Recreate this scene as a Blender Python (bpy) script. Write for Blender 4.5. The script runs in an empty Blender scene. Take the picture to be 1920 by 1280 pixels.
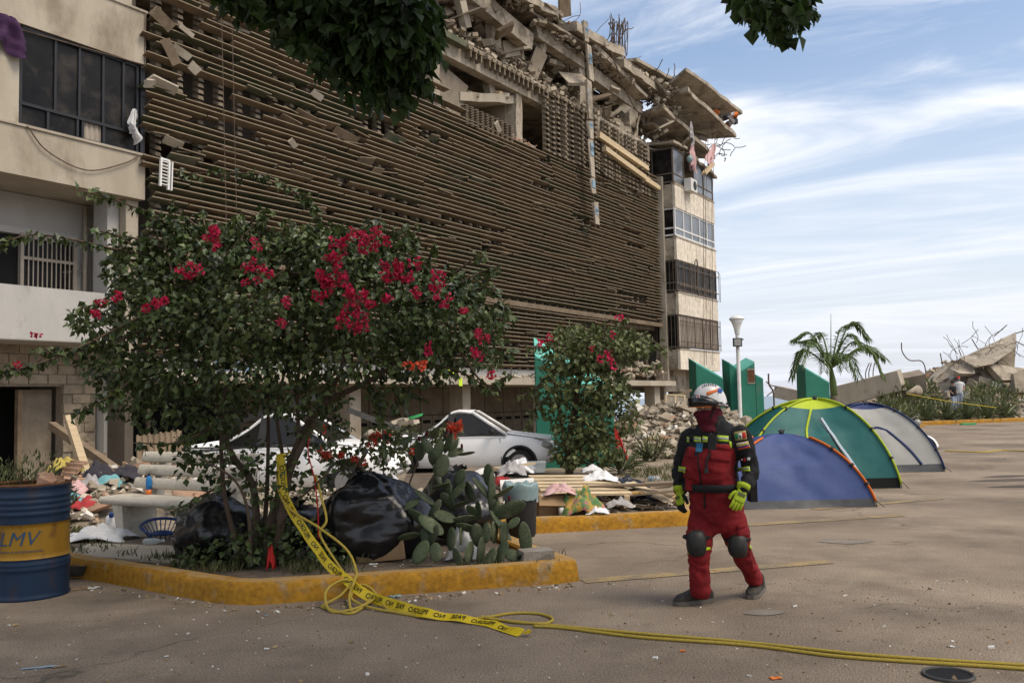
import bpy, math, random
from mathutils import Vector as V, Matrix, Euler, noise
random.seed(11)
rad=math.radians; pi=math.pi; sin=math.sin; cos=math.cos
rr=random.uniform; rc=random.choice
sc=bpy.context.scene; col=sc.collection

# ---------------------------------------------------------------- camera
CAM_H=1.65; FPX=1700.0
_p=rad(3.77); _r=rad(1.24)
FW=V((0,cos(_p),sin(_p))); _rt=V((1,0,0)); _up=_rt.cross(FW)
CR=_rt*cos(_r)-_up*sin(_r); CU=_up*cos(_r)+_rt*sin(_r); CC=V((0,0,CAM_H))
cam=bpy.data.cameras.new('camera'); cam.sensor_width=36; cam.lens=FPX/1920*36; cam.clip_start=.05; cam.clip_end=20000
camo=bpy.data.objects.new('camera',cam); col.objects.link(camo)
camo.matrix_world=Matrix(((CR.x,CU.x,-FW.x,0),(CR.y,CU.y,-FW.y,0),(CR.z,CU.z,-FW.z,CAM_H),(0,0,0,1)))
sc.camera=camo

# ---------------------------------------------------------------- sky, sun, exposure
SUN_AZ=rad(118); SUN_EL=rad(55)
w=bpy.data.worlds.new('World'); sc.world=w; w.use_nodes=True
nt=w.node_tree; nt.nodes.clear()
def wn(t,**k):
    n=nt.nodes.new(t)
    for a,b in k.items(): setattr(n,a,b)
    return n
def wl(a,b): nt.links.new(a,b)
sky=wn('ShaderNodeTexSky',sky_type='NISHITA'); sky.sun_disc=False; sky.sun_elevation=SUN_EL; sky.sun_rotation=SUN_AZ
sky.air_density=1.0; sky.dust_density=2.2; sky.ozone_density=2.0
tc=wn('ShaderNodeTexCoord'); sep=wn('ShaderNodeSeparateXYZ'); wl(tc.outputs['Generated'],sep.inputs[0])
def math_(op,a,b):
    n=wn('ShaderNodeMath',operation=op)
    for i,q in enumerate((a,b)):
        if q is None: continue
        if hasattr(q,'links'): wl(q,n.inputs[i])
        else: n.inputs[i].default_value=q
    return n.outputs[0]
zz=math_('ADD',math_('MAXIMUM',sep.outputs[2],0.0),.13)
cmb=wn('ShaderNodeCombineXYZ'); wl(math_('DIVIDE',sep.outputs[0],zz),cmb.inputs[0]); wl(math_('DIVIDE',sep.outputs[1],zz),cmb.inputs[1])
def clouds(rot,scl,loc,nscale,lo,hi,rough,dist):
    m0=wn('ShaderNodeMapping'); m0.inputs['Rotation'].default_value=(0,0,rot); wl(cmb.outputs[0],m0.inputs[0])
    mp=wn('ShaderNodeMapping'); mp.inputs['Scale'].default_value=scl; mp.inputs['Location'].default_value=loc
    wl(m0.outputs[0],mp.inputs[0])
    nz=wn('ShaderNodeTexNoise'); nz.inputs['Scale'].default_value=nscale; nz.inputs['Detail'].default_value=9; nz.inputs['Roughness'].default_value=rough; nz.inputs['Distortion'].default_value=dist
    wl(mp.outputs[0],nz.inputs['Vector'])
    mr=wn('ShaderNodeMapRange',interpolation_type='SMOOTHSTEP'); mr.inputs[1].default_value=lo; mr.inputs[2].default_value=hi
    wl(nz.outputs[0],mr.inputs[0]); return mr.outputs[0]
c1=clouds(rad(24),(.55,1.6,1),(12.35,2.53,0),1.0,.40,.66,.56,.8)
c2=clouds(rad(30),(1.1,3.0,1),(.04,17.43,0),1.4,.50,.78,.62,.6)
cl=math_('MAXIMUM',c1,math_('MULTIPLY',c2,.6))
cl=math_('MULTIPLY',cl,.9)
mx=wn('ShaderNodeMix',data_type='RGBA'); wl(cl,mx.inputs[0])
tint=wn('ShaderNodeMix',data_type='RGBA',blend_type='MULTIPLY'); tint.inputs[0].default_value=1; tint.inputs[7].default_value=(1.12,1.06,1.0,1)
wl(sky.outputs[0],tint.inputs[6]); wl(tint.outputs[2],mx.inputs[6])
mx.inputs[7].default_value=(6.2,6.2,6.3,1)
# low haze towards the horizon: thin veil everywhere near it
hz=wn('ShaderNodeMapRange',interpolation_type='SMOOTHSTEP'); hz.inputs[1].default_value=.40; hz.inputs[2].default_value=-.02; hz.inputs[3].default_value=0; hz.inputs[4].default_value=.8
wl(sep.outputs[2],hz.inputs[0])
mh=wn('ShaderNodeMix',data_type='RGBA'); wl(hz.outputs[0],mh.inputs[0]); wl(mx.outputs[2],mh.inputs[6]); mh.inputs[7].default_value=(4.4,4.6,5.15,1)
bg=wn('ShaderNodeBackground'); bg.inputs[1].default_value=.15; wl(mh.outputs[2],bg.inputs[0])
out=wn('ShaderNodeOutputWorld'); wl(bg.outputs[0],out.inputs[0])
sl=bpy.data.lights.new('sun','SUN'); sl.energy=2.0; sl.angle=rad(30); sl.color=(1,.90,.74)
so=bpy.data.objects.new('sun',sl); col.objects.link(so)
_sd=V((sin(SUN_AZ)*cos(SUN_EL),cos(SUN_AZ)*cos(SUN_EL),sin(SUN_EL)))
so.rotation_euler=_sd.to_track_quat('Z','Y').to_euler(); so.location=(20,20,40)
sc.view_settings.view_transform='Standard'; sc.view_settings.look='None'; sc.view_settings.exposure=0.38; sc.view_settings.gamma=1
sc.view_settings.use_curve_mapping=False

# ---------------------------------------------------------------- measuring helpers (survey of the place)
def ray(x,y): return FW+CR*((x-960)/FPX)-CU*((y-640)/FPX)
def at(x,y,Y):
    d=ray(x,y); return CC+d*(Y/d.y)
def gnd(x,y,z=0):
    d=ray(x,y); return CC+d*((z-CAM_H)/d.z)
FA=rad(32.4); FD=V((sin(FA),cos(FA),0)); FN=V((cos(FA),-sin(FA),0)); FO=V((-7.7,19,0))
FROT=pi/2-FA
def wpt(t,y,h): return FO+FD*t-FN*y+V((0,0,h))      # facade frame: along, inward, up

# ---------------------------------------------------------------- materials
MATS={}
def mat(name,c1,c2=None,scale=4,rough=.85,bump=0,bscale=60,metal=0,island=0,objrnd=0,c3=None,s3=1.2,lo3=.52,hi3=.68,detail=6,lo=.35,hi=.65,spec=.3,trans=0,alpha=1,stretch=None,grain=None,vor=0,coat=0,sheen=0,local=False):
    m=bpy.data.materials.new(name); m.use_nodes=True; n=m.node_tree.nodes; L=m.node_tree.links
    b=n['Principled BSDF']; o=n['Material Output']
    b.inputs['Roughness'].default_value=rough; b.inputs['Metallic'].default_value=metal; b.inputs['Specular IOR Level'].default_value=spec
    if coat: b.inputs['Coat Weight'].default_value=coat; b.inputs['Coat Roughness'].default_value=.08
    col4=lambda c:(c[0],c[1],c[2],1)
    if local:
        g=n.new('ShaderNodeTexCoord'); pos=g.outputs['Object']; gg=n.new('ShaderNodeNewGeometry')
    else:
        g=gg=n.new('ShaderNodeNewGeometry'); pos=g.outputs['Position']
    if stretch:
        mp=n.new('ShaderNodeMapping'); mp.inputs['Scale'].default_value=stretch; L.new(pos,mp.inputs[0]); spos=mp.outputs[0]
    else: spos=pos
    last=None
    if c2 is not None:
        nz=n.new('ShaderNodeTexNoise'); nz.inputs['Scale'].default_value=scale; nz.inputs['Detail'].default_value=detail; nz.inputs['Roughness'].default_value=.62
        L.new(spos,nz.inputs['Vector'])
        mr=n.new('ShaderNodeMapRange'); mr.inputs[1].default_value=lo; mr.inputs[2].default_value=hi; L.new(nz.outputs[0],mr.inputs[0])
        x=n.new('ShaderNodeMix'); x.data_type='RGBA'; L.new(mr.outputs[0],x.inputs[0]); x.inputs[6].default_value=col4(c1); x.inputs[7].default_value=col4(c2)
        last=x.outputs[2]
    else:
        x=n.new('ShaderNodeRGB'); x.outputs[0].default_value=col4(c1); last=x.outputs[0]
    if c3 is not None:
        nz=n.new('ShaderNodeTexNoise'); nz.inputs['Scale'].default_value=s3; nz.inputs['Detail'].default_value=8; nz.inputs['Roughness'].default_value=.65
        L.new(spos,nz.inputs['Vector'])
        mr=n.new('ShaderNodeMapRange'); mr.inputs[1].default_value=lo3; mr.inputs[2].default_value=hi3; L.new(nz.outputs[0],mr.inputs[0])
        x=n.new('ShaderNodeMix'); x.data_type='RGBA'; L.new(mr.outputs[0],x.inputs[0]); L.new(last,x.inputs[6]); x.inputs[7].default_value=col4(c3); last=x.outputs[2]
    if grain:
        nz=n.new('ShaderNodeTexNoise'); nz.inputs['Scale'].default_value=grain[0]; nz.inputs['Detail'].default_value=3; L.new(pos,nz.inputs['Vector'])
        mr=n.new('ShaderNodeMapRange'); mr.inputs[1].default_value=.3; mr.inputs[2].default_value=.7; mr.inputs[3].default_value=1-grain[1]; mr.inputs[4].default_value=1+grain[1]; L.new(nz.outputs[0],mr.inputs[0])
        x=n.new('ShaderNodeVectorMath'); x.operation='SCALE'; L.new(last,x.inputs[0]); L.new(mr.outputs[0],x.inputs['Scale']); last=x.outputs[0]
    for amt,src in ((island,'i'),(objrnd,'o')):
        if amt:
            s=gg.outputs['Random Per Island'] if src=='i' else n.new('ShaderNodeObjectInfo').outputs['Random']
            mr=n.new('ShaderNodeMapRange'); mr.inputs[3].default_value=1-amt; mr.inputs[4].default_value=1+amt; L.new(s,mr.inputs[0])
            x=n.new('ShaderNodeVectorMath'); x.operation='SCALE'; L.new(last,x.inputs[0]); L.new(mr.outputs[0],x.inputs['Scale']); last=x.outputs[0]
    L.new(last,b.inputs['Base Color'])
    if bump:
        if vor:
            nz=n.new('ShaderNodeTexVoronoi'); nz.inputs['Scale'].default_value=bscale
        else:
            nz=n.new('ShaderNodeTexNoise'); nz.inputs['Scale'].default_value=bscale; nz.inputs['Detail'].default_value=5
        L.new(spos,nz.inputs['Vector'])
        bp=n.new('ShaderNodeBump'); bp.inputs['Strength'].default_value=bump; bp.inputs['Distance'].default_value=.02; L.new(nz.outputs[0],bp.inputs['Height']); L.new(bp.outputs[0],b.inputs['Normal'])
    if trans:
        t=n.new('ShaderNodeBsdfTranslucent'); L.new(last,t.inputs[0]); mxs=n.new('ShaderNodeMixShader'); mxs.inputs[0].default_value=trans
        L.new(b.outputs[0],mxs.inputs[1]); L.new(t.outputs[0],mxs.inputs[2]); L.new(mxs.outputs[0],o.inputs[0])
    if alpha<1: b.inputs['Alpha'].default_value=alpha
    MATS[name]=m; return m

# ---------------------------------------------------------------- mesh builder
class MB:
    def __init__(s): s.v=[]; s.f=[]; s.m=[]
    def add(s,vs,fs,mi=0):
        k=len(s.v); s.v.extend([tuple(q) for q in vs]); s.f.extend([tuple(i+k for i in f) for f in fs]); s.m.extend([mi]*len(fs)); return s
    def hull(s,p,mi=0): # p: 8 corners bottom 0-3 ccw, top 4-7
        return s.add(p,[(3,2,1,0),(4,5,6,7),(0,1,5,4),(1,2,6,5),(2,3,7,6),(3,0,4,7)],mi)
    def box(s,x0,x1,y0,y1,z0,z1,mi=0,M=None):
        p=[V(q) for q in ((x0,y0,z0),(x1,y0,z0),(x1,y1,z0),(x0,y1,z0),(x0,y0,z1),(x1,y0,z1),(x1,y1,z1),(x0,y1,z1))]
        if M is not None: p=[M@q for q in p]
        return s.hull(p,mi)
    def bar(s,a,b,w,h,up=V((0,0,1)),mi=0,jit=0):
        a=V(a);b=V(b);d=(b-a).normalized()
        if abs(d.dot(up))>.98: up=V((0,1,0))
        x=d.cross(up).normalized(); u=x.cross(d)
        p=[]
        for q in (a,b):
            for sx,sz in ((-1,-1),(1,-1),(1,1),(-1,1)): p.append(q+x*(sx*w/2)+u*(sz*h/2)+V((rr(-1,1),rr(-1,1),rr(-1,1)))*jit)
        return s.add(p,[(0,1,2,3),(7,6,5,4),(0,4,5,1),(1,5,6,2),(2,6,7,3),(3,7,4,0)],mi)
    def rock(s,c,sx,sy,sz,rot=None,j=.28,mi=0):
        M=(rot or Euler((rr(-.6,.6),rr(-.6,.6),rr(0,6.28)))).to_matrix()
        p=[]
        for z in (-1,1):
            for x,y in ((-1,-1),(1,-1),(1,1),(-1,1)):
                q=V((x*sx*(1-rr(0,j)*1.4),y*sy*(1-rr(0,j)*1.4),z*sz*(1-rr(0,j))))*.5
                p.append(M@q+V(c))
        return s.hull(p,mi)
    def tube(s,pts,r,n=8,cap=True,mi=0,flat=1.0):
        pts=[V(p) for p in pts]; N=len(pts)
        if not hasattr(r,'__len__'): r=[r]*N
        prev=None; rings=[]
        for i,p in enumerate(pts):
            d=(pts[min(i+1,N-1)]-pts[max(i-1,0)])
            d=d.normalized() if d.length>1e-9 else V((0,0,1))
            if prev is None:
                a=V((0,0,1)) if abs(d.z)<.9 else V((1,0,0)); x=d.cross(a).normalized()
            else:
                x=prev-d*prev.dot(d)
                x=x.normalized() if x.length>1e-6 else d.orthogonal().normalized()
            prev=x; y=d.cross(x)
            rings.append([p+(x*cos(2*pi*k/n)+y*sin(2*pi*k/n)*flat)*r[i] for k in range(n)])
        return s.loft(rings,cap,mi)
    def loft(s,rings,cap=True,mi=0):
        n=len(rings[0]); k=len(s.v); vs=[q for R_ in rings for q in R_]; fs=[]
        for i in range(len(rings)-1):
            for j in range(n):
                a=i*n+j;b=i*n+(j+1)%n; fs.append((a,b,b+n,a+n))
        if cap: fs.append(tuple(range(n-1,-1,-1))); fs.append(tuple((len(rings)-1)*n+j for j in range(n)))
        return s.add(vs,fs,mi)
    def lathe(s,prof,n=24,c=(0,0,0),cap=True,mi=0):
        return s.loft([[V((r*cos(2*pi*k/n),r*sin(2*pi*k/n),z))+V(c) for k in range(n)] for r,z in prof],cap,mi)
    def grid(s,fn,nu,nv,mi=0):
        vs=[fn(i/nu,j/nv) for j in range(nv+1) for i in range(nu+1)]
        fs=[(j*(nu+1)+i,j*(nu+1)+i+1,(j+1)*(nu+1)+i+1,(j+1)*(nu+1)+i) for j in range(nv) for i in range(nu)]
        return s.add(vs,fs,mi)
    def ell(s,c,rx,ry,rz,n=12,m=8,M=None,mi=0):
        rings=[]
        for i in range(m+1):
            a=-pi/2+pi*i/m; q=max(cos(a),.02)
            rings.append([V((rx*q*cos(2*pi*k/n),ry*q*sin(2*pi*k/n),rz*sin(a))) for k in range(n)])
        rings=[[(M@p if M else p)+V(c) for p in R_] for R_ in rings]
        return s.loft(rings,True,mi)
    def prism(s,poly,z0,z1,mi=0):
        n=len(poly); vs=[V((x,y,z0)) for x,y in poly]+[V((x,y,z1)) for x,y in poly]
        fs=[tuple(range(n-1,-1,-1)),tuple(range(n,2*n))]+[(i,(i+1)%n,(i+1)%n+n,i+n) for i in range(n)]
        return s.add(vs,fs,mi)
    def leaf(s,p,d,nrm,L,W,fold=.25,mi=0):
        # pointed leaf, folded on its midrib: 4 triangles
        d=d.normalized(); x=d.cross(nrm)
        if x.length<1e-4: x=d.orthogonal()
        x.normalize(); u=x.cross(d)
        k=len(s.v)
        s.v.extend([tuple(p),tuple(p+d*L*.42+x*W*.5+u*W*fold),tuple(p+d*L-u*L*.12),tuple(p+d*L*.42-x*W*.5+u*W*fold),tuple(p+d*L*.5)])
        s.f.extend([(k,k+1,k+4),(k+1,k+2,k+4),(k,k+4,k+3),(k+4,k+2,k+3)]); s.m.extend([mi]*4)
    def mesh(s,name,mats,smooth=False,off=None):
        me=bpy.data.meshes.new(name)
        vs=s.v if off is None else [(a-off[0],b-off[1],c-off[2]) for a,b,c in s.v]
        me.from_pydata(vs,[],s.f)
        if not isinstance(mats,(list,tuple)): mats=[mats]
        for q in mats: me.materials.append(MATS[q] if isinstance(q,str) else q)
        if len(mats)>1: me.polygons.foreach_set('material_index',s.m)
        if smooth: me.polygons.foreach_set('use_smooth',[True]*len(s.f))
        me.update(); return me
    def build(s,name,mats,parent=None,smooth=False,world=False,label=None,auto=None):
        """one mesh object. world=True: vertices are world coordinates and the parent is an unrotated empty"""
        off=None
        if world and parent is not None:
            off=V(parent.location)
            if parent.parent is not None: off=off+V(parent.parent.location)
        me=s.mesh(name,mats,smooth,off)
        o=bpy.data.objects.new(name,me); col.objects.link(o)
        if parent is not None: o.parent=parent
        if label: o['label']=label
        if auto: me.set_sharp_from_angle(angle=rad(auto))
        return o
def inst(name,me,parent=None,loc=(0,0,0),rot=(0,0,0),scale=(1,1,1)):
    o=bpy.data.objects.new(name,me); col.objects.link(o); o.parent=parent; o.location=loc; o.rotation_euler=rot; o.scale=scale; return o
def tag(o,label,cat,group=None):
    o['label']=label; o['category']=cat
    if group: o['group']=group
    return o
def thing(name,label,cat,loc=(0,0,0),rz=0,group=None):
    o=bpy.data.objects.new(name,None); col.objects.link(o); o.location=loc; o.rotation_euler=(0,0,rz); o.empty_display_size=.2
    return tag(o,label,cat,group)
def struct(o,label=None):
    o['kind']='structure'
    if label: o['label']=label
    return o
def copy_tree(o,parent=None):
    c=o.copy(); col.objects.link(c); c.parent=parent
    for ch in [q for q in o.children]: copy_tree(ch,c)
    return c
def spline(pts,n=8):
    """Catmull-Rom through points"""
    P=[V(p) for p in pts]; P=[P[0]*2-P[1]]+P+[P[-1]*2-P[-2]]; o=[]
    for i in range(1,len(P)-2):
        for k in range(n):
            t=k/n; a,b,c,d=P[i-1],P[i],P[i+1],P[i+2]
            o.append(.5*((2*b)+(c-a)*t+(2*a-5*b+4*c-d)*t*t+(3*b-a-3*c+d)*t**3))
    o.append(P[-2]); return o
def fbm(p,s=1.0,o=4): return noise.fractal(V(p)*s,1.0,2.0,o)
def text_mesh(name,txt,size,matn,parent=None,extrude=.0005,shear=0,space=1.0,bold=0):
    """letters as a thin mesh; local x along the text, y up"""
    cu=bpy.data.curves.new(name,'FONT'); cu.body=txt; cu.size=size; cu.extrude=extrude; cu.shear=shear; cu.space_character=space; cu.align_x='CENTER'; cu.align_y='CENTER'; cu.resolution_u=3; cu.offset=size*bold
    tmp=bpy.data.objects.new(name,cu); col.objects.link(tmp)
    dg=bpy.context.evaluated_depsgraph_get(); me=bpy.data.meshes.new_from_object(tmp.evaluated_get(dg))
    bpy.data.objects.remove(tmp); bpy.data.curves.remove(cu)
    me.name=name; me.materials.clear(); me.materials.append(MATS[matn])
    o=bpy.data.objects.new(name,me); col.objects.link(o); o.parent=parent; return o
def remesh(mb,name,mats,parent,voxel=.012,smooth=6,disp=None,world=False,matfn=None):
    """many overlapping volumes -> one continuous surface"""
    o=mb.build(name,mats,parent,True,world)
    m=o.modifiers.new('r','REMESH'); m.mode='VOXEL'; m.voxel_size=voxel
    m2=o.modifiers.new('s','SMOOTH'); m2.iterations=smooth; m2.factor=.5
    dg=bpy.context.evaluated_depsgraph_get(); dg.update()
    me=bpy.data.meshes.new_from_object(o.evaluated_get(dg)); o.modifiers.clear()
    old=o.data; o.data=me; bpy.data.meshes.remove(old); me.name=name
    if not isinstance(mats,(list,tuple)): mats=[mats]
    me.materials.clear()
    for q in mats: me.materials.append(MATS[q])
    if disp:
        nrm=[v.normal.copy() for v in me.vertices]
        for v,nn in zip(me.vertices,nrm): v.co=v.co+nn*disp(v.co)
        me.update()
    me.polygons.foreach_set('use_smooth',[True]*len(me.polygons))
    if matfn:
        for p in me.polygons: p.material_index=matfn(p.center)
    return o

# ---------------------------------------------------------------- material library
mat('asphalt',(.160,.124,.090),(.305,.242,.178),scale=.42,rough=.93,bump=.8,bscale=70,c3=(.10,.080,.060),s3=.45,lo3=.51,hi3=.74,detail=9,lo=.36,hi=.64,grain=(75,.42))
mat('dirt',(.22,.175,.125),(.30,.245,.18),scale=1.2,rough=.95,bump=.6,bscale=30,c3=(.13,.105,.075),s3=2.1,lo3=.5,hi3=.7,grain=(28,.3))
mat('soil',(.085,.066,.048),(.15,.12,.09),scale=4,rough=.97,bump=.8,bscale=35,grain=(60,.4))
mat('sea',(.05,.11,.16),(.07,.14,.20),scale=.01,rough=.25,bump=.2,bscale=.5)
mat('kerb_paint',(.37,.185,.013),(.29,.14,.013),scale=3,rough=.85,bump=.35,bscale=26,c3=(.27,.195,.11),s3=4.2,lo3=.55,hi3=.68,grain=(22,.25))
mat('road_paint',(.30,.22,.105),(.18,.145,.10),scale=3,rough=.9,bump=.3,bscale=90,lo=.4,hi=.62,grain=(75,.3))
mat('concrete',(.30,.255,.195),(.40,.345,.27),scale=1.4,rough=.92,bump=.35,bscale=18,c3=(.12,.098,.07),s3=1.3,lo3=.48,hi3=.68,grain=(9,.2))
mat('concrete_dark',(.17,.14,.105),(.25,.21,.16),scale=2,rough=.94,bump=.4,bscale=18)
mat('concrete_pale',(.33,.285,.22),(.42,.37,.295),scale=1.1,rough=.9,bump=.3,bscale=14,c3=(.22,.18,.13),s3=.9,lo3=.54,hi3=.70,stretch=(1,1,.5))
mat('render_white',(.37,.36,.335),(.43,.415,.39),scale=1.5,rough=.85,bump=.25,bscale=16,c3=(.24,.215,.18),s3=1.3,lo3=.58,hi3=.74,stretch=(1,1,.45))
mat('parapet_panel',(.58,.515,.42),(.66,.60,.50),scale=1.6,rough=.9,bump=.2,bscale=20,c3=(.34,.27,.19),s3=1.6,lo3=.53,hi3=.70,stretch=(2.4,2.4,.28),objrnd=.10,grain=(5,.18))
mat('slat_clay',(.165,.122,.080),(.215,.165,.112),scale=2.5,rough=.95,bump=.35,bscale=30,objrnd=.18,c3=(.10,.08,.055),s3=2.4,lo3=.5,hi3=.7)
mat('slat_green',(.066,.083,.050),(.13,.12,.08),scale=2.5,rough=.95,bump=.35,bscale=30,objrnd=.15)
mat('slat_field',(.165,.122,.080),(.215,.165,.112),scale=2.5,rough=.95,bump=.3,bscale=30,island=.2,c3=(.10,.08,.055),s3=2.4,lo3=.5,hi3=.7)
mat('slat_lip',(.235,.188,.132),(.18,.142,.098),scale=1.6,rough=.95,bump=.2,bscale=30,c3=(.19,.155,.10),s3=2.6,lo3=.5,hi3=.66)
mat('mullion',(.165,.132,.092),(.22,.18,.13),scale=3,rough=.95,bump=.3,bscale=25)
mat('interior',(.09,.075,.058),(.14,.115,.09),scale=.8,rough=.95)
mat('block',(.27,.22,.16),(.35,.29,.215),scale=5,rough=.95,bump=.4,bscale=40,objrnd=.12,c3=(.16,.13,.095),s3=2,lo3=.53,hi3=.68)
mat('mortar',(.20,.17,.13),(.26,.22,.17),scale=7,rough=.97,bump=.4,bscale=50)
mat('rubble',(.33,.28,.21),(.43,.375,.295),scale=2.5,rough=.95,bump=.4,bscale=30,island=.28)
mat('rubble_dark',(.19,.155,.115),(.28,.235,.175),scale=2.5,rough=.95,bump=.4,bscale=30,island=.35)
mat('rubble_clay',(.33,.185,.12),(.38,.26,.18),scale=4,rough=.95,bump=.3,bscale=30,island=.25)
mat('rubble_white',(.58,.55,.50),(.68,.65,.60),scale=4,rough=.9,island=.12)
mat('rebar',(.09,.07,.055),(.15,.10,.07),scale=12,rough=.8,metal=.3)
mat('glass_dark',(.006,.006,.007),(.016,.015,.014),scale=1.2,rough=.3,spec=.14,c3=(.05,.043,.035),s3=1.9,lo3=.5,hi3=.75)
mat('glass_grey',(.10,.115,.135),(.17,.185,.20),scale=1.5,rough=.22,spec=.5,objrnd=.25)
mat('alu_white',(.70,.70,.68),(.60,.59,.56),scale=3,rough=.5)
mat('frame_brown',(.11,.085,.065),(.15,.12,.095),scale=4,rough=.7)
mat('frame_black',(.02,.021,.024),None,rough=.4)
mat('grille',(.27,.23,.185),(.34,.30,.25),scale=6,rough=.7)
mat('curtain',(.30,.255,.21),(.36,.31,.26),scale=2,rough=.95)
mat('black',(.006,.006,.006),None,rough=.9)
mat('tile_blue',(.17,.27,.36),(.26,.35,.42),scale=4,rough=.7)
mat('plank',(.43,.33,.20),(.55,.44,.29),scale=3,rough=.85,bump=.2,bscale=40,stretch=(1,1,8),objrnd=.12)
mat('wood_dark',(.16,.115,.075),(.24,.18,.12),scale=3,rough=.9,bump=.3,bscale=40,objrnd=.2)
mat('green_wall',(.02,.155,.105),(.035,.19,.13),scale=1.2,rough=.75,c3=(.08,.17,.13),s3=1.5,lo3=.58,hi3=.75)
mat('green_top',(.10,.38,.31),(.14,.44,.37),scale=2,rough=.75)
mat('metal_white',(.72,.72,.70),(.62,.61,.58),scale=4,rough=.45)
mat('lamp_glass',(.75,.74,.70),None,rough=.3)
mat('leaf_boug',(.040,.064,.019),(.074,.104,.032),scale=1.6,rough=.40,island=.7,trans=.16,spec=.45)
mat('leaf_pale',(.095,.115,.034),(.065,.095,.028),scale=2,rough=.5,island=.4,trans=.22)
mat('leaf_tree',(.024,.048,.012),(.042,.075,.018),scale=2,rough=.45,island=.5,trans=.42,spec=.4)
mat('leaf_shrub',(.095,.110,.042),(.14,.155,.065),scale=2,rough=.6,island=.5,trans=.15)
mat('leaf_dry',(.22,.15,.08),(.30,.22,.12),scale=5,rough=.9,island=.4)
mat('bract',(.43,.010,.052),(.52,.018,.085),scale=6,rough=.6,island=.35,trans=.25)
mat('bract_orange',(.62,.06,.03),(.70,.12,.06),scale=6,rough=.6,island=.3,trans=.25)
mat('bark',(.075,.052,.036),(.12,.085,.06),scale=9,rough=.95,bump=.6,bscale=50,stretch=(1,1,.3))
mat('cactus',(.042,.060,.028),(.070,.088,.045),scale=7,rough=.6,bump=.15,bscale=60,objrnd=.3,c3=(.15,.145,.085),s3=7,lo3=.55,hi3=.7,grain=(55,.25))
mat('agave',(.10,.125,.06),(.16,.185,.095),scale=8,rough=.7,island=.35)
mat('palm_leaf',(.075,.12,.03),(.11,.16,.05),scale=3,rough=.5,island=.4,trans=.2)
mat('palm_trunk',(.17,.145,.11),(.23,.20,.155),scale=6,rough=.95,bump=.5,bscale=20)
mat('palm_shaft',(.10,.16,.05),(.14,.20,.07),scale=3,rough=.6)
mat('grass',(.07,.085,.03),(.14,.13,.06),scale=2,rough=.9,island=.5,trans=.15)
mat('car_white',(.85,.85,.845),(.82,.815,.80),scale=1.3,rough=.32,spec=.4,coat=.15,c3=(.58,.55,.5),s3=2.3,lo3=.6,hi3=.8)
mat('car_glass',(.006,.0065,.007),(.015,.015,.015),scale=2,rough=.15,spec=.3)
mat('rubber',(.015,.015,.015),(.03,.028,.025),scale=6,rough=.85)
mat('trim_black',(.018,.018,.018),(.03,.03,.03),scale=6,rough=.6)
mat('headlight',(.22,.22,.20),(.32,.31,.28),scale=6,rough=.25,spec=.5)
mat('rim',(.30,.30,.30),None,rough=.4,metal=.6)
mat('bag_black',(.006,.006,.007),(.012,.012,.013),scale=5,rough=.24,spec=.5,bump=.35,bscale=10)
mat('bag_white',(.62,.62,.62),(.7,.7,.7),scale=5,rough=.5)
mat('bag_teal',(.22,.32,.33),(.30,.40,.41),scale=5,rough=.35,trans=.2)
mat('cardboard',(.26,.165,.085),(.31,.205,.115),scale=3,rough=.9)
mat('terrazzo',(.46,.42,.345),(.54,.50,.42),scale=25,rough=.85,bump=.3,bscale=80,c3=(.25,.22,.17),s3=3,lo3=.55,hi3=.72)
mat('drum_blue',(.008,.022,.052),(.013,.033,.07),scale=4,rough=.5,metal=.1,c3=(.045,.026,.018),s3=4,lo3=.56,hi3=.72,stretch=(1,1,.35))
mat('drum_yellow',(.31,.17,.012),(.25,.13,.012),scale=4,rough=.55,c3=(.11,.052,.018),s3=6,lo3=.54,hi3=.7,stretch=(1,1,.4))
mat('rust',(.10,.045,.022),(.16,.075,.035),scale=12,rough=.95,bump=.4,bscale=60)
mat('drum_text',(.03,.07,.13),None,rough=.6)
mat('tape_yellow',(.66,.50,.02),(.58,.43,.02),scale=5,rough=.4,trans=.15)
mat('tape_ink',(.012,.012,.012),None,rough=.5)
mat('rope',(.52,.39,.06),(.36,.26,.05),scale=120,rough=.85,bump=.6,bscale=300)
mat('red_cord',(.42,.02,.015),None,rough=.7)
mat('blue_plastic',(.01,.04,.15),(.015,.05,.19),scale=5,rough=.35,spec=.5)
mat('bottle_clear',(.55,.6,.62),None,rough=.15,alpha=.5)
mat('bottle_blue',(.02,.20,.50),None,rough=.2,alpha=.85)
mat('drink_orange',(.60,.16,.03),None,rough=.3)
mat('cloth_white',(.62,.62,.61),(.54,.54,.54),scale=8,rough=.95)
mat('cloth_pink',(.50,.30,.30),(.56,.38,.37),scale=5,rough=.95)
mat('cloth_grey',(.28,.27,.27),(.38,.36,.35),scale=6,rough=.95)
mat('cloth_red',(.30,.025,.03),(.36,.05,.05),scale=6,rough=.95)
mat('cloth_teal',(.12,.30,.32),(.18,.36,.38),scale=6,rough=.95)
mat('cloth_dark',(.03,.028,.035),(.05,.045,.055),scale=6,rough=.95)
mat('cloth_purple',(.045,.018,.055),None,rough=.95)
mat('cloth_yellow',(.34,.27,.06),(.40,.32,.09),scale=6,rough=.95)
mat('cloth_pattern',(.10,.20,.08),(.40,.26,.06),scale=9,rough=.95,lo=.47,hi=.53,c3=(.42,.16,.18),s3=11,lo3=.56,hi3=.6)
mat('paper',(.70,.69,.66),(.6,.59,.56),scale=8,rough=.9)
mat('tent_blue',(.042,.068,.19),(.050,.08,.215),scale=3,rough=.6,trans=.1,bump=.25,bscale=7)
mat('tent_green',(.012,.10,.097),(.017,.12,.113),scale=3,rough=.55,trans=.1,bump=.25,bscale=7)
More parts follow.
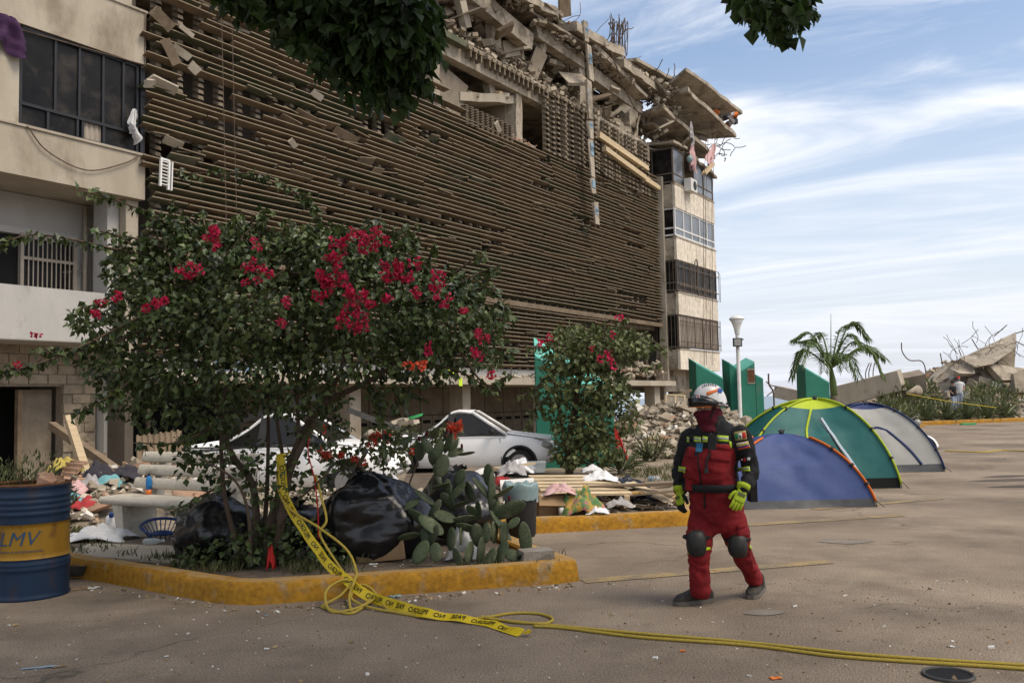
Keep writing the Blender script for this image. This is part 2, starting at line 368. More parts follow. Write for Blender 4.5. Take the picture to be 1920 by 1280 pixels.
mat('tent_grey',(.33,.33,.31),(.37,.365,.34),scale=3,rough=.6,trans=.15,bump=.25,bscale=7)
mat('tent_navy',(.015,.03,.10),None,rough=.6)
mat('tent_skirt',(.045,.047,.05),(.075,.077,.08),scale=3,rough=.5,bump=.3,bscale=9)
mat('tent_lime',(.42,.52,.02),(.46,.56,.04),scale=3,rough=.6,trans=.15)
mat('tent_orange',(.58,.13,.01),None,rough=.6)
mat('tent_pale',(.34,.42,.47),None,rough=.6)
mat('suit_red',(.155,.005,.008),(.21,.010,.012),scale=6,rough=.85,bump=.25,bscale=22,c3=(.12,.005,.008),s3=5,lo3=.5,hi3=.7)
mat('suit_black',(.008,.008,.009),(.015,.015,.016),scale=6,rough=.85,bump=.25,bscale=22)
mat('reflect_lime',(.42,.60,.02),(.36,.52,.03),scale=8,rough=.5)
mat('reflect_grey',(.33,.34,.33),None,rough=.4)
mat('glove_lime',(.36,.46,.02),(.28,.37,.02),scale=20,rough=.75)
mat('helmet_white',(.68,.68,.66),(.60,.59,.57),scale=5,rough=.3,spec=.5)
mat('goggle',(.008,.008,.009),None,rough=.18,spec=.6)
mat('orange',(.65,.16,.02),None,rough=.5)
mat('ems_blue',(.02,.10,.40),None,rough=.5)
mat('maroon',(.065,.006,.012),(.09,.008,.016),scale=12,rough=.95)
mat('skin',(.28,.16,.105),(.32,.19,.13),scale=9,rough=.6)
mat('skin_dark',(.16,.085,.055),None,rough=.6)
mat('boot',(.03,.026,.023),(.06,.052,.045),scale=14,rough=.8,bump=.3,bscale=60)
mat('boot_sole',(.11,.095,.08),(.15,.13,.11),scale=14,rough=.9)
mat('knee_pad',(.014,.014,.014),(.03,.028,.026),scale=10,rough=.5)
mat('phone',(.07,.32,.48),(.02,.08,.2),scale=18,rough=.2)
mat('flag_green',(.02,.20,.07),None,rough=.8); mat('flag_white',(.66,.66,.63),None,rough=.8); mat('flag_red',(.48,.02,.025),None,rough=.8)
mat('flag_yellow',(.62,.42,.03),None,rough=.8); mat('flag_blue',(.03,.06,.28),None,rough=.8); mat('patch_gold',(.35,.27,.10),None,rough=.8)
mat('jeans',(.30,.34,.42),(.36,.40,.47),scale=8,rough=.95)
mat('hair',(.012,.009,.008),None,rough=.7)
mat('cap_red',(.42,.03,.02),None,rough=.8)
mat('mask_blue',(.12,.28,.38),None,rough=.9)
mat('green_plastic',(.05,.38,.12),None,rough=.5)
mat('spray_lime',(.55,.75,.04),None,rough=.8)
mat('paint_sky',(.16,.32,.62),None,rough=.8)
mat('air_unit',(.55,.54,.50),(.62,.61,.57),scale=3,rough=.6)
mat('iron',(.06,.058,.055),(.10,.095,.085),scale=12,rough=.7,metal=.5)
mat('stone_grey',(.20,.18,.155),(.27,.245,.21),scale=8,rough=.95,bump=.4,bscale=40)

def add_dots(m,scale,r,c):
    n=m.node_tree.nodes; L=m.node_tree.links; bs=n['Principled BSDF']; src=bs.inputs['Base Color'].links[0].from_socket
    t=n.new('ShaderNodeTexCoord'); vo=n.new('ShaderNodeTexVoronoi'); vo.inputs['Scale'].default_value=scale; vo.inputs['Randomness'].default_value=.45; L.new(t.outputs['Object'],vo.inputs['Vector'])
    mr=n.new('ShaderNodeMapRange'); mr.inputs[1].default_value=r; mr.inputs[2].default_value=r*1.5; mr.inputs[3].default_value=.8; mr.inputs[4].default_value=0; L.new(vo.outputs['Distance'],mr.inputs[0])
    mx_=n.new('ShaderNodeMix'); mx_.data_type='RGBA'; L.new(mr.outputs[0],mx_.inputs[0]); L.new(src,mx_.inputs[6]); mx_.inputs[7].default_value=(*c,1); L.new(mx_.outputs[2],bs.inputs['Base Color'])
add_dots(MATS['cactus'],8.5,.13,(.34,.31,.22))

def worn_lit_top(m,c):
    # upper face scuffed paler; its light against the shaded front coloured in too
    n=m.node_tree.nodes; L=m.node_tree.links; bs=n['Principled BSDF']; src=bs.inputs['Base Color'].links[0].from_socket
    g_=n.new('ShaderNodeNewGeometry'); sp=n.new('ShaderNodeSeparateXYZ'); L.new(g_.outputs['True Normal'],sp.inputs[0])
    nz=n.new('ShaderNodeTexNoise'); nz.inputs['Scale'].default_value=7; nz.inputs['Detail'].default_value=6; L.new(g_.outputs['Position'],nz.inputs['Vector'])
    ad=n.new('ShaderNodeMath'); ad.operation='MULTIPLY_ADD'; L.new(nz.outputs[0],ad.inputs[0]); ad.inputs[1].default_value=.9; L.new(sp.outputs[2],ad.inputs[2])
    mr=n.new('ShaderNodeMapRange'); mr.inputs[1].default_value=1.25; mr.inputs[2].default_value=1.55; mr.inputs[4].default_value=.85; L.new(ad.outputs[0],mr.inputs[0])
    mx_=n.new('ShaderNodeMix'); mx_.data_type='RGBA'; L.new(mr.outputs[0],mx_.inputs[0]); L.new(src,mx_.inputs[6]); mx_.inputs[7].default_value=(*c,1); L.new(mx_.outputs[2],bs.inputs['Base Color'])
worn_lit_top(MATS['kerb_paint'],(.36,.25,.12))

# asphalt: add thin broken cracks to the base colour
def add_cracks(m,sc_,w_,dark):
    n=m.node_tree.nodes; L=m.node_tree.links; bs=n['Principled BSDF']; src=bs.inputs['Base Color'].links[0].from_socket
    g_=n.new('ShaderNodeNewGeometry'); nz=n.new('ShaderNodeTexNoise'); nz.inputs['Scale'].default_value=1.3; nz.inputs['Detail'].default_value=5; L.new(g_.outputs['Position'],nz.inputs['Vector'])
    ad=n.new('ShaderNodeVectorMath'); ad.operation='MULTIPLY_ADD'; L.new(nz.outputs['Color'],ad.inputs[0]); ad.inputs[1].default_value=(1.1,1.1,1.1); L.new(g_.outputs['Position'],ad.inputs[2])
    vo=n.new('ShaderNodeTexVoronoi'); vo.feature='DISTANCE_TO_EDGE'; vo.inputs['Scale'].default_value=sc_; L.new(ad.outputs[0],vo.inputs['Vector'])
    mr=n.new('ShaderNodeMapRange'); mr.inputs[1].default_value=w_*.3; mr.inputs[2].default_value=w_; mr.inputs[3].default_value=dark; mr.inputs[4].default_value=1; L.new(vo.outputs['Distance'],mr.inputs[0])
    n2=n.new('ShaderNodeTexNoise'); n2.inputs['Scale'].default_value=.55; L.new(g_.outputs['Position'],n2.inputs['Vector'])
    m2=n.new('ShaderNodeMapRange'); m2.inputs[1].default_value=.48; m2.inputs[2].default_value=.58; L.new(n2.outputs[0],m2.inputs[0])
    mx_=n.new('ShaderNodeMix'); L.new(m2.outputs[0],mx_.inputs[0]); mx_.inputs[2].default_value=1.0; L.new(mr.outputs[0],mx_.inputs[3])
    x=n.new('ShaderNodeVectorMath'); x.operation='SCALE'; L.new(src,x.inputs[0]); L.new(mx_.outputs[0],x.inputs['Scale']); L.new(x.outputs[0],bs.inputs['Base Color'])
add_cracks(MATS['asphalt'],.36,.008,.6)
# ---------------------------------------------------------------- ground, sea, kerbs, markings
g=MB()
def zg(x,y):
    return 0.0 if y<70 else -8*min(1,(y-70)/25.0)
xs=[-400,-120,-60,-30,-15,0,15,30,60,120,400]; ys=[-60,-20,-5,5,15,25,35,50,62,70,76,84,95]
vs=[V((x,y,zg(x,y))) for y in ys for x in xs]; n=len(xs)
g.add(vs,[(j*n+i,j*n+i+1,(j+1)*n+i+1,(j+1)*n+i) for j in range(len(ys)-1) for i in range(n-1)])
struct(g.build('ground','asphalt'),'dusty worn asphalt of the parking lot')
s=MB(); s.add([(-9000,80,-3.2),(9000,80,-3.2),(9000,15000,-3.2),(-9000,15000,-3.2)],[(0,1,2,3)]); struct(s.build('sea','sea'),'strip of pale blue sea at the horizon')
def sheet(name,poly,z,m,label):
    b=MB(); b.add([V((x,y,z)) for x,y in poly],[tuple(range(len(poly)))]); return struct(b.build(name,m),label)
sheet('dirt_yard',[(-40,15.2),(2.9,14.9),(3.6,17.5),(5.2,21),(8,24),(13,31),(20.4,45.9),(27.5,49.0),(60,60),(60,69.5),(-40,69.5)],.004,'dirt','sandy yard in front of the damaged building')
def raised(name,poly,z,m,label,cuts=16,amp=.02):
    b=MB(); b.prism(poly,-.02,z); return struct(b.build(name,m),label)
PL=[(-10.4,13.52),(-2.28,7.83),(.38,8.47),(.02,9.4),(-.5,11.0),(-1.4,15.6),(-2.5,30),(-20,30),(-20,20)]
raised('planter_bed',[(x,y) for x,y in PL],.125,'soil','bare soil bed behind the yellow kerb')
IS=[(-.9,11.43),(2.22,11.95),(2.40,14.25),(-1.0,14.75)]
raised('median_bed',IS,.125,'soil','soil median behind the second yellow kerb')
sheet('litter_dirt',[(-16,14.0),(-5.4,11.0),(-3.2,11.6),(-2.0,15.5),(-3.0,28),(-18,28)],.130,'dirt','dusty dirt behind the bench')
def kerb(name,pts,label,w=.2,h=.185,seg=.9):
    """row of kerb stones along a polyline; outer face is on the right of the direction of travel"""
    b=MB(); P=[V((x,y,0)) for x,y in pts]
    dense=[]
    for i in range(len(P)-1):
        L=(P[i+1]-P[i]).length; k=max(1,int(L/.22))
        for j in range(k): dense.append(P[i].lerp(P[i+1],j/k))
    dense.append(P[-1])
    rings=[]
    for i,p in enumerate(dense):
        d0=(dense[i]-dense[max(i-1,0)]); d1=(dense[min(i+1,len(dense)-1)]-dense[i])
        d0=d0.normalized() if d0.length>0 else d1.normalized(); d1=d1.normalized() if d1.length>0 else d0
        n0=V((-d0.y,d0.x,0)); n1=V((-d1.y,d1.x,0)); nn=(n0+n1).normalized(); sc_=1/max(.5,nn.dot(n0))
        jz=fbm((p.x,p.y,0),2.2)*.012; jo=fbm((p.x,p.y,5),3.1)*.014
        prof=[(jo-.012,-.03),(jo+.0,h*.55+jz),(jo+.012,h-.022+jz),(jo*.4+.035,h+jz),(w-.02,h+jz*.6),(w,h-.02),(w,-.03)]
        rings.append([p+nn*sc_*a+V((0,0,z)) for a,z in prof])
    n=7; vs=[q for r_ in rings for q in r_]
    b.add(vs,[(i*n+j,i*n+n+j,i*n+n+j+1,i*n+j+1) for i in range(len(rings)-1) for j in range(n-1)]+[tuple(range(n)),tuple((len(rings)-1)*n+j for j in range(n-1,-1,-1))])
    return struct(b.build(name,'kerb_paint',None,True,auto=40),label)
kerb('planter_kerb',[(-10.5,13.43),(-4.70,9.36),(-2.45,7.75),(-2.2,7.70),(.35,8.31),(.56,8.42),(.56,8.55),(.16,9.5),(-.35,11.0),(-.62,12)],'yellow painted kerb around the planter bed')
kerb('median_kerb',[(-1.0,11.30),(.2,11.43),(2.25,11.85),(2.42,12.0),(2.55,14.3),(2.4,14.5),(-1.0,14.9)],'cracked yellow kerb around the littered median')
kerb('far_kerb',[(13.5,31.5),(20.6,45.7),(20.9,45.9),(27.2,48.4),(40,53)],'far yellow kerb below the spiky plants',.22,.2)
def line(name,a,b,w,label):
    a=V((a[0],a[1],0));b=V((b[0],b[1],0));d=(b-a).normalized();n_=V((-d.y,d.x,0))*w/2
    m=MB(); m.add([a-n_+V((0,0,.006)),b-n_+V((0,0,.006)),b+n_+V((0,0,.006)),a+n_+V((0,0,.006))],[(0,1,2,3)]); return struct(m.build(name,'road_paint'),label)
line('parking_line',(.60,8.38),(3.09,9.09),.19,'faded yellow parking line by the planter corner')
line('parking_line',(2.7,11.70),(5.20,12.37),.2,'faded yellow parking line before the blue tent')
line('parking_line',(4.3,13.2),(6.6,14.2),.16,'faint parking line beside the green tent')
def patch(pts,m,lab,z=.005):
    b=MB(); c=V((sum(p[0] for p in pts)/len(pts),sum(p[1] for p in pts)/len(pts),z))
    P=spline([V((x,y,z)) for x,y in pts]+[V((pts[0][0],pts[0][1],z))],5)[:-1]
    b.add([c]+P,[(0,i+1,(i+1)%len(P)+1) for i in range(len(P))]); return struct(b.build('asphalt_patch',m),lab)
mat('patch_pale',(.22,.19,.155),(.17,.145,.12),scale=5,rough=.95,bump=.3,bscale=80)
mat('patch_dark',(.075,.062,.05),(.11,.092,.075),scale=2.5,rough=.9,bump=.5,bscale=95)
p0=gnd(1435,1150); patch([(p0.x-.17,p0.y),(p0.x-.02,p0.y-.07),(p0.x+.16,p0.y+.02),(p0.x+.05,p0.y+.12),(p0.x-.1,p0.y+.1)],'patch_pale','pale worn spot in the asphalt by the walker')
p0=gnd(1585,1015); patch([(p0.x-.3,p0.y),(p0.x,p0.y-.18),(p0.x+.33,p0.y),(p0.x+.1,p0.y+.2),(p0.x-.2,p0.y+.15)],'patch_pale','pale patch in the asphalt before the blue tent')
for x,y,sx in ((1905,900,.9),(1915,912,.6),(1890,893,.5)):
    p0=gnd(x,y); patch([(p0.x-sx,p0.y),(p0.x,p0.y-.15),(p0.x+sx,p0.y+.1),(p0.x+.1,p0.y+.25)],'patch_dark','dark wet stain on the asphalt at the far right',z=.007)

# ---------------------------------------------------------------- long damaged building with louvred front
B=thing('damaged_building','long earthquake damaged apartment building with brown louvred front and crushed top floors','building',FO,FROT)
def px_of(P):
    v=P-CC; z=v.dot(FW); return 960+FPX*v.dot(CR)/z, 640-FPX*v.dot(CU)/z, z
def part(name,m,parent=B,smooth=False,**k):
    def f(mb): return mb.build(name,m,parent,smooth,**k)
    return f
# structure: slabs, beams, columns, back walls
def bb(name,m,x0,x1,y0,y1,z0,z1,parent=B,label=None):
    b=MB(); b.box(x0,x1,y0,y1,z0,z1); return b.build(name,m,parent,label=label)
bb('ledge','concrete_pale',-.02,27.6,-.55,3.2,2.20,2.42)
bb('upstand','render_white',.02,21.6,.02,.2,2.42,2.74)
for h in (5.0,7.85): bb('floor_slab','concrete_dark',.05,27.3,.3,5.0,h-.2,h)
bb('floor_slab','concrete',.05,27.3,.12,5.2,10.70,10.9)
bb('ceiling_slab','concrete',2.0,26.9,.12,5.2,13.36,13.52)
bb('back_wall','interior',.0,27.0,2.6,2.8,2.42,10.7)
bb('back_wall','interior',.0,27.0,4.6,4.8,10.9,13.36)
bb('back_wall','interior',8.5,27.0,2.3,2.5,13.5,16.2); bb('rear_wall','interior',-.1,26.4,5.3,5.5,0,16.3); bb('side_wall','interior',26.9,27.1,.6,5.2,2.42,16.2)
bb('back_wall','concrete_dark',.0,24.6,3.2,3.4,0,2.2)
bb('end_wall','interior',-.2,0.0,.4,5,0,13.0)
bb('lattice_beam','slat_clay',0.1,27.25,-.14,.05,4.93,5.10)
# front beam of the exposed storey, in segments
for a,b_ in ((2.0,9.3),(9.32,15.4),(15.42,20.4),(20.42,26.9)):
    m=MB(); m.hull([V((a,.1+rr(0,.05),12.74+rr(-.04,.04))),V((b_,.1,12.74)),V((b_,.5,12.74)),V((a,.5,12.74)),V((a,.1,13.37)),V((b_,.1,13.37)),V((b_,.5,13.37)),V((a,.5,13.37))]); m.build('front_beam','concrete',B)
for t,z0,z1,w in ((5.6,10.9,12.75,.34),(10.6,10.9,12.75,.36),(15.55,10.9,12.75,.42),(20.5,10.9,12.75,.36),(9.6,13.5,16.2,.62),(20.55,13.5,15.35,.52),(25.5,13.3,15.15,.85),(5.6,13.5,15.6,.5)):
    m=MB(); m.loft([[V((t+sx*w/2+rr(-.02,.02),.22+sy*(w*.5)+w*.5+rr(-.02,.02),z)) for sx,sy in ((-1,-1),(1,-1),(1,1),(-1,1))] for z in [z0+(z1-z0)*k/5 for k in range(6)]]); m.build('column','concrete',B)
for t in (6.55,11.75,16.9,22.2):
    bb('column','concrete_pale',t-.22,t+.22,.1,.6,0,2.2)
bb('column','concrete_pale',25.9,26.5,-.2,.3,0,2.2)
bb('edge_fin','concrete_pale',27.27,27.45,-.3,.05,2.42,12.0)
# ground floor service panels
for k in range(15):
    t=5.0+k*1.32
    bb('wall_panel','concrete_dark',t+.02,t+1.29,2.9,3.19,1.25,2.18)
    p=bb('wall_panel','concrete_dark',t+.02,t+.64,2.88,3.19,.2,1.22); bb('slot','black',t+.12,t+.54,2.872,2.9,.95,1.06,p)
    p=bb('wall_panel','concrete_dark',t+.67,t+1.29,2.88,3.19,.2,1.22); bb('slot','black',t+.77,t+1.19,2.872,2.9,.95,1.06,p)
# mullions with a notch at every louvre
def mullion_mesh(z0,z1,tooth,nm):
    b=MB(); b.box(-.035,.035,-.02,.10,z0,z1)
    z=z0
    while z<z1-.05:
        b.hull([V((-.075,-.16,z-.03)),V((.075,-.16,z-.03)),V((.075,.05,z+.06)),V((-.075,.05,z+.06)),V((-.06,-.15,z+.05)),V((.06,-.15,z+.05)),V((.06,.05,z+.15)),V((-.06,.05,z+.15))]); z+=tooth
    return b.mesh('mullion_'+nm,'mullion')
mA=mullion_mesh(2.75,10.85,.141,'full'); mB=mullion_mesh(4.95,10.85,.141,'upper'); mC=mullion_mesh(10.9,13.2,.2,'open')
k=0; t=.3
while t<27.2:
    inst('mullion',mA if t<22.2 else mB,B,(t,.17,0),(0,0,rr(-.05,.05))); t+=.56
t=16.95
while t<26.4:
    inst('mullion',mC,B,(t,-.06+rr(-.02,.02),0),(rr(-.008,.008),rr(-.01,.01),0)); t+=.37
t=11.7
while t<14.6:
    o=inst('mullion',mC,B,(t,-.02,10.9-10.9*.28-.28),(0,0,0),(1,1,.28)); t+=.3
# toothed edge on the beam
b=MB(); t=11.8
for k in range(26):
    z=13.26; b.hull([V((t,-.22,z-.12)),V((t+.2,-.22,z-.12)),V((t+.2,.1,z-.04)),V((t,.1,z-.04)),V((t,-.2,z)),V((t+.2,-.2,z)),V((t+.2,.1,z+.08)),V((t,.1,z+.08))])
    b.box(t+.22,t+.29,-.12,.1,z-.3,z+.06); t+=.31 if rr(0,1)>.1 else .5
o=b.build('beam_teeth','mullion',B); o['kind']='stuff'
bb('mossy_strip','slat_green',4.0,11.7,-.18,.1,13.16,13.36)
# louvres
def slat_mesh(mn,nm,c):
    # clay board, front edge coloured paler to look sunlit
    b=MB()
    def strip(sec,mi,cc):
        p=[]
        for x,sg in ((-.5,1),(.5,-1)):
            p+=[V((x+sg*cc[i],y,z)) for i,(y,z) in enumerate(sec)]
        b.add(p,[(3,2,1,0),(4,5,6,7),(0,1,5,4),(1,2,6,5),(2,3,7,6),(3,0,4,7)],mi)
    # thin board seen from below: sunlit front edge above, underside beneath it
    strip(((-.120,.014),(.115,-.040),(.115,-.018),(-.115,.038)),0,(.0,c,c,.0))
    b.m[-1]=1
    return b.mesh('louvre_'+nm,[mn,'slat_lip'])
SLM=[slat_mesh('slat_clay','clay',.012),slat_mesh('slat_clay','clay_b',.03),slat_mesh('slat_green','green',.02)]
def top_h(t):
    if t<16.9: return 10.95 if t>9.8 else 11.7
    if t<20.6: return 11.1
    return 11.9
DC=[]
for x,y,r in ((700,318,.9),(1005,345,.9),(905,455,.7),(1080,485,.6),(945,500,.7),(640,255,.8),(800,250,.7),(560,215,.8),(490,190,.7),(1180,360,.9),(1205,500,.6),(1085,420,.7),(740,270,.6),(620,330,.6),(420,250,.8),(600,390,.5),(1120,330,.7),(860,330,.6),(980,420,.5),(330,280,.8),(1010,300,.7)):
    d=ray(x,y); q=CC+d*((FO-CC).dot(FN)/d.dot(FN))-FO; DC.append((q.dot(FD),q.z,r))
def hurt(t,h): return any((t-a)**2+((h-c)*2.2)**2<r*r for a,c,r in DC)
S=[]
row=0
while True:
    h=2.86+.141*row; row+=1
    if h>11.9: break
    t=rr(-.25,.1)
    while t<27.15:
        L=rc((rr(.6,1.3),rr(1.2,2.6),rr(2.2,4.2),rr(3.0,5.5))); L=rr(.25,.8) if hurt(t+.3,h) else L; e=min(t+L,27.2)
        mid=(t+e)/2; keep=e-t>.3 and h<top_h(mid)+rr(-.15,.05)
        if 4.88<h<5.13: keep=False
        if h<4.9 and mid>21.0+rr(-1,1): keep=False
        if rr(0,1)<.012 and L<2: keep=False
        if .1<mid<2.2 and h>8.3 and rr(0,1)<.55: keep=False
        if mid<1.2 and 5.9<h<6.5 and rr(0,1)<.4: keep=False
        if noise.noise(V((mid*.45,h*1.1,3.3)))>.36 and rr(0,1)<(.6 if mid>4 else .35) and L<3.6: keep=False
        if L<.8 and hurt(mid,h):
            if rr(0,1)<.5 and h<top_h(mid): S.append((mid,rr(-.12,.06),h+rr(-.05,.03),e-t+rr(0,.2),rr(-.16,.16),rr(-.7,.5)))
            keep=False
        if keep:
            h_=h; h=h+.022*noise.noise(V((mid*.35,row*.13,2)))
            S.append((mid,rr(-.03,.03),h+rr(-.012,.012),e-t+rr(-.02,.06),rr(-.006,.006) if rr(0,1)<.93 else rr(-.03,.03),rr(-.06,.06)))
            if rr(0,1)<.08: S.append((mid+rr(-.5,.5),-.06,h-.05,rr(.3,.9),rr(-.05,.05),rr(-.4,.4)))
            h=h_
        t=e+rr(.0,.05)
def vis(s_):
    P=wpt(s_[0],s_[1],s_[2]); x,y,z=px_of(P)
    sz=s_[3]*(FPX/z)*.5
    if y<-5 or x<255: return 0
    if 190<x<930 and 420<y<720: sz*=.15
    if 440<x<810 and y<170: sz*=.2
    if 1010<x<1235 and y>590: sz*=.3
    return sz
S.sort(key=vis,reverse=True)
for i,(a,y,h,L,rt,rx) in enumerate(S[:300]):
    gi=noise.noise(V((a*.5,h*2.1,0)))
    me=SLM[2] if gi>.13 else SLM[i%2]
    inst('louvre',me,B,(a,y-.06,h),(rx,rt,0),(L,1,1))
b=MB()
for a,y,h,L,rt,rx in S[300:]:
    M=Matrix.Translation((a,y-.06,h))@Euler((rx,rt,0)).to_matrix().to_4x4()@Matrix.Diagonal((L,1,1,1))
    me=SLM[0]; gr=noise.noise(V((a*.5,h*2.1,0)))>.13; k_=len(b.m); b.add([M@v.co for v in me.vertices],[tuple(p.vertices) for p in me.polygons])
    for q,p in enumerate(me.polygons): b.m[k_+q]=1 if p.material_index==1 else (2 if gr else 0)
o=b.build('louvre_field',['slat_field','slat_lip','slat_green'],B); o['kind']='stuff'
# broken panels hanging in the torn corner beside the balcony
for (x,y,sx,sz,rx,ry) in ((300,38,.62,.28,.5,.35),(315,98,.25,.6,.2,-.6),(335,100,.5,.2,.4,.4),(300,160,.75,.26,.9,.15),(278,158,.4,.2,.6,-.3),(360,130,.3,.22,.3,.6),(345,60,.45,.12,.3,.3),(320,268,.6,.22,.9,.1),(545,270,.3,.16,.6,.5),(590,180,.35,.18,.5,.4),(930,240,.5,.2,.6,.6)):
    d=ray(x,y); s_=((FO-CC).dot(FN)+.12)/d.dot(FN); P=CC+d*s_; q=P-FO
    m=MB(); m.rock((0,0,0),sx,.05,sz,Euler((0,0,0)),.2)
    inst('broken_panel',m.mesh('broken_panel','concrete_pale' if rr(0,1)<.6 else 'slat_clay'),B,(q.dot(FD),-.2,P.z),(rx,ry,rr(-.3,.3)))
# white louvre frame hanging near the corner
m=MB(); m.box(-.04,.0,-.05,0,0,.62); m.box(.16,.2,-.05,0,-.04,.58); m.box(.24,.27,-.05,0,-.04,.58); m.box(-.04,.2,-.03,0,.58,.62)
for k in range(8): m.box(0,.16,-.03,0,.05+.07*k,.07+.07*k)
inst('shutter_frame',m.mesh('shutter_frame','metal_white'),B,(.12,-.3,6.35),(0,.04,0))

# collapsed storeys: beams, slabs, rubble
def beam(name,a,b_,w,h,m='concrete',j=.05):
    mb=MB(); mb.bar(a,b_,w,h,jit=j); return mb.build(name,m,B)
def slab(name,c,m='concrete'):
    """c: front-left, front-right, back-right, back-left points and thickness"""
    fl,fr,br,bl,th=c; mb=MB(); P=[V(q) for q in (fl,fr,br,bl)]
    n=9
    def edge(u,v):
        p=P[0].lerp(P[1],u).lerp(P[3].lerp(P[2],u),v)
        if u in(0,1) or v in (0,1): p=p+V((fbm(p*1.7)*.13,fbm(p*1.7+V((9,0,0)))*.13,0))
        return p
    lo=[edge(i/n,j/3) for j in range(4) for i in range(n+1)]; hi=[p+V((0,0,th+fbm(p,2)*.04)) for p in lo]; k=len(lo); w_=n+1
    fs=[]
    for j in range(3):
        for i in range(n):
            a=j*w_+i; fs+= [(a,a+w_,a+w_+1,a+1),(k+a,k+a+1,k+a+w_+1,k+a+w_)]
    per=[i for i in range(w_)]+[w_*(j+1)-1 for j in range(1,4)]+[3*w_+i for i in range(n-1,-1,-1)]+[w_*j for j in (2,1)]
    for i in range(len(per)):
        a,b2=per[i],per[(i+1)%len(per)]; fs.append((a,b2,b2+k,a+k))
    mb.add(lo+hi,fs); return mb.build(name,m,B)
beam('fallen_beam',(11.2,.3,15.55),(16.3,.25,14.95),.45,.62)
beam('fallen_beam',(16.8,.35,15.55),(20.6,.35,15.5),.45,.55)
beam('fallen_beam',(20.9,.35,15.35),(26.4,.35,15.05),.45,.55)
beam('fallen_beam',(15.8,-.1,15.75),(21.0,-.1,16.0),.4,.16,'concrete_dark')
beam('fallen_beam',(20.4,-.2,16.0),(25.8,-.15,15.35),.5,.2)
beam('fallen_beam',(11.9,.6,16.6),(13.9,.1,15.2),.3,.34,'concrete_dark')
slab('roof_slab',((13.6,-.55,15.75),(17.3,-.6,15.95),(17.0,2.6,16.3),(13.6,2.4,16.1),.34))
slab('roof_slab',((18.7,-.6,16.0),(22.7,-.65,16.2),(22.6,2.6,16.6),(18.5,2.4,16.4),.36))
slab('roof_slab',((22.9,-.6,15.85),(27.9,-.6,15.75),(27.6,2.4,16.2),(22.8,2.4,16.3),.34))
slab('roof_slab',((15.5,.2,16.5),(20.8,.3,16.55),(20.8,3.6,16.8),(15.5,3.4,16.8),.16),'slat_green')
slab('roof_slab',((20.6,.1,16.55),(26.8,.0,16.65),(26.9,3.6,16.9),(20.8,3.4,16.9),.18),'concrete_dark')
slab('roof_slab',((25.0,-.2,16.85),(29.5,-.9,16.75),(29.6,2.6,17.1),(25.0,2.8,17.2),.14),'concrete')
slab('roof_slab',((8.2,-.3,16.0),(13.4,-.3,16.3),(13.4,3.2,16.6),(8.2,3.2,16.4),.3),'concrete_dark')
slab('roof_slab',((2.0,.1,15.7),(8.1,.0,15.8),(8.1,4,16),(2,4,16),.3),'concrete')
# tilted slab and partitions of the open storey
slab('fallen_slab',((12.2,.35,11.65),(15.3,.3,12.35),(15.2,3.2,12.5),(12.4,3.2,11.8),.3),'concrete_pale')
bb('partition','concrete_pale',15.3,15.42,.65,3.6,10.92,12.72)
m=MB(); m.add([V(q) for q in ((10.85,.5,10.9),(12.3,.5,10.9),(12.5,.5,11.7),(12.75,.5,12.3),(11.6,.5,12.55),(10.85,.5,12.7))]+[V(q) for q in ((10.85,.62,10.9),(12.3,.62,10.9),(12.5,.62,11.7),(12.75,.62,12.3),(11.6,.62,12.55),(10.85,.62,12.7))],[(0,1,2,3,4,5),(11,10,9,8,7,6)]+[(i,i+6,(i+1)%6+6,(i+1)%6) for i in range(6)]); m.build('partition','concrete_dark',B)
# tower-end slabs hanging over the balconies
slab('hanging_slab',((27.4,-1.6,15.85),(34.4,-1.65,15.30),(34.5,.2,15.55),(28.2,.3,15.95),.2),'concrete')
slab('hanging_slab',((27.3,-1.75,16.75),(35.2,-1.8,16.75),(34.6,.6,16.1),(28.2,.5,16.2),.16),'concrete')
slab('hanging_slab',((26.4,-.85,14.95),(32.9,-.9,13.95),(32.9,1.2,14.3),(26.9,1.2,14.7),.2),'concrete')
slab('balcony_roof',((27.2,-1.0,13.45),(29.3,-1.05,13.55),(29.3,.8,13.7),(27.2,.8,13.6),.12),'concrete')
slab('hanging_slab',((29.5,-1.0,13.35),(33.0,-1.0,12.9),(33.0,.9,13.2),(29.3,.9,13.5),.14),'concrete_dark')
bb('back_wall','interior',26.6,33.0,3.2,3.4,13.3,16.2)
# rubble in the floors
rb=MB(); rdk=MB(); rcl=MB()
def heap(mb,x0,x1,y0,y1,zf,n,s0,s1):
    for _ in range(n):
        x=rr(x0,x1); y=rr(y0,y1); s=rr(s0,s1)*rr(.6,1); mb.rock((x,y,zf(x,y)+rr(0,s*.5)),s,s*rr(.4,.9),s*rr(.25,.7))
heap(rb,9.8,16.6,.1,2.2,lambda x,y:10.95+.15*max(0,1-abs(x-13)/3)+y*.12,170,.1,.42)
heap(rcl,12.5,16.6,.1,1.2,lambda x,y:11.0,60,.1,.26)
heap(rb,1.0,9.8,.1,2.2,lambda x,y:11.5+.2*sin(x*2)+y*.1,140,.12,.5)
heap(rdk,11.5,27,.7,2.3,lambda x,y:13.5+y*.35+.4*abs(sin(x*1.3)),330,.2,.85)
heap(rb,10,27,.05,1.4,lambda x,y:13.5+y*.25,480,.1,.36)
heap(rdk,10,27,.1,1.6,lambda x,y:13.8+.8*abs(noise.noise(V((x*.9,1,0)))),300,.12,.45)
heap(rb,9,27.5,-.5,2.6,lambda x,y:16.25+.3*noise.noise(V((x*.7,y,3)))+.12*y,560,.08,.45)
heap(rdk,10,28,-.55,.4,lambda x,y:15.6+.5*noise.noise(V((x*1.1,5,0))),330,.08,.4)
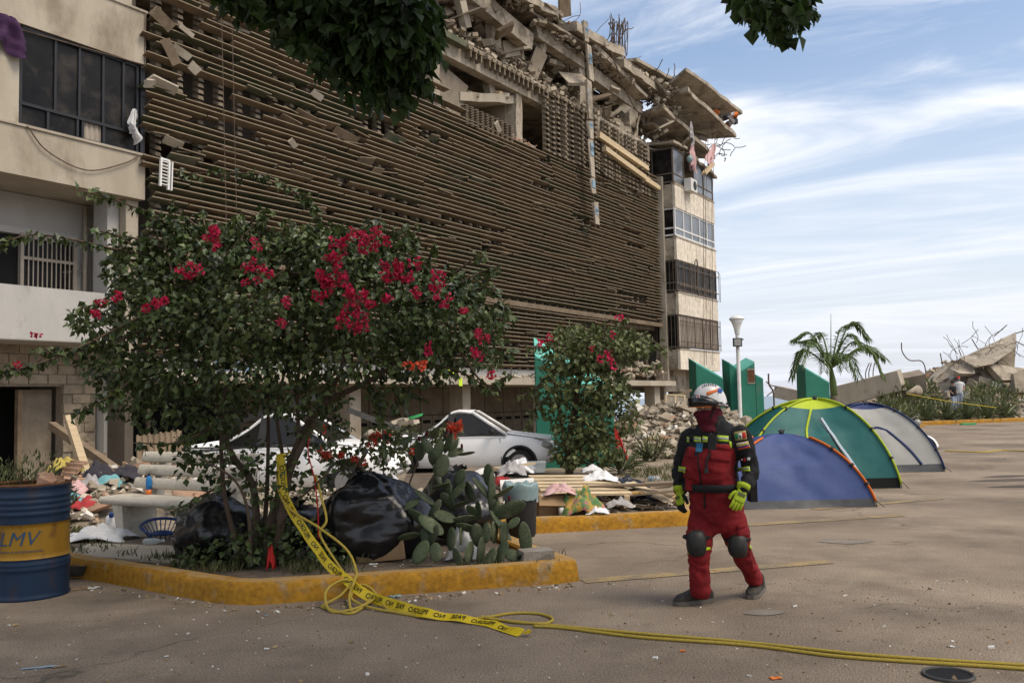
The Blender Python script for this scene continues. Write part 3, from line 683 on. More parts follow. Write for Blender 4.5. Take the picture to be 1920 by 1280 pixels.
heap(rcl,12,28,-.4,1.5,lambda x,y:16.4+.3*noise.noise(V((x*.7,y,3))),80,.08,.25)
heap(rdk,11,28,.3,2.8,lambda x,y:14.6+.9*abs(noise.noise(V((x*.8,y,0)))),260,.2,.8)
heap(rb,20,27.2,-.45,2.2,lambda x,y:2.45+.9*max(0,(x-21)/6)*rr(.2,1),260,.12,.5)
heap(rcl,22,27,-.3,1.2,lambda x,y:2.5+.8*max(0,(x-21)/6)*rr(.3,1),60,.1,.3)
heap(rb,4,21,-.5,-.05,lambda x,y:2.42,260,.05,.2)
heap(rb,26.5,33,-.8,2,lambda x,y:14.15-.16*(x-26.5),120,.1,.4)
heap(rdk,27,34,-1.2,.6,lambda x,y:16.0,160,.1,.45)
heap(rb,26.4,29,-.9,1.5,lambda x,y:14.9+rr(0,1.4),160,.1,.4)
heap(rb,12.6,15.2,.3,1.6,lambda x,y:11.95+.22*(x-12.6),40,.1,.35)
for mb_,mn in ((rb,'rubble'),(rdk,'rubble_dark'),(rcl,'rubble_clay')):
    o=mb_.build('loose_rubble',mn,B); o['kind']='stuff'
# larger chunks one can pick out
for (x,y,sx,sz,off,mn) in ((868,25,.35,1.0,.2,'concrete_pale'),(918,172,.35,.85,.6,'concrete_pale'),(934,180,.35,.45,.4,'plank'),(1130,165,.35,.8,.8,'concrete_pale'),(1143,185,.9,.5,.7,'concrete_pale'),(955,95,1.2,.7,.7,'concrete_pale'),(925,65,.9,1.3,.6,'concrete'),(905,60,1.2,.5,.9,'concrete_dark'),(1055,160,1.1,.8,1.6,'concrete_pale'),(1035,165,1.0,.35,1.3,'concrete'),(850,30,.5,.9,1,'rubble_clay'),(1003,120,.7,1.5,.4,'concrete_dark'),(1015,95,.5,.9,.4,'concrete'),(1128,145,.3,.7,.8,'concrete'),(1150,150,.6,.35,.8,'concrete_dark'),(1215,230,.5,.5,.3,'concrete_dark'),(1160,235,.9,.35,.3,'concrete')):
    d=ray(x,y); s_=((FO-CC).dot(FN)-off)/d.dot(FN); P=CC+d*s_; q=P-FO
    m=MB(); m.rock((0,0,0),sx,.35,sz,Euler((rr(-.3,.3),rr(-.5,.5),rr(-.4,.4))),.3); inst('rubble_chunk',m.mesh('rubble_chunk',mn),B,(q.dot(FD),off,P.z))
for k in range(58):
    m=MB(); sx=rr(.45,1.5); m.rock((0,0,0),sx,rr(.3,.9),rr(.05,.14),Euler((0,0,0)),.25)
    o=inst('broken_plate',m.mesh('broken_plate',rc(('concrete','concrete','concrete_pale','concrete_dark','slat_clay'))),B)
    if k<40: o.location=(rr(10,27.5),rr(-.5,.9),rc((rr(13.6,14.8),rr(15.6,16.9),rr(16.2,17.0))))
    else: o.location=(rr(26.4,33.2),rr(-1.1,.8),rr(13.3,16.7))
    o.rotation_euler=(rr(-1.0,1.0),rr(-.9,.9),rr(-1.5,1.5))
# blue tiled strip dangling from the roof, in broken lengths
zs=[16.5,15.8,14.5,14.2,13.0,12.9,11.4,10.2,9.3]
for i,(za,zb,dx) in enumerate(((16.55,15.75,-.15),(15.7,14.3,.12),(14.2,12.7,-.03),(12.6,11.9,.02),(11.85,10.4,.05),(10.35,9.75,.1),(9.4,8.55,.3))):
    m=MB(); m.bar((19.5+dx-.04,-.6,za),(19.5+dx+.05,-.62,zb),.34,.08,V((0,1,0)),jit=.03); p=m.build('tile_strip','concrete',B)
    for k in range(2):
        a=za+(zb-za)*rr(.05,.5); m=MB(); m.box(19.5+dx-.13,19.5+dx+.12,-.665,-.655,a+(zb-za)*.25,a); m.build('tile','tile_blue',p)
m=MB(); m.tube([(19.5,-.6,16.5),(19.55,-.6,13),(19.6,-.6,10),(19.75,-.6,8.3)],.02,5); m.build('strip_rebar','rebar',B)
# cream planks fallen across the louvres
for a,b_ in (((20.9,-.25,12.45),(25.7,-.25,12.05)),((21.3,-.3,11.95),(25.2,-.35,11.5)),((25.3,-.3,11.5),(26.9,-.3,11.35))):
    m=MB(); m.bar(a,b_,.2,.22,jit=.02); m.build('plank','plank',B)
# rebar and cables on the roof line
def squiggle(a,n,step,r=.02,m='rebar',par=B,name='rebar',up=.3):
    p=V(a); pts=[p.copy()]; d=V((rr(-1,1),rr(-1,0),rr(.2,1))).normalized()
    for _ in range(n): d=(d+V((rr(-.8,.8),rr(-.6,.4),rr(-.7,.7)+up*.3))).normalized(); p=p+d*step; pts.append(p.copy())
    mb=MB(); mb.tube(spline(pts,4),r,5); return mb.build(name,m,par,True)
for k in range(12): squiggle((22.6+rr(-.4,1.2),rr(-.4,.4),17.0),5,.25,up=1.0)
for k in range(6):
    m=MB(); x=23.0+.28*k; m.tube(spline([(x,0,16.9),(x-.2+rr(-.1,.1),-.1,17.8),(x+.05,-.1,18.35+rr(-.3,.2)),(x+.22,0,17.8),(x+.1,0,17.0)],6),.022,5); m.build('rebar_loop','rebar',B,True)
for k in range(22): squiggle((26.9+rr(-.6,1.0),rr(-.9,.2),15.6+rr(-.8,.8)),6,.22,up=-.1)
for k in range(14): squiggle((19+rr(-7,7),rr(-.5,.4),16.7),4,.22,.012,up=.8)
for k in range(26): squiggle((19+rr(-7,7),rr(-.6,.0),15.6+rr(-.5,.5)),5,.2,.012,up=-1.2)
for k in range(14): squiggle((33.6+rr(-1,.8),rr(-1.4,-.2),14.7+rr(-.7,.3)),6,.2,up=-.2)
m=MB(); m.tube(spline([(21.6,-.6,16.1),(22.3,-.7,15.1),(23.6,-.7,14.2),(24.6,-.6,14.25)],6),.03,5); m.build('cable','rebar',B,True)
for t0 in (30.2,30.5,31.4):
    m=MB(); m.tube([(t0,-1.65,16.6),(t0+.02,-1.2,11),(t0+.05,-.95,3.2)],.012,4); m.build('cable','rebar',B)
for t0 in (1.7,2.0):
    m=MB(); m.tube([(t0,-.3,12),(t0+.25,-.3,3.0)],.01,4); m.build('cable','rebar',B)

# ---- tower of balconies at the end
TX0,TX1,TY=27.42,32.72,-.87
bb('tower_core','concrete_dark',28.2,32.3,.55,6.0,1.95,13.3)
for i,(z0,z1) in enumerate(((10.5,11.6),(8.05,9.08),(5.5,6.5),(2.95,3.87))):
    fl=bb('balcony_slab','concrete',TX0,TX1,TY+.12,.6,z0,z0+.16)
    e=[TX0,28.75,29.9,31.1,31.9,TX1]
    for a,b_ in zip(e[:-1],e[1:]):
        bb('parapet_panel','parapet_panel',a+.012,b_-.012,TY,TY+.12,z0,z1)
    bb('parapet_panel','concrete',TX0-.0,TX0+.12,TY+.13,.3,z0,z1)
    bb('parapet_panel','concrete',TX1-.12,TX1,TY+.13,.6,z0,z1)
    bb('parapet_cap','concrete_pale',TX0-.03,TX1+.03,TY-.03,TY+.16,z1+.002,z1+.05)
bb('ground_wall','concrete',27.5,30.2,.0,.2,1.95,2.95); bb('ground_wall','concrete_dark',29.0,32.6,.2,.45,0,2.95)
bb('column','concrete',27.2,27.5,-.1,.3,0,2.9)
def tower_window(z0,z1,frame,fw,glass,nlong,low=None,bars=0,barm='frame_brown',skip=()):
    f=MB()
    def fb(x0,x1,y0,y1,a,b_): f.box(x0,x1,y0,y1,a,b_)
    yo=TY+.04
    # long face
    xs=[TX0+.03+(TX1-TX0-.06)*k/nlong for k in range(nlong+1)]
    fb(xs[0],xs[-1],yo,yo+.07,z0+.05,z0+.05+fw); fb(xs[0],xs[-1],yo,yo+.07,z1-fw,z1)
    for x in xs: fb(x-fw/2,x+fw/2,yo-.004,yo+.074,z0+.05,z1)
    if low: fb(xs[0],xs[-1],yo+.003,yo+.067,z0+low,z0+low+fw)
    # short face
    xo=TX0+.04
    fb(xo,xo+.07,yo+.08,.3,z0+.05,z0+.05+fw); fb(xo,xo+.07,yo+.08,.3,z1-fw,z1)
    fb(xo-.004,xo+.074,.22,.22+fw,z0+.05,z1)
    if low: fb(xo+.003,xo+.067,yo+.08,.3,z0+low,z0+low+fw)
    fo=f.build('window_frame',frame,B)
    zz0=z0+.05+fw; zl=z0+low if low else None
    for k in range(nlong):
        if k in skip: continue
        g_=MB(); g_.box(xs[k]+fw/2,xs[k+1]-fw/2,yo+.03,yo+.042,(zl+fw if low else zz0),z1-fw); g_.build('pane',glass,fo)
        if low:
            g_=MB(); g_.box(xs[k]+fw/2,xs[k+1]-fw/2,yo+.03,yo+.042,zz0,zl); g_.build('pane',glass,fo)
    g_=MB(); g_.box(xo+.03,xo+.042,yo+.08,.22,(zl+fw if low else zz0),z1-fw); g_.build('pane','glass_dark',fo)
    if low:
        g_=MB(); g_.box(xo+.03,xo+.042,yo+.08,.22,zz0,zl); g_.build('pane','glass_dark',fo)
    if bars:
        n_=bars
        for k in range(n_+1):
            x=TX0+(TX1-TX0)*k/n_; m=MB(); m.box(x-.011,x+.011,TY-.10,TY-.078,z0+.02,z1-.02); m.build('grille_bar',barm,B)
        m=MB(); m.box(TX0,TX1,TY-.077,TY-.05,z0+.3,z0+.34); m.box(TX0,TX1,TY-.077,TY-.05,z1-.34,z1-.3); m.build('grille_rail',barm,B)
        for k in range(6):
            y=TY+1.1*k/6; m=MB(); m.box(TX0-.06,TX0-.04,y,y+.02,z0+.02,z1-.02); m.build('grille_bar',barm,B)
    return fo
tower_window(11.65,13.35,'frame_brown',.06,'glass_grey',4,.45,skip=(1,))
tower_window(9.13,10.5,'alu_white',.075,'glass_grey',5,.38)
tower_window(6.55,8.05,'frame_brown',.07,'glass_dark',6,.4,bars=13)
tower_window(3.92,5.5,'frame_brown',.06,'curtain',5,.0,bars=30)
# bars that stick out at the end of the third balcony
for k in range(5):
    m=MB(); x=TX1+.05+.07*k; m.tube([(TX1,TY+.2*k,6.55),(TX1+.42,TY+.2*k,6.5),(TX1+.46,TY+.2*k,7.95),(TX1,TY+.2*k,8.05)],.014,5); m.build('grille_bar','frame_brown',B)
m=MB(); m.tube(spline([(29.2,-1.02,6.6),(29.15,-1.05,7.8),(29.35,-1.05,8.25),(29.6,-1.05,7.9),(29.55,-1.05,6.5)],5),.03,5); m.build('bent_bar','frame_brown',B,True)
# air conditioner part of the facade
ac=bb('air_conditioner','air_unit',28.55,29.35,-1.25,-.9,11.45,12.05)
m=MB(); m.lathe([(.2,0),(.22,.01),(.2,.02),(.05,.02)],20); o=m.build('fan_grille','trim_black',ac); o.location=(29.05,-1.252,11.75); o.rotation_euler=(pi/2,0,0)

def drape(name,lab,x,y,off,w_,h_,mn,seed,cat='cloth',tw=0):
    """limp cloth hanging from a point of the facade"""
    d=ray(x,y); s_=((FO-CC).dot(FN)+off)/d.dot(FN); P=CC+d*s_
    m=MB()
    def fn(u,v):
        q=(u-.5)*w_*(.35+.65*v**.6)+fbm((seed,v*2,0),1)*.15*v
        dd=.07*sin(u*14+seed)*(.3+v)+fbm((u*3,v*3,seed))*.06
        return P+FD*(q+tw*v)-FN*(-dd)+V((0,0,-h_*v*(1+.18*sin(u*7+seed))))
    m.grid(fn,14,14); o=m.build(name,mn,None,True); c_=V(o.data.vertices[0].co)
    for v_ in o.data.vertices: v_.co-=P
    o.location=P; return tag(o,lab,cat)
drape('hanging_cloth','pink cloth hanging over the wrecked top balcony above the air conditioner',1297,268,1.1,.9,1.25,'cloth_pink',1.2)
drape('hanging_cloth','pink cloth snagged at the far end of the wrecked top balcony',1340,270,1.15,.8,1.3,'cloth_pink',5.2,tw=-.9)
drape('hanging_cloth','grey striped cloth hanging from the slab edge above the top balcony',1296,228,1.2,.5,1.0,'cloth_grey',3.3)
drape('hanging_cloth','purple clothes hanging at the upper left edge of the photo',12,28,.1,.9,.65,'cloth_purple',2.2)
drape('hanging_cloth','knotted white curtain end hanging out of the black balcony window',252,205,.12,.22,.62,'cloth_white',4.4)
# blue barrel inside the top balcony
P=wpt(27.95,-.45,11.66); t_=thing('plastic_barrel','blue plastic barrel in the wrecked top balcony','barrel',P)
m=MB(); m.lathe([(.25,0),(.29,.03),(.30,.3),(.29,.33),(.30,.36),(.30,.7),(.27,.85),(.2,.9)],20); m.build('body','blue_plastic',t_,True); m=MB(); m.lathe([(.2,.9),(.2,.94),(.05,.95)],16); m.build('lid','blue_plastic',t_)
m=MB(); m.tube([(0,0,0),(1.25,0,.35)],.02,4); 
P=wpt(30.2,-1.3,12.55); m=MB(); m.bar((0,0,0),FD*1.3+V((0,0,.75)),.24,.12); o=m.build('broken_board','plank'); o.location=P; tag(o,'short tan board jutting from the wrecked top balcony','board')
P=wpt(28.75,-1.15,13.0); m=MB(); m.ell((0,0,0),.16,.16,.18,12,8); o=m.build('plastic_ball','bag_teal',None,True); o.location=P; tag(o,'small turquoise ball lodged beside the pink cloth','ball')
P=wpt(17.3,1.2,13.95); t_=thing('blue_drum','blue drum lying in the rubble of the crushed storey','drum',P); m=MB(); m.tube([(0,0,0),(.55,-.3,.05)],.3,16); m.build('body','tile_blue',t_,True)
m=MB(); m.tube([(.555,-.303,.05),(.6,-.33,.055)],.26,16); m.build('lid','trim_black',t_)
P=wpt(33.4,-1.3,15.9); t_=thing('debris_bundle','dark tangle of junk wedged between the hanging roof slabs','debris',P)
for k in range(9): m=MB(); m.rock((rr(-.5,.9),rr(-.5,.3),rr(-.2,.5)),rr(.2,.6),.3,rr(.15,.4)); m.build('junk_piece',rc(('cloth_dark','cloth_dark','cloth_grey','orange')),t_)

# writing and spray marks on the ledge
for x,y,w_,h_,mn,nm in ((840,700,.55,.16,'spray_lime','spray_mark'),(864,716,.09,.12,'spray_lime','spray_mark')):
    d=ray(x,y); yy=-.556 if y>708 else .014; s_=((FO-CC).dot(FN)-yy)/d.dot(FN); q=CC+d*s_-FO
    m=MB(); m.grid(lambda u,v:V((q.dot(FD)+(u-.5)*w_*2+fbm((u*3,v,0))*.1,yy,q.z+(v-.5)*h_*2)),4,2); m.build(nm,mn,B)
o=text_mesh('lettering','LOCAL',.34,'paint_sky',B); o.location=(2.35,.012,2.59); o.rotation_euler=(pi/2,0,0)

# ---------------------------------------------------------------- apartment block on the left
A=thing('apartment_block','pale apartment block with enclosed balconies at the left edge','building',FO,FROT)
def ab(name,m,x0,x1,y0,y1,z0,z1,parent=A,label=None): return bb(name,m,x0,x1,y0,y1,z0,z1,parent,label)
ab('wall','concrete_pale',-14,-.35,1.5,9,2.6,16)
ab('end_wall','concrete_pale',-.33,-.05,.9,9,2.45,16)
def para(z0,z1,x1,m):
    ab('parapet',m,-14,x1,.0,.14,z0,z1); ab('balcony_slab','concrete_pale' if m!='render_white' else 'render_white',-14,x1-.004,.145,1.5,z0,z0+.18)
    ab('parapet_return',m,x1-.14,x1-.002,.145,1.2,z0+.002,z1)
    ab('parapet_cap',m,-14,x1+.03,-.035,.16,z1+.002,z1+.05)
para(6.07,7.0,-.03,'concrete_pale'); para(8.98,10.12,-.03,'concrete_pale')
para(11.9,12.9,-.03,'concrete_pale')
# white rounded parapet
m=MB(); path=[V((-14,0,0)),V((-1.1,0,0))]+[V((-1.1+.65*sin(a),.65-.65*cos(a),0)) for a in [pi/2*k/7 for k in range(1,8)]]+[V((-.45,1.5,0))]
rings=[]
for i,p in enumerate(path):
    d=(path[min(i+1,len(path)-1)]-path[max(i-1,0)]).normalized(); n_=V((-d.y,d.x,0)); rings.append([p+V((0,0,3.0)),p+V((0,0,4.0)),p+n_*.14+V((0,0,4.0)),p+n_*.14+V((0,0,3.0))])
m.loft(rings); m.build('parapet','render_white',A)
m=MB(); m.prism([(p.x-.004,p.y+.004) for p in path]+[(-14,1.5)],2.985,3.16); m.build('balcony_slab','render_white',A)
# closed storey: pale panel + black window
ab('wall_panel','concrete_pale',-3.4,-2.72,.03,.2,7.0,8.98); ab('wall_panel','concrete_pale',-14,-3.43,.03,.2,7.0,8.98)
f=MB(); X0,X1,Z0,Z1=-2.70,-.16,7.06,8.96
for x in (X0,-2.02,-1.52,-1.0,-.54,X1-.05): f.box(x,x+.05,.05,.13,7.5,Z1)
for x in (X0,-2.16,-1.55,-1.44,-.98,X1-.05): f.box(x,x+.05,.05,.13,Z0,7.44)
f.box(X0,X1,.04,.14,7.44,7.5); f.box(X0,X1,.05,.13,Z1-.05,Z1); f.box(X0,X1,.05,.13,Z0-.02,Z0+.03); f.box(-.13,-.03,.02,.2,7.05,8.97)
fo=f.build('window_frame','frame_black',A)
def pane(x0,x1,z0,z1,m='glass_dark',y=.09,par=fo):
    g_=MB(); g_.box(x0,x1,y,y+.01,z0,z1); return g_.build('pane',m,par)
e=[X0+.05,-2.02,-1.52,-1.0,-.54,X1-.05]
for a,b_ in zip(e[:-1],e[1:]): pane(a+.05 if a>X0+.06 else a,b_,7.5,Z1-.05)
for a,b_ in ((X0+.05,-2.16),(-2.11,-1.55),(-.93,X1-.05)): pane(a,b_,Z0+.03,7.44)
m=MB(); m.grid(lambda u,v:V((-1.39+u*.4,.11+.025*sin(u*22)*(1-v*.5),Z0+.03+v*.4)),24,4); m.build('curtain','curtain',A,True)
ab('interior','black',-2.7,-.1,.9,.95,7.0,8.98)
m=MB(); m.tube(spline([wpt(0,0,0)*0+V((-2.6,-.05,7.02)),V((-2.2,-.06,6.62)),V((-1.4,-.06,6.42)),V((-.6,-.06,6.72)),V((-.2,-.05,6.98))],6),.014,5); m.build('cable','rebar',A,True)
m=MB(); m.tube([V((-2.7,.02,8.86)),V((-.06,-.005,8.985)),V((-.06,-.04,10.1))],.014,5); m.build('cable','rebar',A,True)
# storey above: window strip with lattice
ab('window_band','glass_dark',-2.6,-.9,.2,.25,10.2,11.9); ab('lattice_panel','concrete_pale',-.75,-.3,.1,.2,10.17,10.6)
# open balcony storey
ab('wall_render','render_white',-14,-.34,1.42,1.495,3.17,6.06)
ab('pillar','render_white',-.62,-.36,.42,.9,4.0,6.06); ab('pillar','concrete_pale',-.34,-.05,.2,.9,2.45,6.06)
ab('door_opening','black',-4.2,-1.95,1.38,1.425,3.2,5.2); ab('lintel','render_white',-4.3,-.72,1.30,1.40,5.22,5.36)
f=MB(); f.box(-1.95,-1.88,1.28,1.38,4.0,5.25); f.box(-.80,-.74,1.28,1.38,4.0,5.25); f.box(-1.88,-.80,1.28,1.38,5.15,5.25); f.box(-1.88,-.80,1.28,1.34,4.72,4.78)
go=f.build('window_frame','grille',A); ab('pane','glass_dark',-1.88,-.80,1.385,1.40,4.0,5.2,go)
for k in range(11):
    x=-1.80+k*.097; ab('grille_bar','grille',x,x+.022,1.27,1.29,4.0,5.2,go)
m=MB(); m.tube([V((-.55,1.30,3.2)),V((-.55,1.30,6.0))],.05,8); m.build('drain_pipe','concrete_pale',A,True)
m=MB(); m.tube([V((-1.0,1.38,4.55)),V((-.62,1.30,4.62)),V((-.6,1.28,5.0))],.015,5); m.build('conduit','concrete_dark',A)
# ground floor: block wall with opening
ab('wall_core','mortar',-1.05,-.33,1.23,1.5,0,2.98); ab('wall_core','mortar',-6,-1.07,1.23,1.5,2.16,2.98)
bl=MB(); bl.box(-.195,.195,-.03,.05,-.095,.095); bme=bl.mesh('concrete_block','block')
r_=0; z=.1
while z<2.95:
    x=-1.05+(.1 if r_%2 else -.1); x0=-6 if z>2.12 else -1.07
    xx=x0+.2*(r_%2)+.2
    while xx<-.33:
        inst('concrete_block',bme,A,(xx,1.23+rr(-.012,.012),z),(0,0,rr(-.015,.015)),(rr(.94,1) if xx+.2<-.33 else .6,1,rr(.94,1))); xx+=.4
    z+=.2; r_+=1
ab('opening','black',-6,-1.07,2.4,2.45,0,2.16); ab('shutter','rubble_dark',-1.75,-1.08,1.6,1.64,0,2.1); ab('door_frame','wood_dark',-1.84,-1.76,1.5,1.62,0,2.1)
ab('pillar','render_white',-.28,.06,1.0,1.35,0,2.97)
ab('opening_wall','black',.1,4.6,3.0,3.05,0,2.19)
ab('post','concrete',1.2,1.28,1.6,1.68,0,2.19)

# ---------------------------------------------------------------- plants
def rdir(): 
    while True:
        v=V((rr(-1,1),rr(-1,1),rr(-1,1)))
        if .05<v.length<1: return v.normalized()
def leafy(mb,p,out,L,droop=.5):
    d=(out*.7+rdir()*.8+V((0,0,-droop))).normalized(); n=(V((0,0,1))+rdir()*.9+out*.4).normalized()
    l=L*rr(.65,1.15); mb.leaf(p,d,n,l,l*rr(.62,.85),rr(.05,.3))
def bracts(mb,c,r,n,s=.035):
    for _ in range(n):
        v=rdir()*r*rr(.3,1); d=(v.normalized()*.8+rdir()*.7).normalized(); L=s*rr(.8,1.3); mb.leaf(c+v,d,rdir(),L,L*.95,.2)
class Bush:
    def __init__(s,root,Yc): s.root=root; s.Yc=Yc; s.leaf=MB(); s.pale=MB(); s.wood=MB()
    def cluster(s,cx,cy,rx,ry,n,L,dY=1.2,k=1700.0,hollow=.35,pale=.05):
        for _ in range(n):
            v=rdir()*(rr(hollow**3,1)**(1/3))
            Y=s.Yc+v.y*dY; x=cx+v.x*rx; y=cy+v.z*-ry
            # lumpy outline
            q=1+.28*noise.noise(V((x*.02,y*.02,Y)));
            p=at(cx+(x-cx)*q,cy+(y-cy)*q,Y)
            leafy(s.pale if rr(0,1)<pale else s.leaf,p,V((v.x,v.y,v.z)),L)
    def shoot(s,pts,n,L,r0=.012,spread=.06,pale=.1,flower=None):
        P=spline([at(x,y,Y) for x,y,Y in pts],8); N=len(P)
        s.wood.tube(P,[r0*(1-.75*i/N)+.002 for i in range(N)],5)
        for _ in range(n):
            u=rr(0,N-1.01); i=int(u); p=P[i].lerp(P[i+1],u-i)+rdir()*spread*rr(0,1)
            leafy(s.pale if rr(0,1)<pale*(1+2*u/N) else s.leaf,p,rdir(),L,.7)
    def limb(s,pts,r0,r1):
        P=spline([at(x,y,Y) for x,y,Y in pts],7); N=len(P)
        s.wood.tube(P,[r0+(r1-r0)*i/(N-1) for i in range(N)],8)
    def done(s,lm='leaf_boug',stem='stem'):
        s.leaf.build('foliage',lm,s.root,world=True)
        if s.pale.v: s.pale.build('pale_foliage','leaf_pale',s.root,world=True)  # paler leaves: natural variation plus leaf highlights put into the colour
        s.wood.build(stem,'bark',s.root,True,world=True)
BY=8.95
base=gnd(495,1056,.125)
bo=thing('bougainvillea','large dark bougainvillea with crimson blossoms in the planter behind the kerb','shrub',base)
b=Bush(bo,BY)
b.limb([(500,1058,8.9),(505,990,8.95),(540,880,8.95),(575,800,8.95),(610,755,8.9),(690,715,8.8),(760,670,8.7)],.05,.02)
b.limb([(515,1056,8.85),(530,960,8.8),(545,880,8.85),(590,790,8.9)],.045,.03)
b.limb([(480,1058,9.0),(480,960,9.1),(470,900,9.1),(430,840,9.1),(395,700,9.0),(350,590,8.9),(330,520,8.8)],.045,.015)
b.limb([(455,1056,8.9),(425,950,8.8),(415,850,8.8),(420,740,8.8),(460,620,8.9)],.028,.012)
b.limb([(490,1056,9.1),(500,930,9.2),(503,800,9.2),(500,640,9.3)],.028,.012)
b.limb([(470,1056,8.7),(465,960,8.6),(440,900,8.5),(380,860,8.4)],.02,.008)
b.limb([(525,1056,9.0),(535,900,9.1),(520,760,9.2),(560,620,9.2)],.025,.012)
b.limb([(600,770,8.9),(640,690,8.9),(650,600,9.0),(660,500,9.0)],.025,.01)
b.limb([(560,830,8.9),(560,700,8.9),(590,600,8.8)],.022,.01)
b.limb([(505,1040,8.9),(540,960,8.7),(600,900,8.5),(620,880,8.5)],.016,.006)
b.limb([(395,700,9.0),(300,640,8.9),(220,630,8.8)],.018,.007)
for cx,cy,rx,ry,n,dY in ((480,570,185,115,3100,1.2),(300,565,100,85,1150,1.0),(395,475,130,58,1150,1.0),(690,560,150,105,2400,1.1),(640,480,115,60,1500,.9),(835,595,100,75,1350,.9),(905,640,45,55,260,.6),(450,690,160,65,1150,1.1),(660,670,140,55,850,1.0),(790,670,90,50,650,.8),(320,700,100,55,800,.9),(215,680,65,45,430,.7),(175,605,55,34,260,.6),(250,500,60,55,420,.7),(540,745,120,35,420,.9),(400,775,60,45,260,.7),(385,860,55,50,110,.5),(560,890,65,65,150,.5),(740,740,50,35,120,.5),(560,445,60,26,260,.6),(850,540,78,34,420,.6),(930,590,36,26,90,.4),(480,1020,60,40,260,.5),(355,845,30,35,50,.3),(430,1035,80,34,320,.4),(560,1015,70,48,300,.5),(360,1045,40,22,90,.3),(620,1040,40,26,110,.3),(300,765,75,40,200,.7),(235,750,50,36,130,.6),(440,850,50,50,120,.5),(500,900,50,50,130,.5),(600,800,60,40,150,.5)):
    b.cluster(cx,cy,rx,ry,n,.082,dY,pale=.17)
SH=[([(330,560,8.7),(250,600,8.4),(130,660,8.0),(40,690,7.7),(-20,700,7.5)],90),([(300,600,8.7),(220,640,8.4),(150,650,8.2),(60,655,8.0)],60),
([(300,480,8.8),(230,470,8.5),(140,450,8.2),(60,440,7.9),(-10,460,7.7)],70),([(330,500,8.7),(310,420,8.6),(230,380,8.5),(146,356,8.4)],75),
([(600,430,8.8),(570,375,8.8),(500,330,8.8),(420,325,8.8),(330,325,8.8)],75),([(600,450,8.8),(590,390,8.8),(560,360,8.8)],30),
([(260,700,8.5),(210,740,8.3),(140,780,8.2)],55),([(400,800,8.6),(330,830,8.4),(250,830,8.3)],35),([(850,640,8.6),(910,720,8.5),(960,700,8.5)],26),
([(800,680,8.6),(870,700,8.5),(930,740,8.4)],30),([(860,560,8.7),(920,540,8.6),(960,600,8.5)],30),([(320,560,8.6),(220,560,8.4),(150,580,8.2)],45),
([(250,460,8.6),(215,440,8.5),(165,430,8.4)],20),([(700,720,8.6),(716,780,8.6),(718,850,8.6)],60),([(430,900,8.5),(360,940,8.4),(320,960,8.4)],20),
([(700,520,8.7),(760,480,8.7),(800,500,8.7)],20),([(380,440,8.7),(350,410,8.7),(300,400,8.7)],25),([(870,650,8.6),(930,670,8.5),(965,660,8.5)],22)]
for _ in range(60):
    a=rr(pi*.02,pi*1.0); cx,cy=rc(((480,540),(330,540),(650,530),(780,570),(400,500))); r0=rr(110,150); x0=cx+cos(a)*r0*1.1; y0=cy-sin(a)*r0*.75; dl=rr(30,75)
    SH.append(([(cx,cy,rr(8.4,9.4)),(x0,y0,8.8),(x0+cos(a)*dl,y0-sin(a)*dl*.55+8,rr(8.2,9.2))],16))
for pts,n in SH: b.shoot(pts,int(n*1.6),.085)
b.done()
FLW=[(668,436,3),(635,461,3),(650,447,2),(688,447,3),(715,452,3),(617,479,2),(635,486,3),(630,495,2),(610,515,3),(635,524,4),(600,519,2),(596,555,2),(607,538,3),(657,558,3),(686,553,2),(668,567,4),(695,576,2),(659,587,3),(671,605,4),(641,603,2),(727,558,2),(718,502,2),(729,519,3),(751,497,2),(756,508,3),(778,495,2),(767,528,1),(779,551,2),(819,520,3),(819,538,2),(831,565,3),(870,583,1),(801,652,2),(893,625,1),(907,634,2),(896,664,2),(921,702,1),(398,431,3),(412,445,3),(388,445,1),(481,455,2),(471,493,4),(488,517,4),(357,506,3),(345,510,2),(372,505,1),(287,565,2),(218,558,2),(182,591,2),(190,568,1),(533,565,2),(526,603,1),(29,683,1),(67,630,1),(457,531,1),(640,596,1),(664,618,2),(648,540,2),(702,438,2),(680,462,2),(405,460,1),(308,563,1),(277,581,1),(700,462,1),(742,512,2),(622,533,3)]
for x,y,s_ in FLW:
    m=MB(); Y=7.75 if 250<x<900 and y>420 else 8.2
    c=at(x,y,Y)
    for q in range(1+s_): bracts(m,c+V((rr(-1,1),rr(-.5,.5),rr(-1,1)))*.02*s_,.026,12,.030)
    m.build('flower_cluster','bract',bo,world=True)['kind']='stuff'

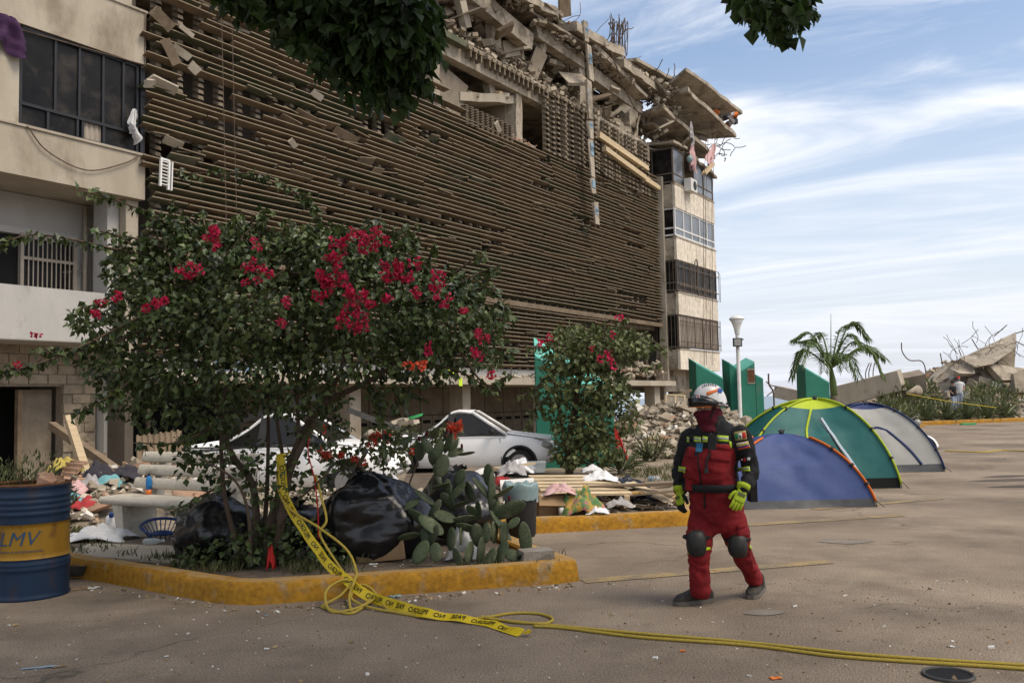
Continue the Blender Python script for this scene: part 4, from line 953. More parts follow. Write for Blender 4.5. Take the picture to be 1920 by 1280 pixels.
# shrub with orange bracts in front of the cars
base=gnd(720,1010,.125)
so_=thing('orange_bougainvillea','low straggly bougainvillea with orange blossoms before the white cars','shrub',base)
b=Bush(so_,9.9)
for pts in ([(720,1005,9.9),(690,930,9.9),(640,870,9.8),(600,850,9.8)],[(725,1005,9.9),(720,900,9.9),(715,830,9.9),(700,800,9.9)],[(735,1005,9.9),(770,900,9.9),(800,830,9.9),(850,805,9.9)],[(715,1000,9.9),(660,900,9.9),(650,850,9.9)]):
    b.limb(pts,.012,.004)
for cx,cy,rx,ry,n in ((715,825,40,30,130),(650,850,50,22,130),(780,820,55,30,120),(690,880,50,30,70),(840,810,30,14,50),(740,850,50,30,110),(618,850,20,16,40)): b.cluster(cx,cy,rx,ry,n,.075,.35,hollow=.1,pale=.3)
b.done('leaf_shrub')
for x,y,s_ in ((714,819,2),(722,826,2),(854,806,3),(845,812,3),(862,800,2),(848,800,2),(615,845,2),(605,858,1),(667,858,1),(681,860,2),(776,849,1),(700,833,2),(610,802,1),(640,852,1),(600,840,1),(700,818,2),(726,812,1)):
    m=MB()
    for q in range(1+s_): bracts(m,at(x,y,9.55)+V((rr(-1,1),0,rr(-1,1)))*.018*s_,.026,10,.034)
    m.build('flower_cluster','bract_orange',so_,world=True)['kind']='stuff'
for x,y in ((765,685),(790,685)):
    m=MB(); bracts(m,at(x,y,7.9),.04,20,.036); m.build('flower_cluster','bract_orange',bo,world=True)['kind']='stuff'

# smaller tree-like bougainvillea by the green wall
base=gnd(1068,893,.0); 
s2=thing('bougainvillea','slender olive green bougainvillea tree with few pink blossoms before the green wall','shrub',base)
b=Bush(s2,19.6)
b.limb([(1068,893,base.y),(1066,840,19.8),(1075,780,19.7),(1090,700,19.6),(1110,640,19.6)],.09,.03)
b.limb([(1072,880,19.9),(1090,800,19.6),(1120,730,19.5),(1160,660,19.5)],.06,.02)
b.limb([(1066,860,19.9),(1050,780,19.7),(1040,700,19.6),(1050,640,19.6)],.05,.02)
for cx,cy,rx,ry,n in ((1080,660,62,45,700),(1140,650,60,40,650),(1110,730,66,48,620),(1095,800,58,42,650),(1150,740,45,45,360),(1040,720,38,60,330),(1125,845,42,30,330),(1065,850,36,26,230),(1190,650,40,22,200),(1180,790,22,30,120),(1085,625,40,18,200)): b.cluster(cx,cy,rx,ry,n,.15,.9,hollow=.2,pale=.28)
for pts,n in (([(1170,640,19.5),(1210,630,19.3),(1250,660,19.2)],60),([(1040,690,19.5),(1000,730,19.4),(970,745,19.3)],50),([(1030,740,19.5),(1000,770,19.4),(990,810,19.3)],50),([(1140,640,19.5),(1160,605,19.4),(1175,600,19.4)],25),([(1150,640,19.5),(1200,690,19.3),(1240,680,19.2)],40),([(1050,650,19.5),(1010,650,19.4),(990,655,19.4)],35)):
    b.shoot(pts,n,.14,.02,.12)
b.done('leaf_shrub')
for x,y,s_ in ((1163,593,1),(1026,635,1),(1012,640,1),(1112,654,0),(1137,660,1),(1146,672,1),(1151,686,0),(1123,674,0),(1148,628,0)):
    m=MB()
    for q in range(1+s_): bracts(m,at(x,y,18.7)+rdir()*.05*s_,.05,6,.07)
    m.build('flower_cluster','bract',s2,world=True)['kind']='stuff'

# overhanging tree: trunk behind the photographer, boughs reach into the top of the picture
tr=thing('shade_tree','dark shade tree whose leafy boughs hang into the top of the photo','tree',(-2.6,-1.6,0))
m=MB(); m.tube(spline([(-2.6,-1.6,-.05),(-2.55,-1.5,1.2),(-2.4,-1.2,2.4),(-2.2,-.6,3.3),(-1.9,.4,4.1),(-1.6,2.2,4.55),(-1.3,4.2,4.5)],6),[.24,.22,.2,.19,.18,.17,.165,.16,.15,.15,.14,.14,.13,.13,.12,.12,.11,.11,.1,.1,.1,.09,.09,.09,.08,.08,.08,.07,.07,.07,.06,.06,.05,.05,.04,.04,.03],10); m.build('trunk','bark',tr,True,world=True)
m=MB()
for pts in ([(-2.3,-.9,3.0),(-3.6,.4,4.2),(-4.6,2.0,5.0)],[(-2.2,-.6,3.3),(-.5,.6,4.6),(1.0,2.6,5.1),(1.8,4.6,4.9)],[(-1.5,2.6,4.55),(-1.0,4.6,4.5),(-1.0,5.2,4.1)],[(1.6,4.2,4.95),(1.75,5.2,4.6)]):
    P=spline(pts,6); N=len(P); m.tube(P,[.11*(1-.7*i/N) for i in range(N)],7)
m.build('bough','bark',tr,True,world=True)
m=MB()
def blob_leaves(c,rx,ry,rz,n,L):
    for _ in range(n):
        v=rdir()*(rr(.02,1)**(1/3)); q=1+.35*noise.noise(V((v.x*2+c[0],v.y*2+c[1],v.z*2)))
        leafy(m,V((c[0]+v.x*rx*q,c[1]+v.y*ry*q,c[2]+v.z*rz*q)),v,L,1.1)
def hang(x,y,Y,r,n,L=.105,ry=None):
    c=at(x,y,Y); k=Y/FPX; blob_leaves((c.x,c.y,c.z),r*k,r*k*1.2,(ry or r)*k,n,L)
for x,y,Y,r,n in ((560,-20,5.4,95,560),(660,10,5.2,110,760),(740,40,5.1,80,520),(710,75,5.0,72,400),(755,95,5.0,48,210),(650,65,5.1,62,240),(765,135,5.0,28,60),(600,40,5.2,60,240),(500,-20,5.5,60,240),(440,-12,5.5,40,110),(780,30,5.2,45,190),(700,118,5.0,32,70),(670,130,5.0,14,18)): hang(x,y,Y,r,n)
for x,y,Y,r,n in ((1440,-15,5.6,62,230),(1462,22,5.6,36,110),(1490,8,5.6,32,70),(1468,45,5.6,16,24),(1400,-5,5.6,26,40)): hang(x,y,Y,r,n)
for x0,y0,x1,y1 in ((560,60,545,100),(590,80,600,130),(640,140,650,178),(680,150,690,190),(720,160,715,205),(755,160,760,212),(790,120,800,170),(805,70,812,125),(540,30,525,60),(610,100,625,150),(770,60,818,90),(450,0,440,18),(480,10,475,35),(740,150,745,195),(1400,0,1392,22),(1430,10,1425,45),(1455,40,1462,66),(1480,30,1478,64),(1500,10,1512,30)):
    P=spline([at(x0,y0-40,5.1),at(x0,y0,5.0),at((x0+x1)/2+4,(y0+y1)/2,4.98),at(x1,y1,4.95)],6)
    for _ in range(24): p=rc(P)+rdir()*.05; leafy(m,p,rdir(),.10,1.3)
for c,rx,ry,rz,n in (((-4.2,1.6,5.6),2.6,2.4,1.0,2600),((-1.2,1.4,6.0),2.8,2.6,1.0,2800),((1.6,2.4,6.0),2.2,2.4,.8,1900),((-2.0,3.6,5.9),2.4,1.8,.7,1700),((-2.6,-2,5.4),3.0,2.4,1.2,1800)): blob_leaves(c,rx,ry,rz,n,.15)
for c,rx,ry,rz,n in (((2.8,4.6,7.2),2.6,2.2,.9,1500),((.2,4.4,7.0),2.6,2.0,.9,1500),((4.6,2.6,7.0),2.6,2.6,1.0,1400),((2.4,.2,6.6),3.0,2.6,1.0,1400)): blob_leaves(c,rx,ry,rz,n,.24)  # unseen upper crown masses with large leaves, added to shade the foreground
m.build('crown','leaf_tree',tr,world=True)

# palm
def palm():
    bp=at(1566,742,27.5); bx,by=bp.x,bp.y
    t_=thing('palm_tree','small young palm with drooping fronds behind the tents','palm tree',(bx,by,0))
    m=MB(); tp=at(1558,690,27.5)-V((bx,by,0)); P=spline([(0,0,-.05),(.02,0,.8),(-.02,0,1.4),tuple(at(1564,742,27.5)-V((bx,by,0)))],5); N=len(P)
    m.tube(P,[.15-.04*i/N+.012*(i%2) for i in range(N)],10); m.build('trunk','palm_trunk',t_,True)
    m=MB(); q=at(1564,742,27.5)-V((bx,by,0)); m.tube([q,q.lerp(tp,.5)+V((.01,0,0)),tp],[.11,.10,.05],10); m.build('crown_shaft','palm_shaft',t_,True)
    def frond(tip,mid,w=.42):
        a=tp; P=spline([a,V(mid),V(tip)],12); N=len(P); f=MB(); f.tube(P,[.028*(1-.8*i/N)+.004 for i in range(N)],5)
        side=(V(tip)-a).cross(V((0,0,1)))
        side=side.normalized() if side.length>.01 else V((0,1,0))
        for i in range(3,N):
            u=i/(N-1); d=(P[min(i+1,N-1)]-P[i-1]).normalized(); L=w*(.5+1.6*u*(1.25-u))
            for s_ in (-1,1):
                for q in (0,.5):
                    p=P[i].lerp(P[i-1],q); dd=(side*s_*.75+d*.75+V((0,0,-.2-.5*rr(0,1)))+rdir()*.12).normalized()
                    l=L*rr(.8,1.1); n=(V((0,0,1))+side*s_*.4); f.leaf(p,dd,n,l,.045,.3)
        return f.build('frond','palm_leaf',t_)
    def L(x,y,dy): return at(x,y,27.5+dy)-V((bx,by,0))
    for tx,ty,mx_,my,dd in ((1484,705,1505,655,-.3),(1488,635,1520,625,.4),(1655,700,1625,650,-.4),(1628,632,1595,605,.3),(1610,706,1590,665,-1.2),(1602,604,1575,620,.6),(1500,680,1520,640,-1.0),(1640,660,1600,640,.9),(1520,640,1540,625,1.3),(1582,690,1572,660,-1.5),(1497,640,1530,640,1.2),(1660,672,1620,648,.6),(1545,695,1548,660,-1.4),(1620,650,1590,628,-.6)):
        frond(L(tx,ty,dd),L(mx_,my,dd*.5),.36)
    m=MB(); m.tube([tp,L(1558,588,0)],[.025,.006],5); m.build('spear_leaf','palm_shaft',t_)
palm()

# spiky agave / yucca rosettes
def rosette(P,r,n,label,up=.55,W=.075):
    t_=thing('agave','' ,'plant',P,group='spiky plants along the beds'); t_['label']=label
    m=MB()
    for i in range(n):
        a=rr(0,6.28); e=rr(.05,1.45); d=V((cos(a)*cos(e),sin(a)*cos(e),sin(e))); L=r*rr(.8,1.1)
        p0=V((cos(a)*.04,sin(a)*.04,.05+.1*rr(0,1))); x=d.cross(V((0,0,1))); x=x.normalized() if x.length>.01 else V((1,0,0)); u=x.cross(d)
        mid=p0+d*L*.5; tip=p0+d*L+V((0,0,-.12*L*cos(e)))
        m.add([p0-x*W*.35,p0+x*W*.35,mid+x*W*.5+u*.012,tip,mid-x*W*.5+u*.012,mid-u*.015],[(0,1,5),(1,2,5),(2,3,5),(3,4,5),(4,0,5)])
    m.build('blade','agave',t_)['kind']='stuff'
    m=MB(); m.lathe([(.07,0),(.09,.08),(.05,.2)],8); m.build('stem','palm_trunk',t_)
AG=[(1165,892,20.0,.62,'spiky plant beside the foot of the green wall'),(1398,810,26,.95,'spiky plant left of the green tent below the lamp post'),(1418,812,25.5,.9,'spiky plant between the lamp post and the green tent'),(1600,765,40,1.2,'spiky plant behind the grey tent, left of the bushes'),(1662,765,41,1.3,'tall spiky plant behind the grey tent'),(1740,795,47,1.25,'first spiky plant from the left on the far kerb'),(1777,795,47.5,1.3,'second spiky plant from the left on the far kerb'),(1814,793,48,1.25,'third spiky plant from the left on the far kerb'),(1850,790,48.5,1.35,'fourth spiky plant from the left on the far kerb'),(1210,845,24,.5,'small spiky weed at the foot of the rubble heap'),(1885,780,49.6,1.2,'spiky plant at the right end of the far kerb'),(1630,775,40.5,1.1,'spiky plant half hidden by the grey tent roof'),(1700,785,44,1.2,'spiky plant just right of the grey tent')]
for x,y,Y,r,lab in AG:
    P=at(x,y,Y); P.z=.1 if Y>30 else 0.0; rosette(P,r,46 if Y<30 else 60,lab,W=.075 if Y<30 else .13)
# leafy bushes by the far rubble
def bush(x,y,Y,w_,h_,n,L,label,lm='leaf_shrub',z0=0.0):
    c=at(x,y,Y); t_=thing('bush',label,'bush',(c.x,c.y,z0)); m=MB(); wd=MB()
    for _ in range(9):
        a=rr(0,6.28); wd.tube([(0,0,0),(cos(a)*w_*.25,sin(a)*w_*.25,h_*.45),(cos(a)*w_*.4,sin(a)*w_*.4,h_*.85)],[.03,.02,.008],5)
    for _ in range(n):
        v=rdir()*(rr(.05,1)**(1/3)); q=1+.35*noise.noise(v*2.2+V((x,y,0)))
        p=V((v.x*w_*.5*q,v.y*w_*.5*q,h_*.5+v.z*h_*.5*q)); l=L*rr(.6,1.2); m.leaf(p,(v*.6+V((0,0,.7))+rdir()*.6).normalized(),rdir(),l,l*.28,.2)
    m.build('foliage',lm,t_); wd.build('stem','bark',t_)
bush(1690,760,48.5,2.4,2.2,850,.36,'dense dark bush left of the two standing people')
bush(1733,760,49.5,1.9,2.3,650,.36,'dark bush in front of the broken mound, beside the loudhailer')
bush(1672,790,36,1.4,1.5,380,.3,'dark bush right behind the grey tent')
bush(1855,770,52,3.4,2.0,900,.38,'broad green bush right of the two standing people')
bush(1815,790,50.5,1.6,1.1,260,.3,'low bush at the feet of the two standing people')
bush(1225,855,24,1.0,.7,260,.14,'small ragged bush in front of the rubble heap','leaf_shrub')
bush(30,880,8.75,1.0,.95,1500,.075,'leafy green shrub just behind the oil drum','leaf_shrub',.28)
bush(88,890,9.0,.45,.7,350,.07,'small leafy sprig right of the oil drum rim','leaf_shrub',.3)

# prickly pear
base=gnd(870,1058,.125)
cp=thing('prickly_pear','prickly pear cactus with many flat pads at the right end of the planter','cactus',base)
m=MB(); m.ell((0,0,.5),.36,.07,.5,12,8); pme=m.mesh('cactus_pad','cactus',True)
def pad(x,y,L,ang,Y,yaw=None,wid=1.0,tilt=0):
    c=at(x,y,Y); l=L*.9*Y/FPX
    o=inst('pad',pme,cp)
    yaw=rr(-1.0,1.0) if yaw is None else yaw
    Mx=Matrix.Translation(c-base)@Euler((tilt+rr(-.35,.35),rad(ang+rr(-12,12)),0)).to_matrix().to_4x4()@Matrix.Rotation(yaw,4,'Z')@Matrix.Diagonal((l*wid*rr(.78,1.0),l*1.0,l*rr(1.05,1.3),1))@Matrix.Translation((0,0,-.5))
    o.matrix_local=Mx
for q in ((802,837,38,-25,9.3),(822,843,36,10,9.25),(787,846,36,5,9.35),(813,860,34,-30,9.2),(841,829,38,20,9.3),(850,837,32,40,9.25),(854,848,30,60,9.2),(874,850,30,85,9.2,1.2),(829,872,46,8,9.05,.2),(761,826,26,70,9.3),(807,916,16,0,8.9),(820,890,40,-10,9.1,1.2),(827,910,40,80,9.0,1.3),(796,932,44,-60,9.0,1.2),(857,921,38,40,8.95),(866,944,44,80,8.95,1.2),(888,960,38,-40,8.85),(897,955,34,10,8.85),(871,972,44,75,8.85,1.0),(922,925,72,2,8.9,.9,.5),(906,918,56,-28,8.9,1.2,.7),(916,890,42,8,8.95),(944,922,46,62,8.85,1.2),(956,955,58,62,8.75,.4,1.1),(963,980,30,40,8.7),(939,985,64,-35,8.75,1.3,.8),(985,1010,58,-12,8.65,.4,.8),(895,1003,44,-8,8.65,.3),(912,998,36,15,8.65),(927,996,40,0,8.7,.9),(876,989,40,-70,8.75),(902,1030,50,0,8.6,.8,.7),(864,1005,34,0,8.7,1.4),(813,1003,44,25,8.7),(808,984,50,-60,8.75,.8),(817,1035,34,5,8.6,.1,1.2),(789,1035,46,20,8.6),(766,1005,44,80,8.7,.9),(834,968,46,-75,8.85,.9),(846,1010,40,12,8.7),(858,1045,40,-20,8.55),(785,970,44,-40,8.9),(770,945,36,60,8.95),(840,940,40,-30,9.0),(815,955,40,30,8.95),(880,920,40,-20,9.0),(862,895,36,25,9.1),(840,915,36,-15,9.05),(930,960,46,5,8.8),(945,1000,40,15,8.7),(880,1035,40,10,8.6),(800,1010,40,-15,8.75),(940,1035,44,20,8.6),(960,1040,40,-60,8.6,.6),(920,1045,40,30,8.55),(985,1040,34,70,8.55,.9)):
    pad(*q)
fm=MB(); fm.ell((0,0,.5),.3,.3,.5,8,6); fme=fm.mesh('cactus_fruit','maroon',True)
for x,y,Y in ((838,812,9.3),(846,816,9.3),(866,842,9.2),(786,828,9.3),(800,818,9.3),(922,884,8.95),(955,940,8.7)):
    o=inst('fruit',fme,cp); o.location=at(x,y,Y)-base; o.scale=(.045,.045,.06)
# dry weeds and low grass
m=MB()
def tuft(P,n,h,sp):
    for _ in range(n):
        a=rr(0,6.28); r=rr(0,sp)**1; p=P+V((cos(a)*r,sin(a)*r,0)); d=V((rr(-.6,.6),rr(-.6,.6),1)); m.leaf(p,d,rdir(),h*rr(.5,1.2),.014,.1)
for x,y,n in ((480,1060,500),(400,1070,300),(560,1070,350),(330,1062,120),(620,1065,120),(110,1010,160),(150,1035,60),(200,1035,60),(140,1000,90),(1010,1055,60),(990,1050,60),(920,1060,70)):
    for k in range(3): 
        P=gnd(x+rr(-40,40),y+rr(-14,10),.125); P.z=.12; tuft(P,n//3,.11,.22)
for x,y in ((1190,895),(1230,890),(1260,880),(1180,870),(1250,900),(1215,885)):
    P=gnd(x,y); tuft(P,120,.18,.5)
o=m.build('weeds','grass'); o['kind']='stuff'; o['label']='patches of dry grass and weeds in the planter and yard'

# ---------------------------------------------------------------- green sloped pylons
def pylon(label,px0,px1,Y,dep,zfl,zfr,dz=.35,yaw=0,vent=False):
    a=at(px0,742,Y); b_=at(px1,742,Y); wd=(b_-a).length
    t_=thing('green_pylon',label,'wall',(a.x,a.y,0),yaw,'green sloped walls')
    m=MB(); P=[V(q) for q in ((0,0,-.05),(wd,0,-.05),(wd,dep,-.05),(0,dep,-.05),(0,0,zfl),(wd,0,zfr),(wd,dep,zfr+dz),(0,dep,zfl+dz))]
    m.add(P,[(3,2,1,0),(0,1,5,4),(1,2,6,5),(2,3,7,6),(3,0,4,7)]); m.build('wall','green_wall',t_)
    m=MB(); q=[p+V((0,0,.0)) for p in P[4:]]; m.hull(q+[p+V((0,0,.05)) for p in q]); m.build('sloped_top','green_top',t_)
    if vent:
        g_=MB(); g_.box(wd*.45,wd*.98,-.02,.03,zfr-.75,zfr-.2); v=g_.build('vent_frame','concrete',t_)
        for k in range(4): g_=MB(); g_.box(wd*.5+k*wd*.12,wd*.5+k*wd*.12+.05,-.03,-.021,zfr-.7,zfr-.25); g_.build('vent_bar','rust',v)
    return t_
pylon('large green wall with turquoise top behind the slender bougainvillea',1005,1150,22.3,.9,2.72,1.5,.5)
pylon('green wall with a long slanted top left of the lamp post',1307,1357,33,1.4,2.85,2.28,.25)
pylon('narrow green wall directly behind the lamp post',1370,1391,33.5,1.2,2.85,2.55,.2)
pylon('tall narrow green wall with a small vent right of the lamp post',1391,1417,33,1.2,2.55,2.85,.2,0,True)
pylon('low green wall at the right end of the row beside the lamp post',1418,1432,33.6,1.4,2.4,2.25,.2)
pylon('green wall with slanted top standing behind the palm',1512,1556,37,1.2,2.7,2.1,.3)
# leaning orange post
P=gnd(1160,868); m=MB(); m.bar((0,0,0),(-.05,.1,1.0),.08,.05); m.bar((.25,.0,0),(-.0,.12,.8),.07,.05); m.bar((-.03,.05,.5),(.12,.06,.42),.05,.04); o=m.build('orange_barrier','red_cord'); o.location=P; tag(o,'orange red folding barrier leaning beside the green wall','barrier')

# ---------------------------------------------------------------- lamp post
P=at(1389,800,28); t_=thing('lamp_post','white lamp post with flared head and small floodlight','street lamp',(P.x,P.y,0))
m=MB(); m.lathe([(.14,0),(.14,.03),(.09,.05),(.062,.1),(.058,3.55)],14); m.build('pole','metal_white',t_,True,auto=40)
m=MB(); m.lathe([(.06,3.55),(.07,3.58),(.10,3.75),(.155,3.92),(.215,4.02)],22); m.build('lamp_shade','lamp_glass',t_,True)
m=MB(); m.lathe([(.215,4.02),(.235,4.03),(.23,4.06),(.16,4.12),(.05,4.15),(.01,4.155)],22); m.build('lamp_cap','metal_white',t_,True)
fl=MB(); fl.box(-.17,.10,-.16,-.08,3.18,3.44); f_=fl.build('floodlight','trim_black',t_); m=MB(); m.box(-.14,.07,-.166,-.161,3.21,3.41); m.build('lens','headlight',f_); m=MB(); m.box(-.05,.05,-.08,-.05,3.26,3.36); m.box(.05,.17,-.07,.0,3.38,3.42); m.build('bracket','trim_black',f_)

# ---------------------------------------------------------------- dome tents
def tent(label,FL,FR,dep,h,body,cap,sleeve,skirt,ex=1.4,capS=.8,sl=(.12,.86),sag=.09,door=None,shear=0):
    FL=V((FL[0],FL[1],0)); FR=V((FR[0],FR[1],0)); ux=(FR-FL).normalized(); uy=V((-ux.y,ux.x,0)); wd=(FR-FL).length
    C=(FL+FR)*.5+uy*dep*.5+ux*shear
    t_=thing('dome_tent',label,'tent',C,math.atan2(ux.y,ux.x),'tents pitched on the parking lot')
    cor=[V((-wd/2-shear,-dep/2,0)),V((wd/2-shear,-dep/2,0)),V((wd/2-shear,dep/2,0)),V((-wd/2-shear,dep/2,0))]
    def arc(c,s):
        a=s*pi/2; return V((c.x*cos(a),c.y*cos(a),h*sin(a)**ex))
    def panel(i,s0,s1,nm,mn,bump=0):
        A_,B_=cor[i],cor[(i+1)%4]; m=MB(); nrm=V((A_.x+B_.x,A_.y+B_.y,0)).normalized()
        def fn(u,v):
            s=s0+(s1-s0)*v; p=arc(A_,s).lerp(arc(B_,s),u); e=sin(pi*u)*sin(pi*min(1,s))
            wr=fbm((p.x*2.5+i*7,p.y*2.5,p.z*1.3),1.0)*.045*e+.012*e*sin(u*17+s*9+i)-.05*e*abs(noise.noise(V((u*6+s*5+i*3,s*2.2-u*1.5,i*1.7))))
            return p-nrm*(sag*e*h)+nrm*wr-V((0,0,sag*.6*e*h))*(1 if s>.5 else .4)
        m.grid(fn,22,max(3,int(26*(s1-s0)))); return m.build(nm,mn,t_,True)
    for i in range(4):
        panel(i,.0,.13,'skirt',skirt); pn=panel(i,.13,capS,'panel',body)
        if i==0: front=pn
        panel(i,capS,1.0,'roof_cap',cap)
    for c in cor:
        m=MB(); P=[arc(c,sl[0]+(sl[1]-sl[0])*k/16)*1.012 for k in range(17)]
        m.tube(P,.03,8,flat=.6); s_=m.build('pole_sleeve',sleeve,t_,True)
        for k in (4,8,12):
            m=MB(); d=(P[k+1]-P[k]).normalized(); m.tube([P[k]-d*.02,P[k]+d*.02],.036,8); m.build('clip','trim_black',s_)
        m=MB(); m.tube([arc(c,s)*1.01 for s in (0.0,.04,.08,sl[0]+.01)],.008,6); m.build('pole','iron',t_)
        m=MB(); q=c*1.0+V((0,0,.02)); m.tube([arc(c,.12),c*1.09+V((0,0,.004))],.006,4); m.build('guy_line','trim_black',t_)
    m=MB(); m.rock((0,0,h+.02),.12,.08,.06); m.tube([(0,0,h),(.05,0,h+.06)],.008,5); m.tube([(0,0,h),(-.06,0,h+.05)],.008,5); m.build('pole_knot','trim_black',t_)
    def facept(u,s,off=.012):
        A_,B_=cor[0],cor[1]; p=arc(A_,s).lerp(arc(B_,s),u); e=sin(pi*u)*sin(pi*s); return p-V((0,-1,0))*(sag*e*h)-V((0,0,sag*.6*e*h))*(1 if s>.5 else .4)+V((0,-off-.03*e,0))
    if door:
        for pts,r,mn,nm in door:
            m=MB(); Pd=[]
            for q in spline([facept(u,s,.0) for u,s in pts],6):
                ok,loc,nr,_=front.closest_point_on_mesh(q); Pd.append(loc+V((0,-.004,0)))
            vs_=[]
            for i_,q in enumerate(Pd):
                d=(Pd[min(i_+1,len(Pd)-1)]-Pd[max(i_-1,0)]); sd=V((d.z,0,-d.x)).normalized()*r; vs_+=[q-sd+V((0,-.004,0)),q+V((0,-.012,0)),q+sd+V((0,-.004,0))]
            m.add(vs_,[(3*k+j,3*k+3+j,3*k+4+j,3*k+1+j) for k in range(len(Pd)-1) for j in (0,1)]); o_=m.build(nm,mn,t_,True); o_.modifiers.new('t','SOLIDIFY').thickness=.006
    return t_
tent('low blue dome tent with orange pole sleeves beside the walking rescuer',(2.95,13.35),(5.25,13.35),1.75,1.06,'tent_blue','tent_blue','tent_orange','tent_skirt',1.35,.8,sl=(.10,.80),shear=.08)
tent('large teal green dome tent with lime trim in the middle of the three',(3.95,16.05),(6.70,15.9),2.4,1.56,'tent_green','tent_lime','tent_lime','black',1.35,.78,sl=(.06,.97),shear=.3,door=[([(.42,.80),(.42,.6),(.43,.45),(.44,.3)],.02,'tent_lime','seam_tape'),([(.58,.68),(.66,.45),(.72,.3),(.76,.16)],.035,'tent_pale','door_zip'),([(.575,.68),(.65,.45),(.705,.3),(.745,.16)],.012,'trim_black','door_zip')])
tent('light grey dome tent with navy trim, farthest of the three',(6.1,19.05),(8.9,18.95),2.3,1.42,'tent_grey','tent_navy','tent_navy','tent_skirt',1.35,.82,sl=(.05,.97),shear=.25,door=[([(.42,.15),(.45,.4),(.55,.56),(.68,.52),(.8,.3),(.85,.13)],.025,'tent_navy','door_seam')])

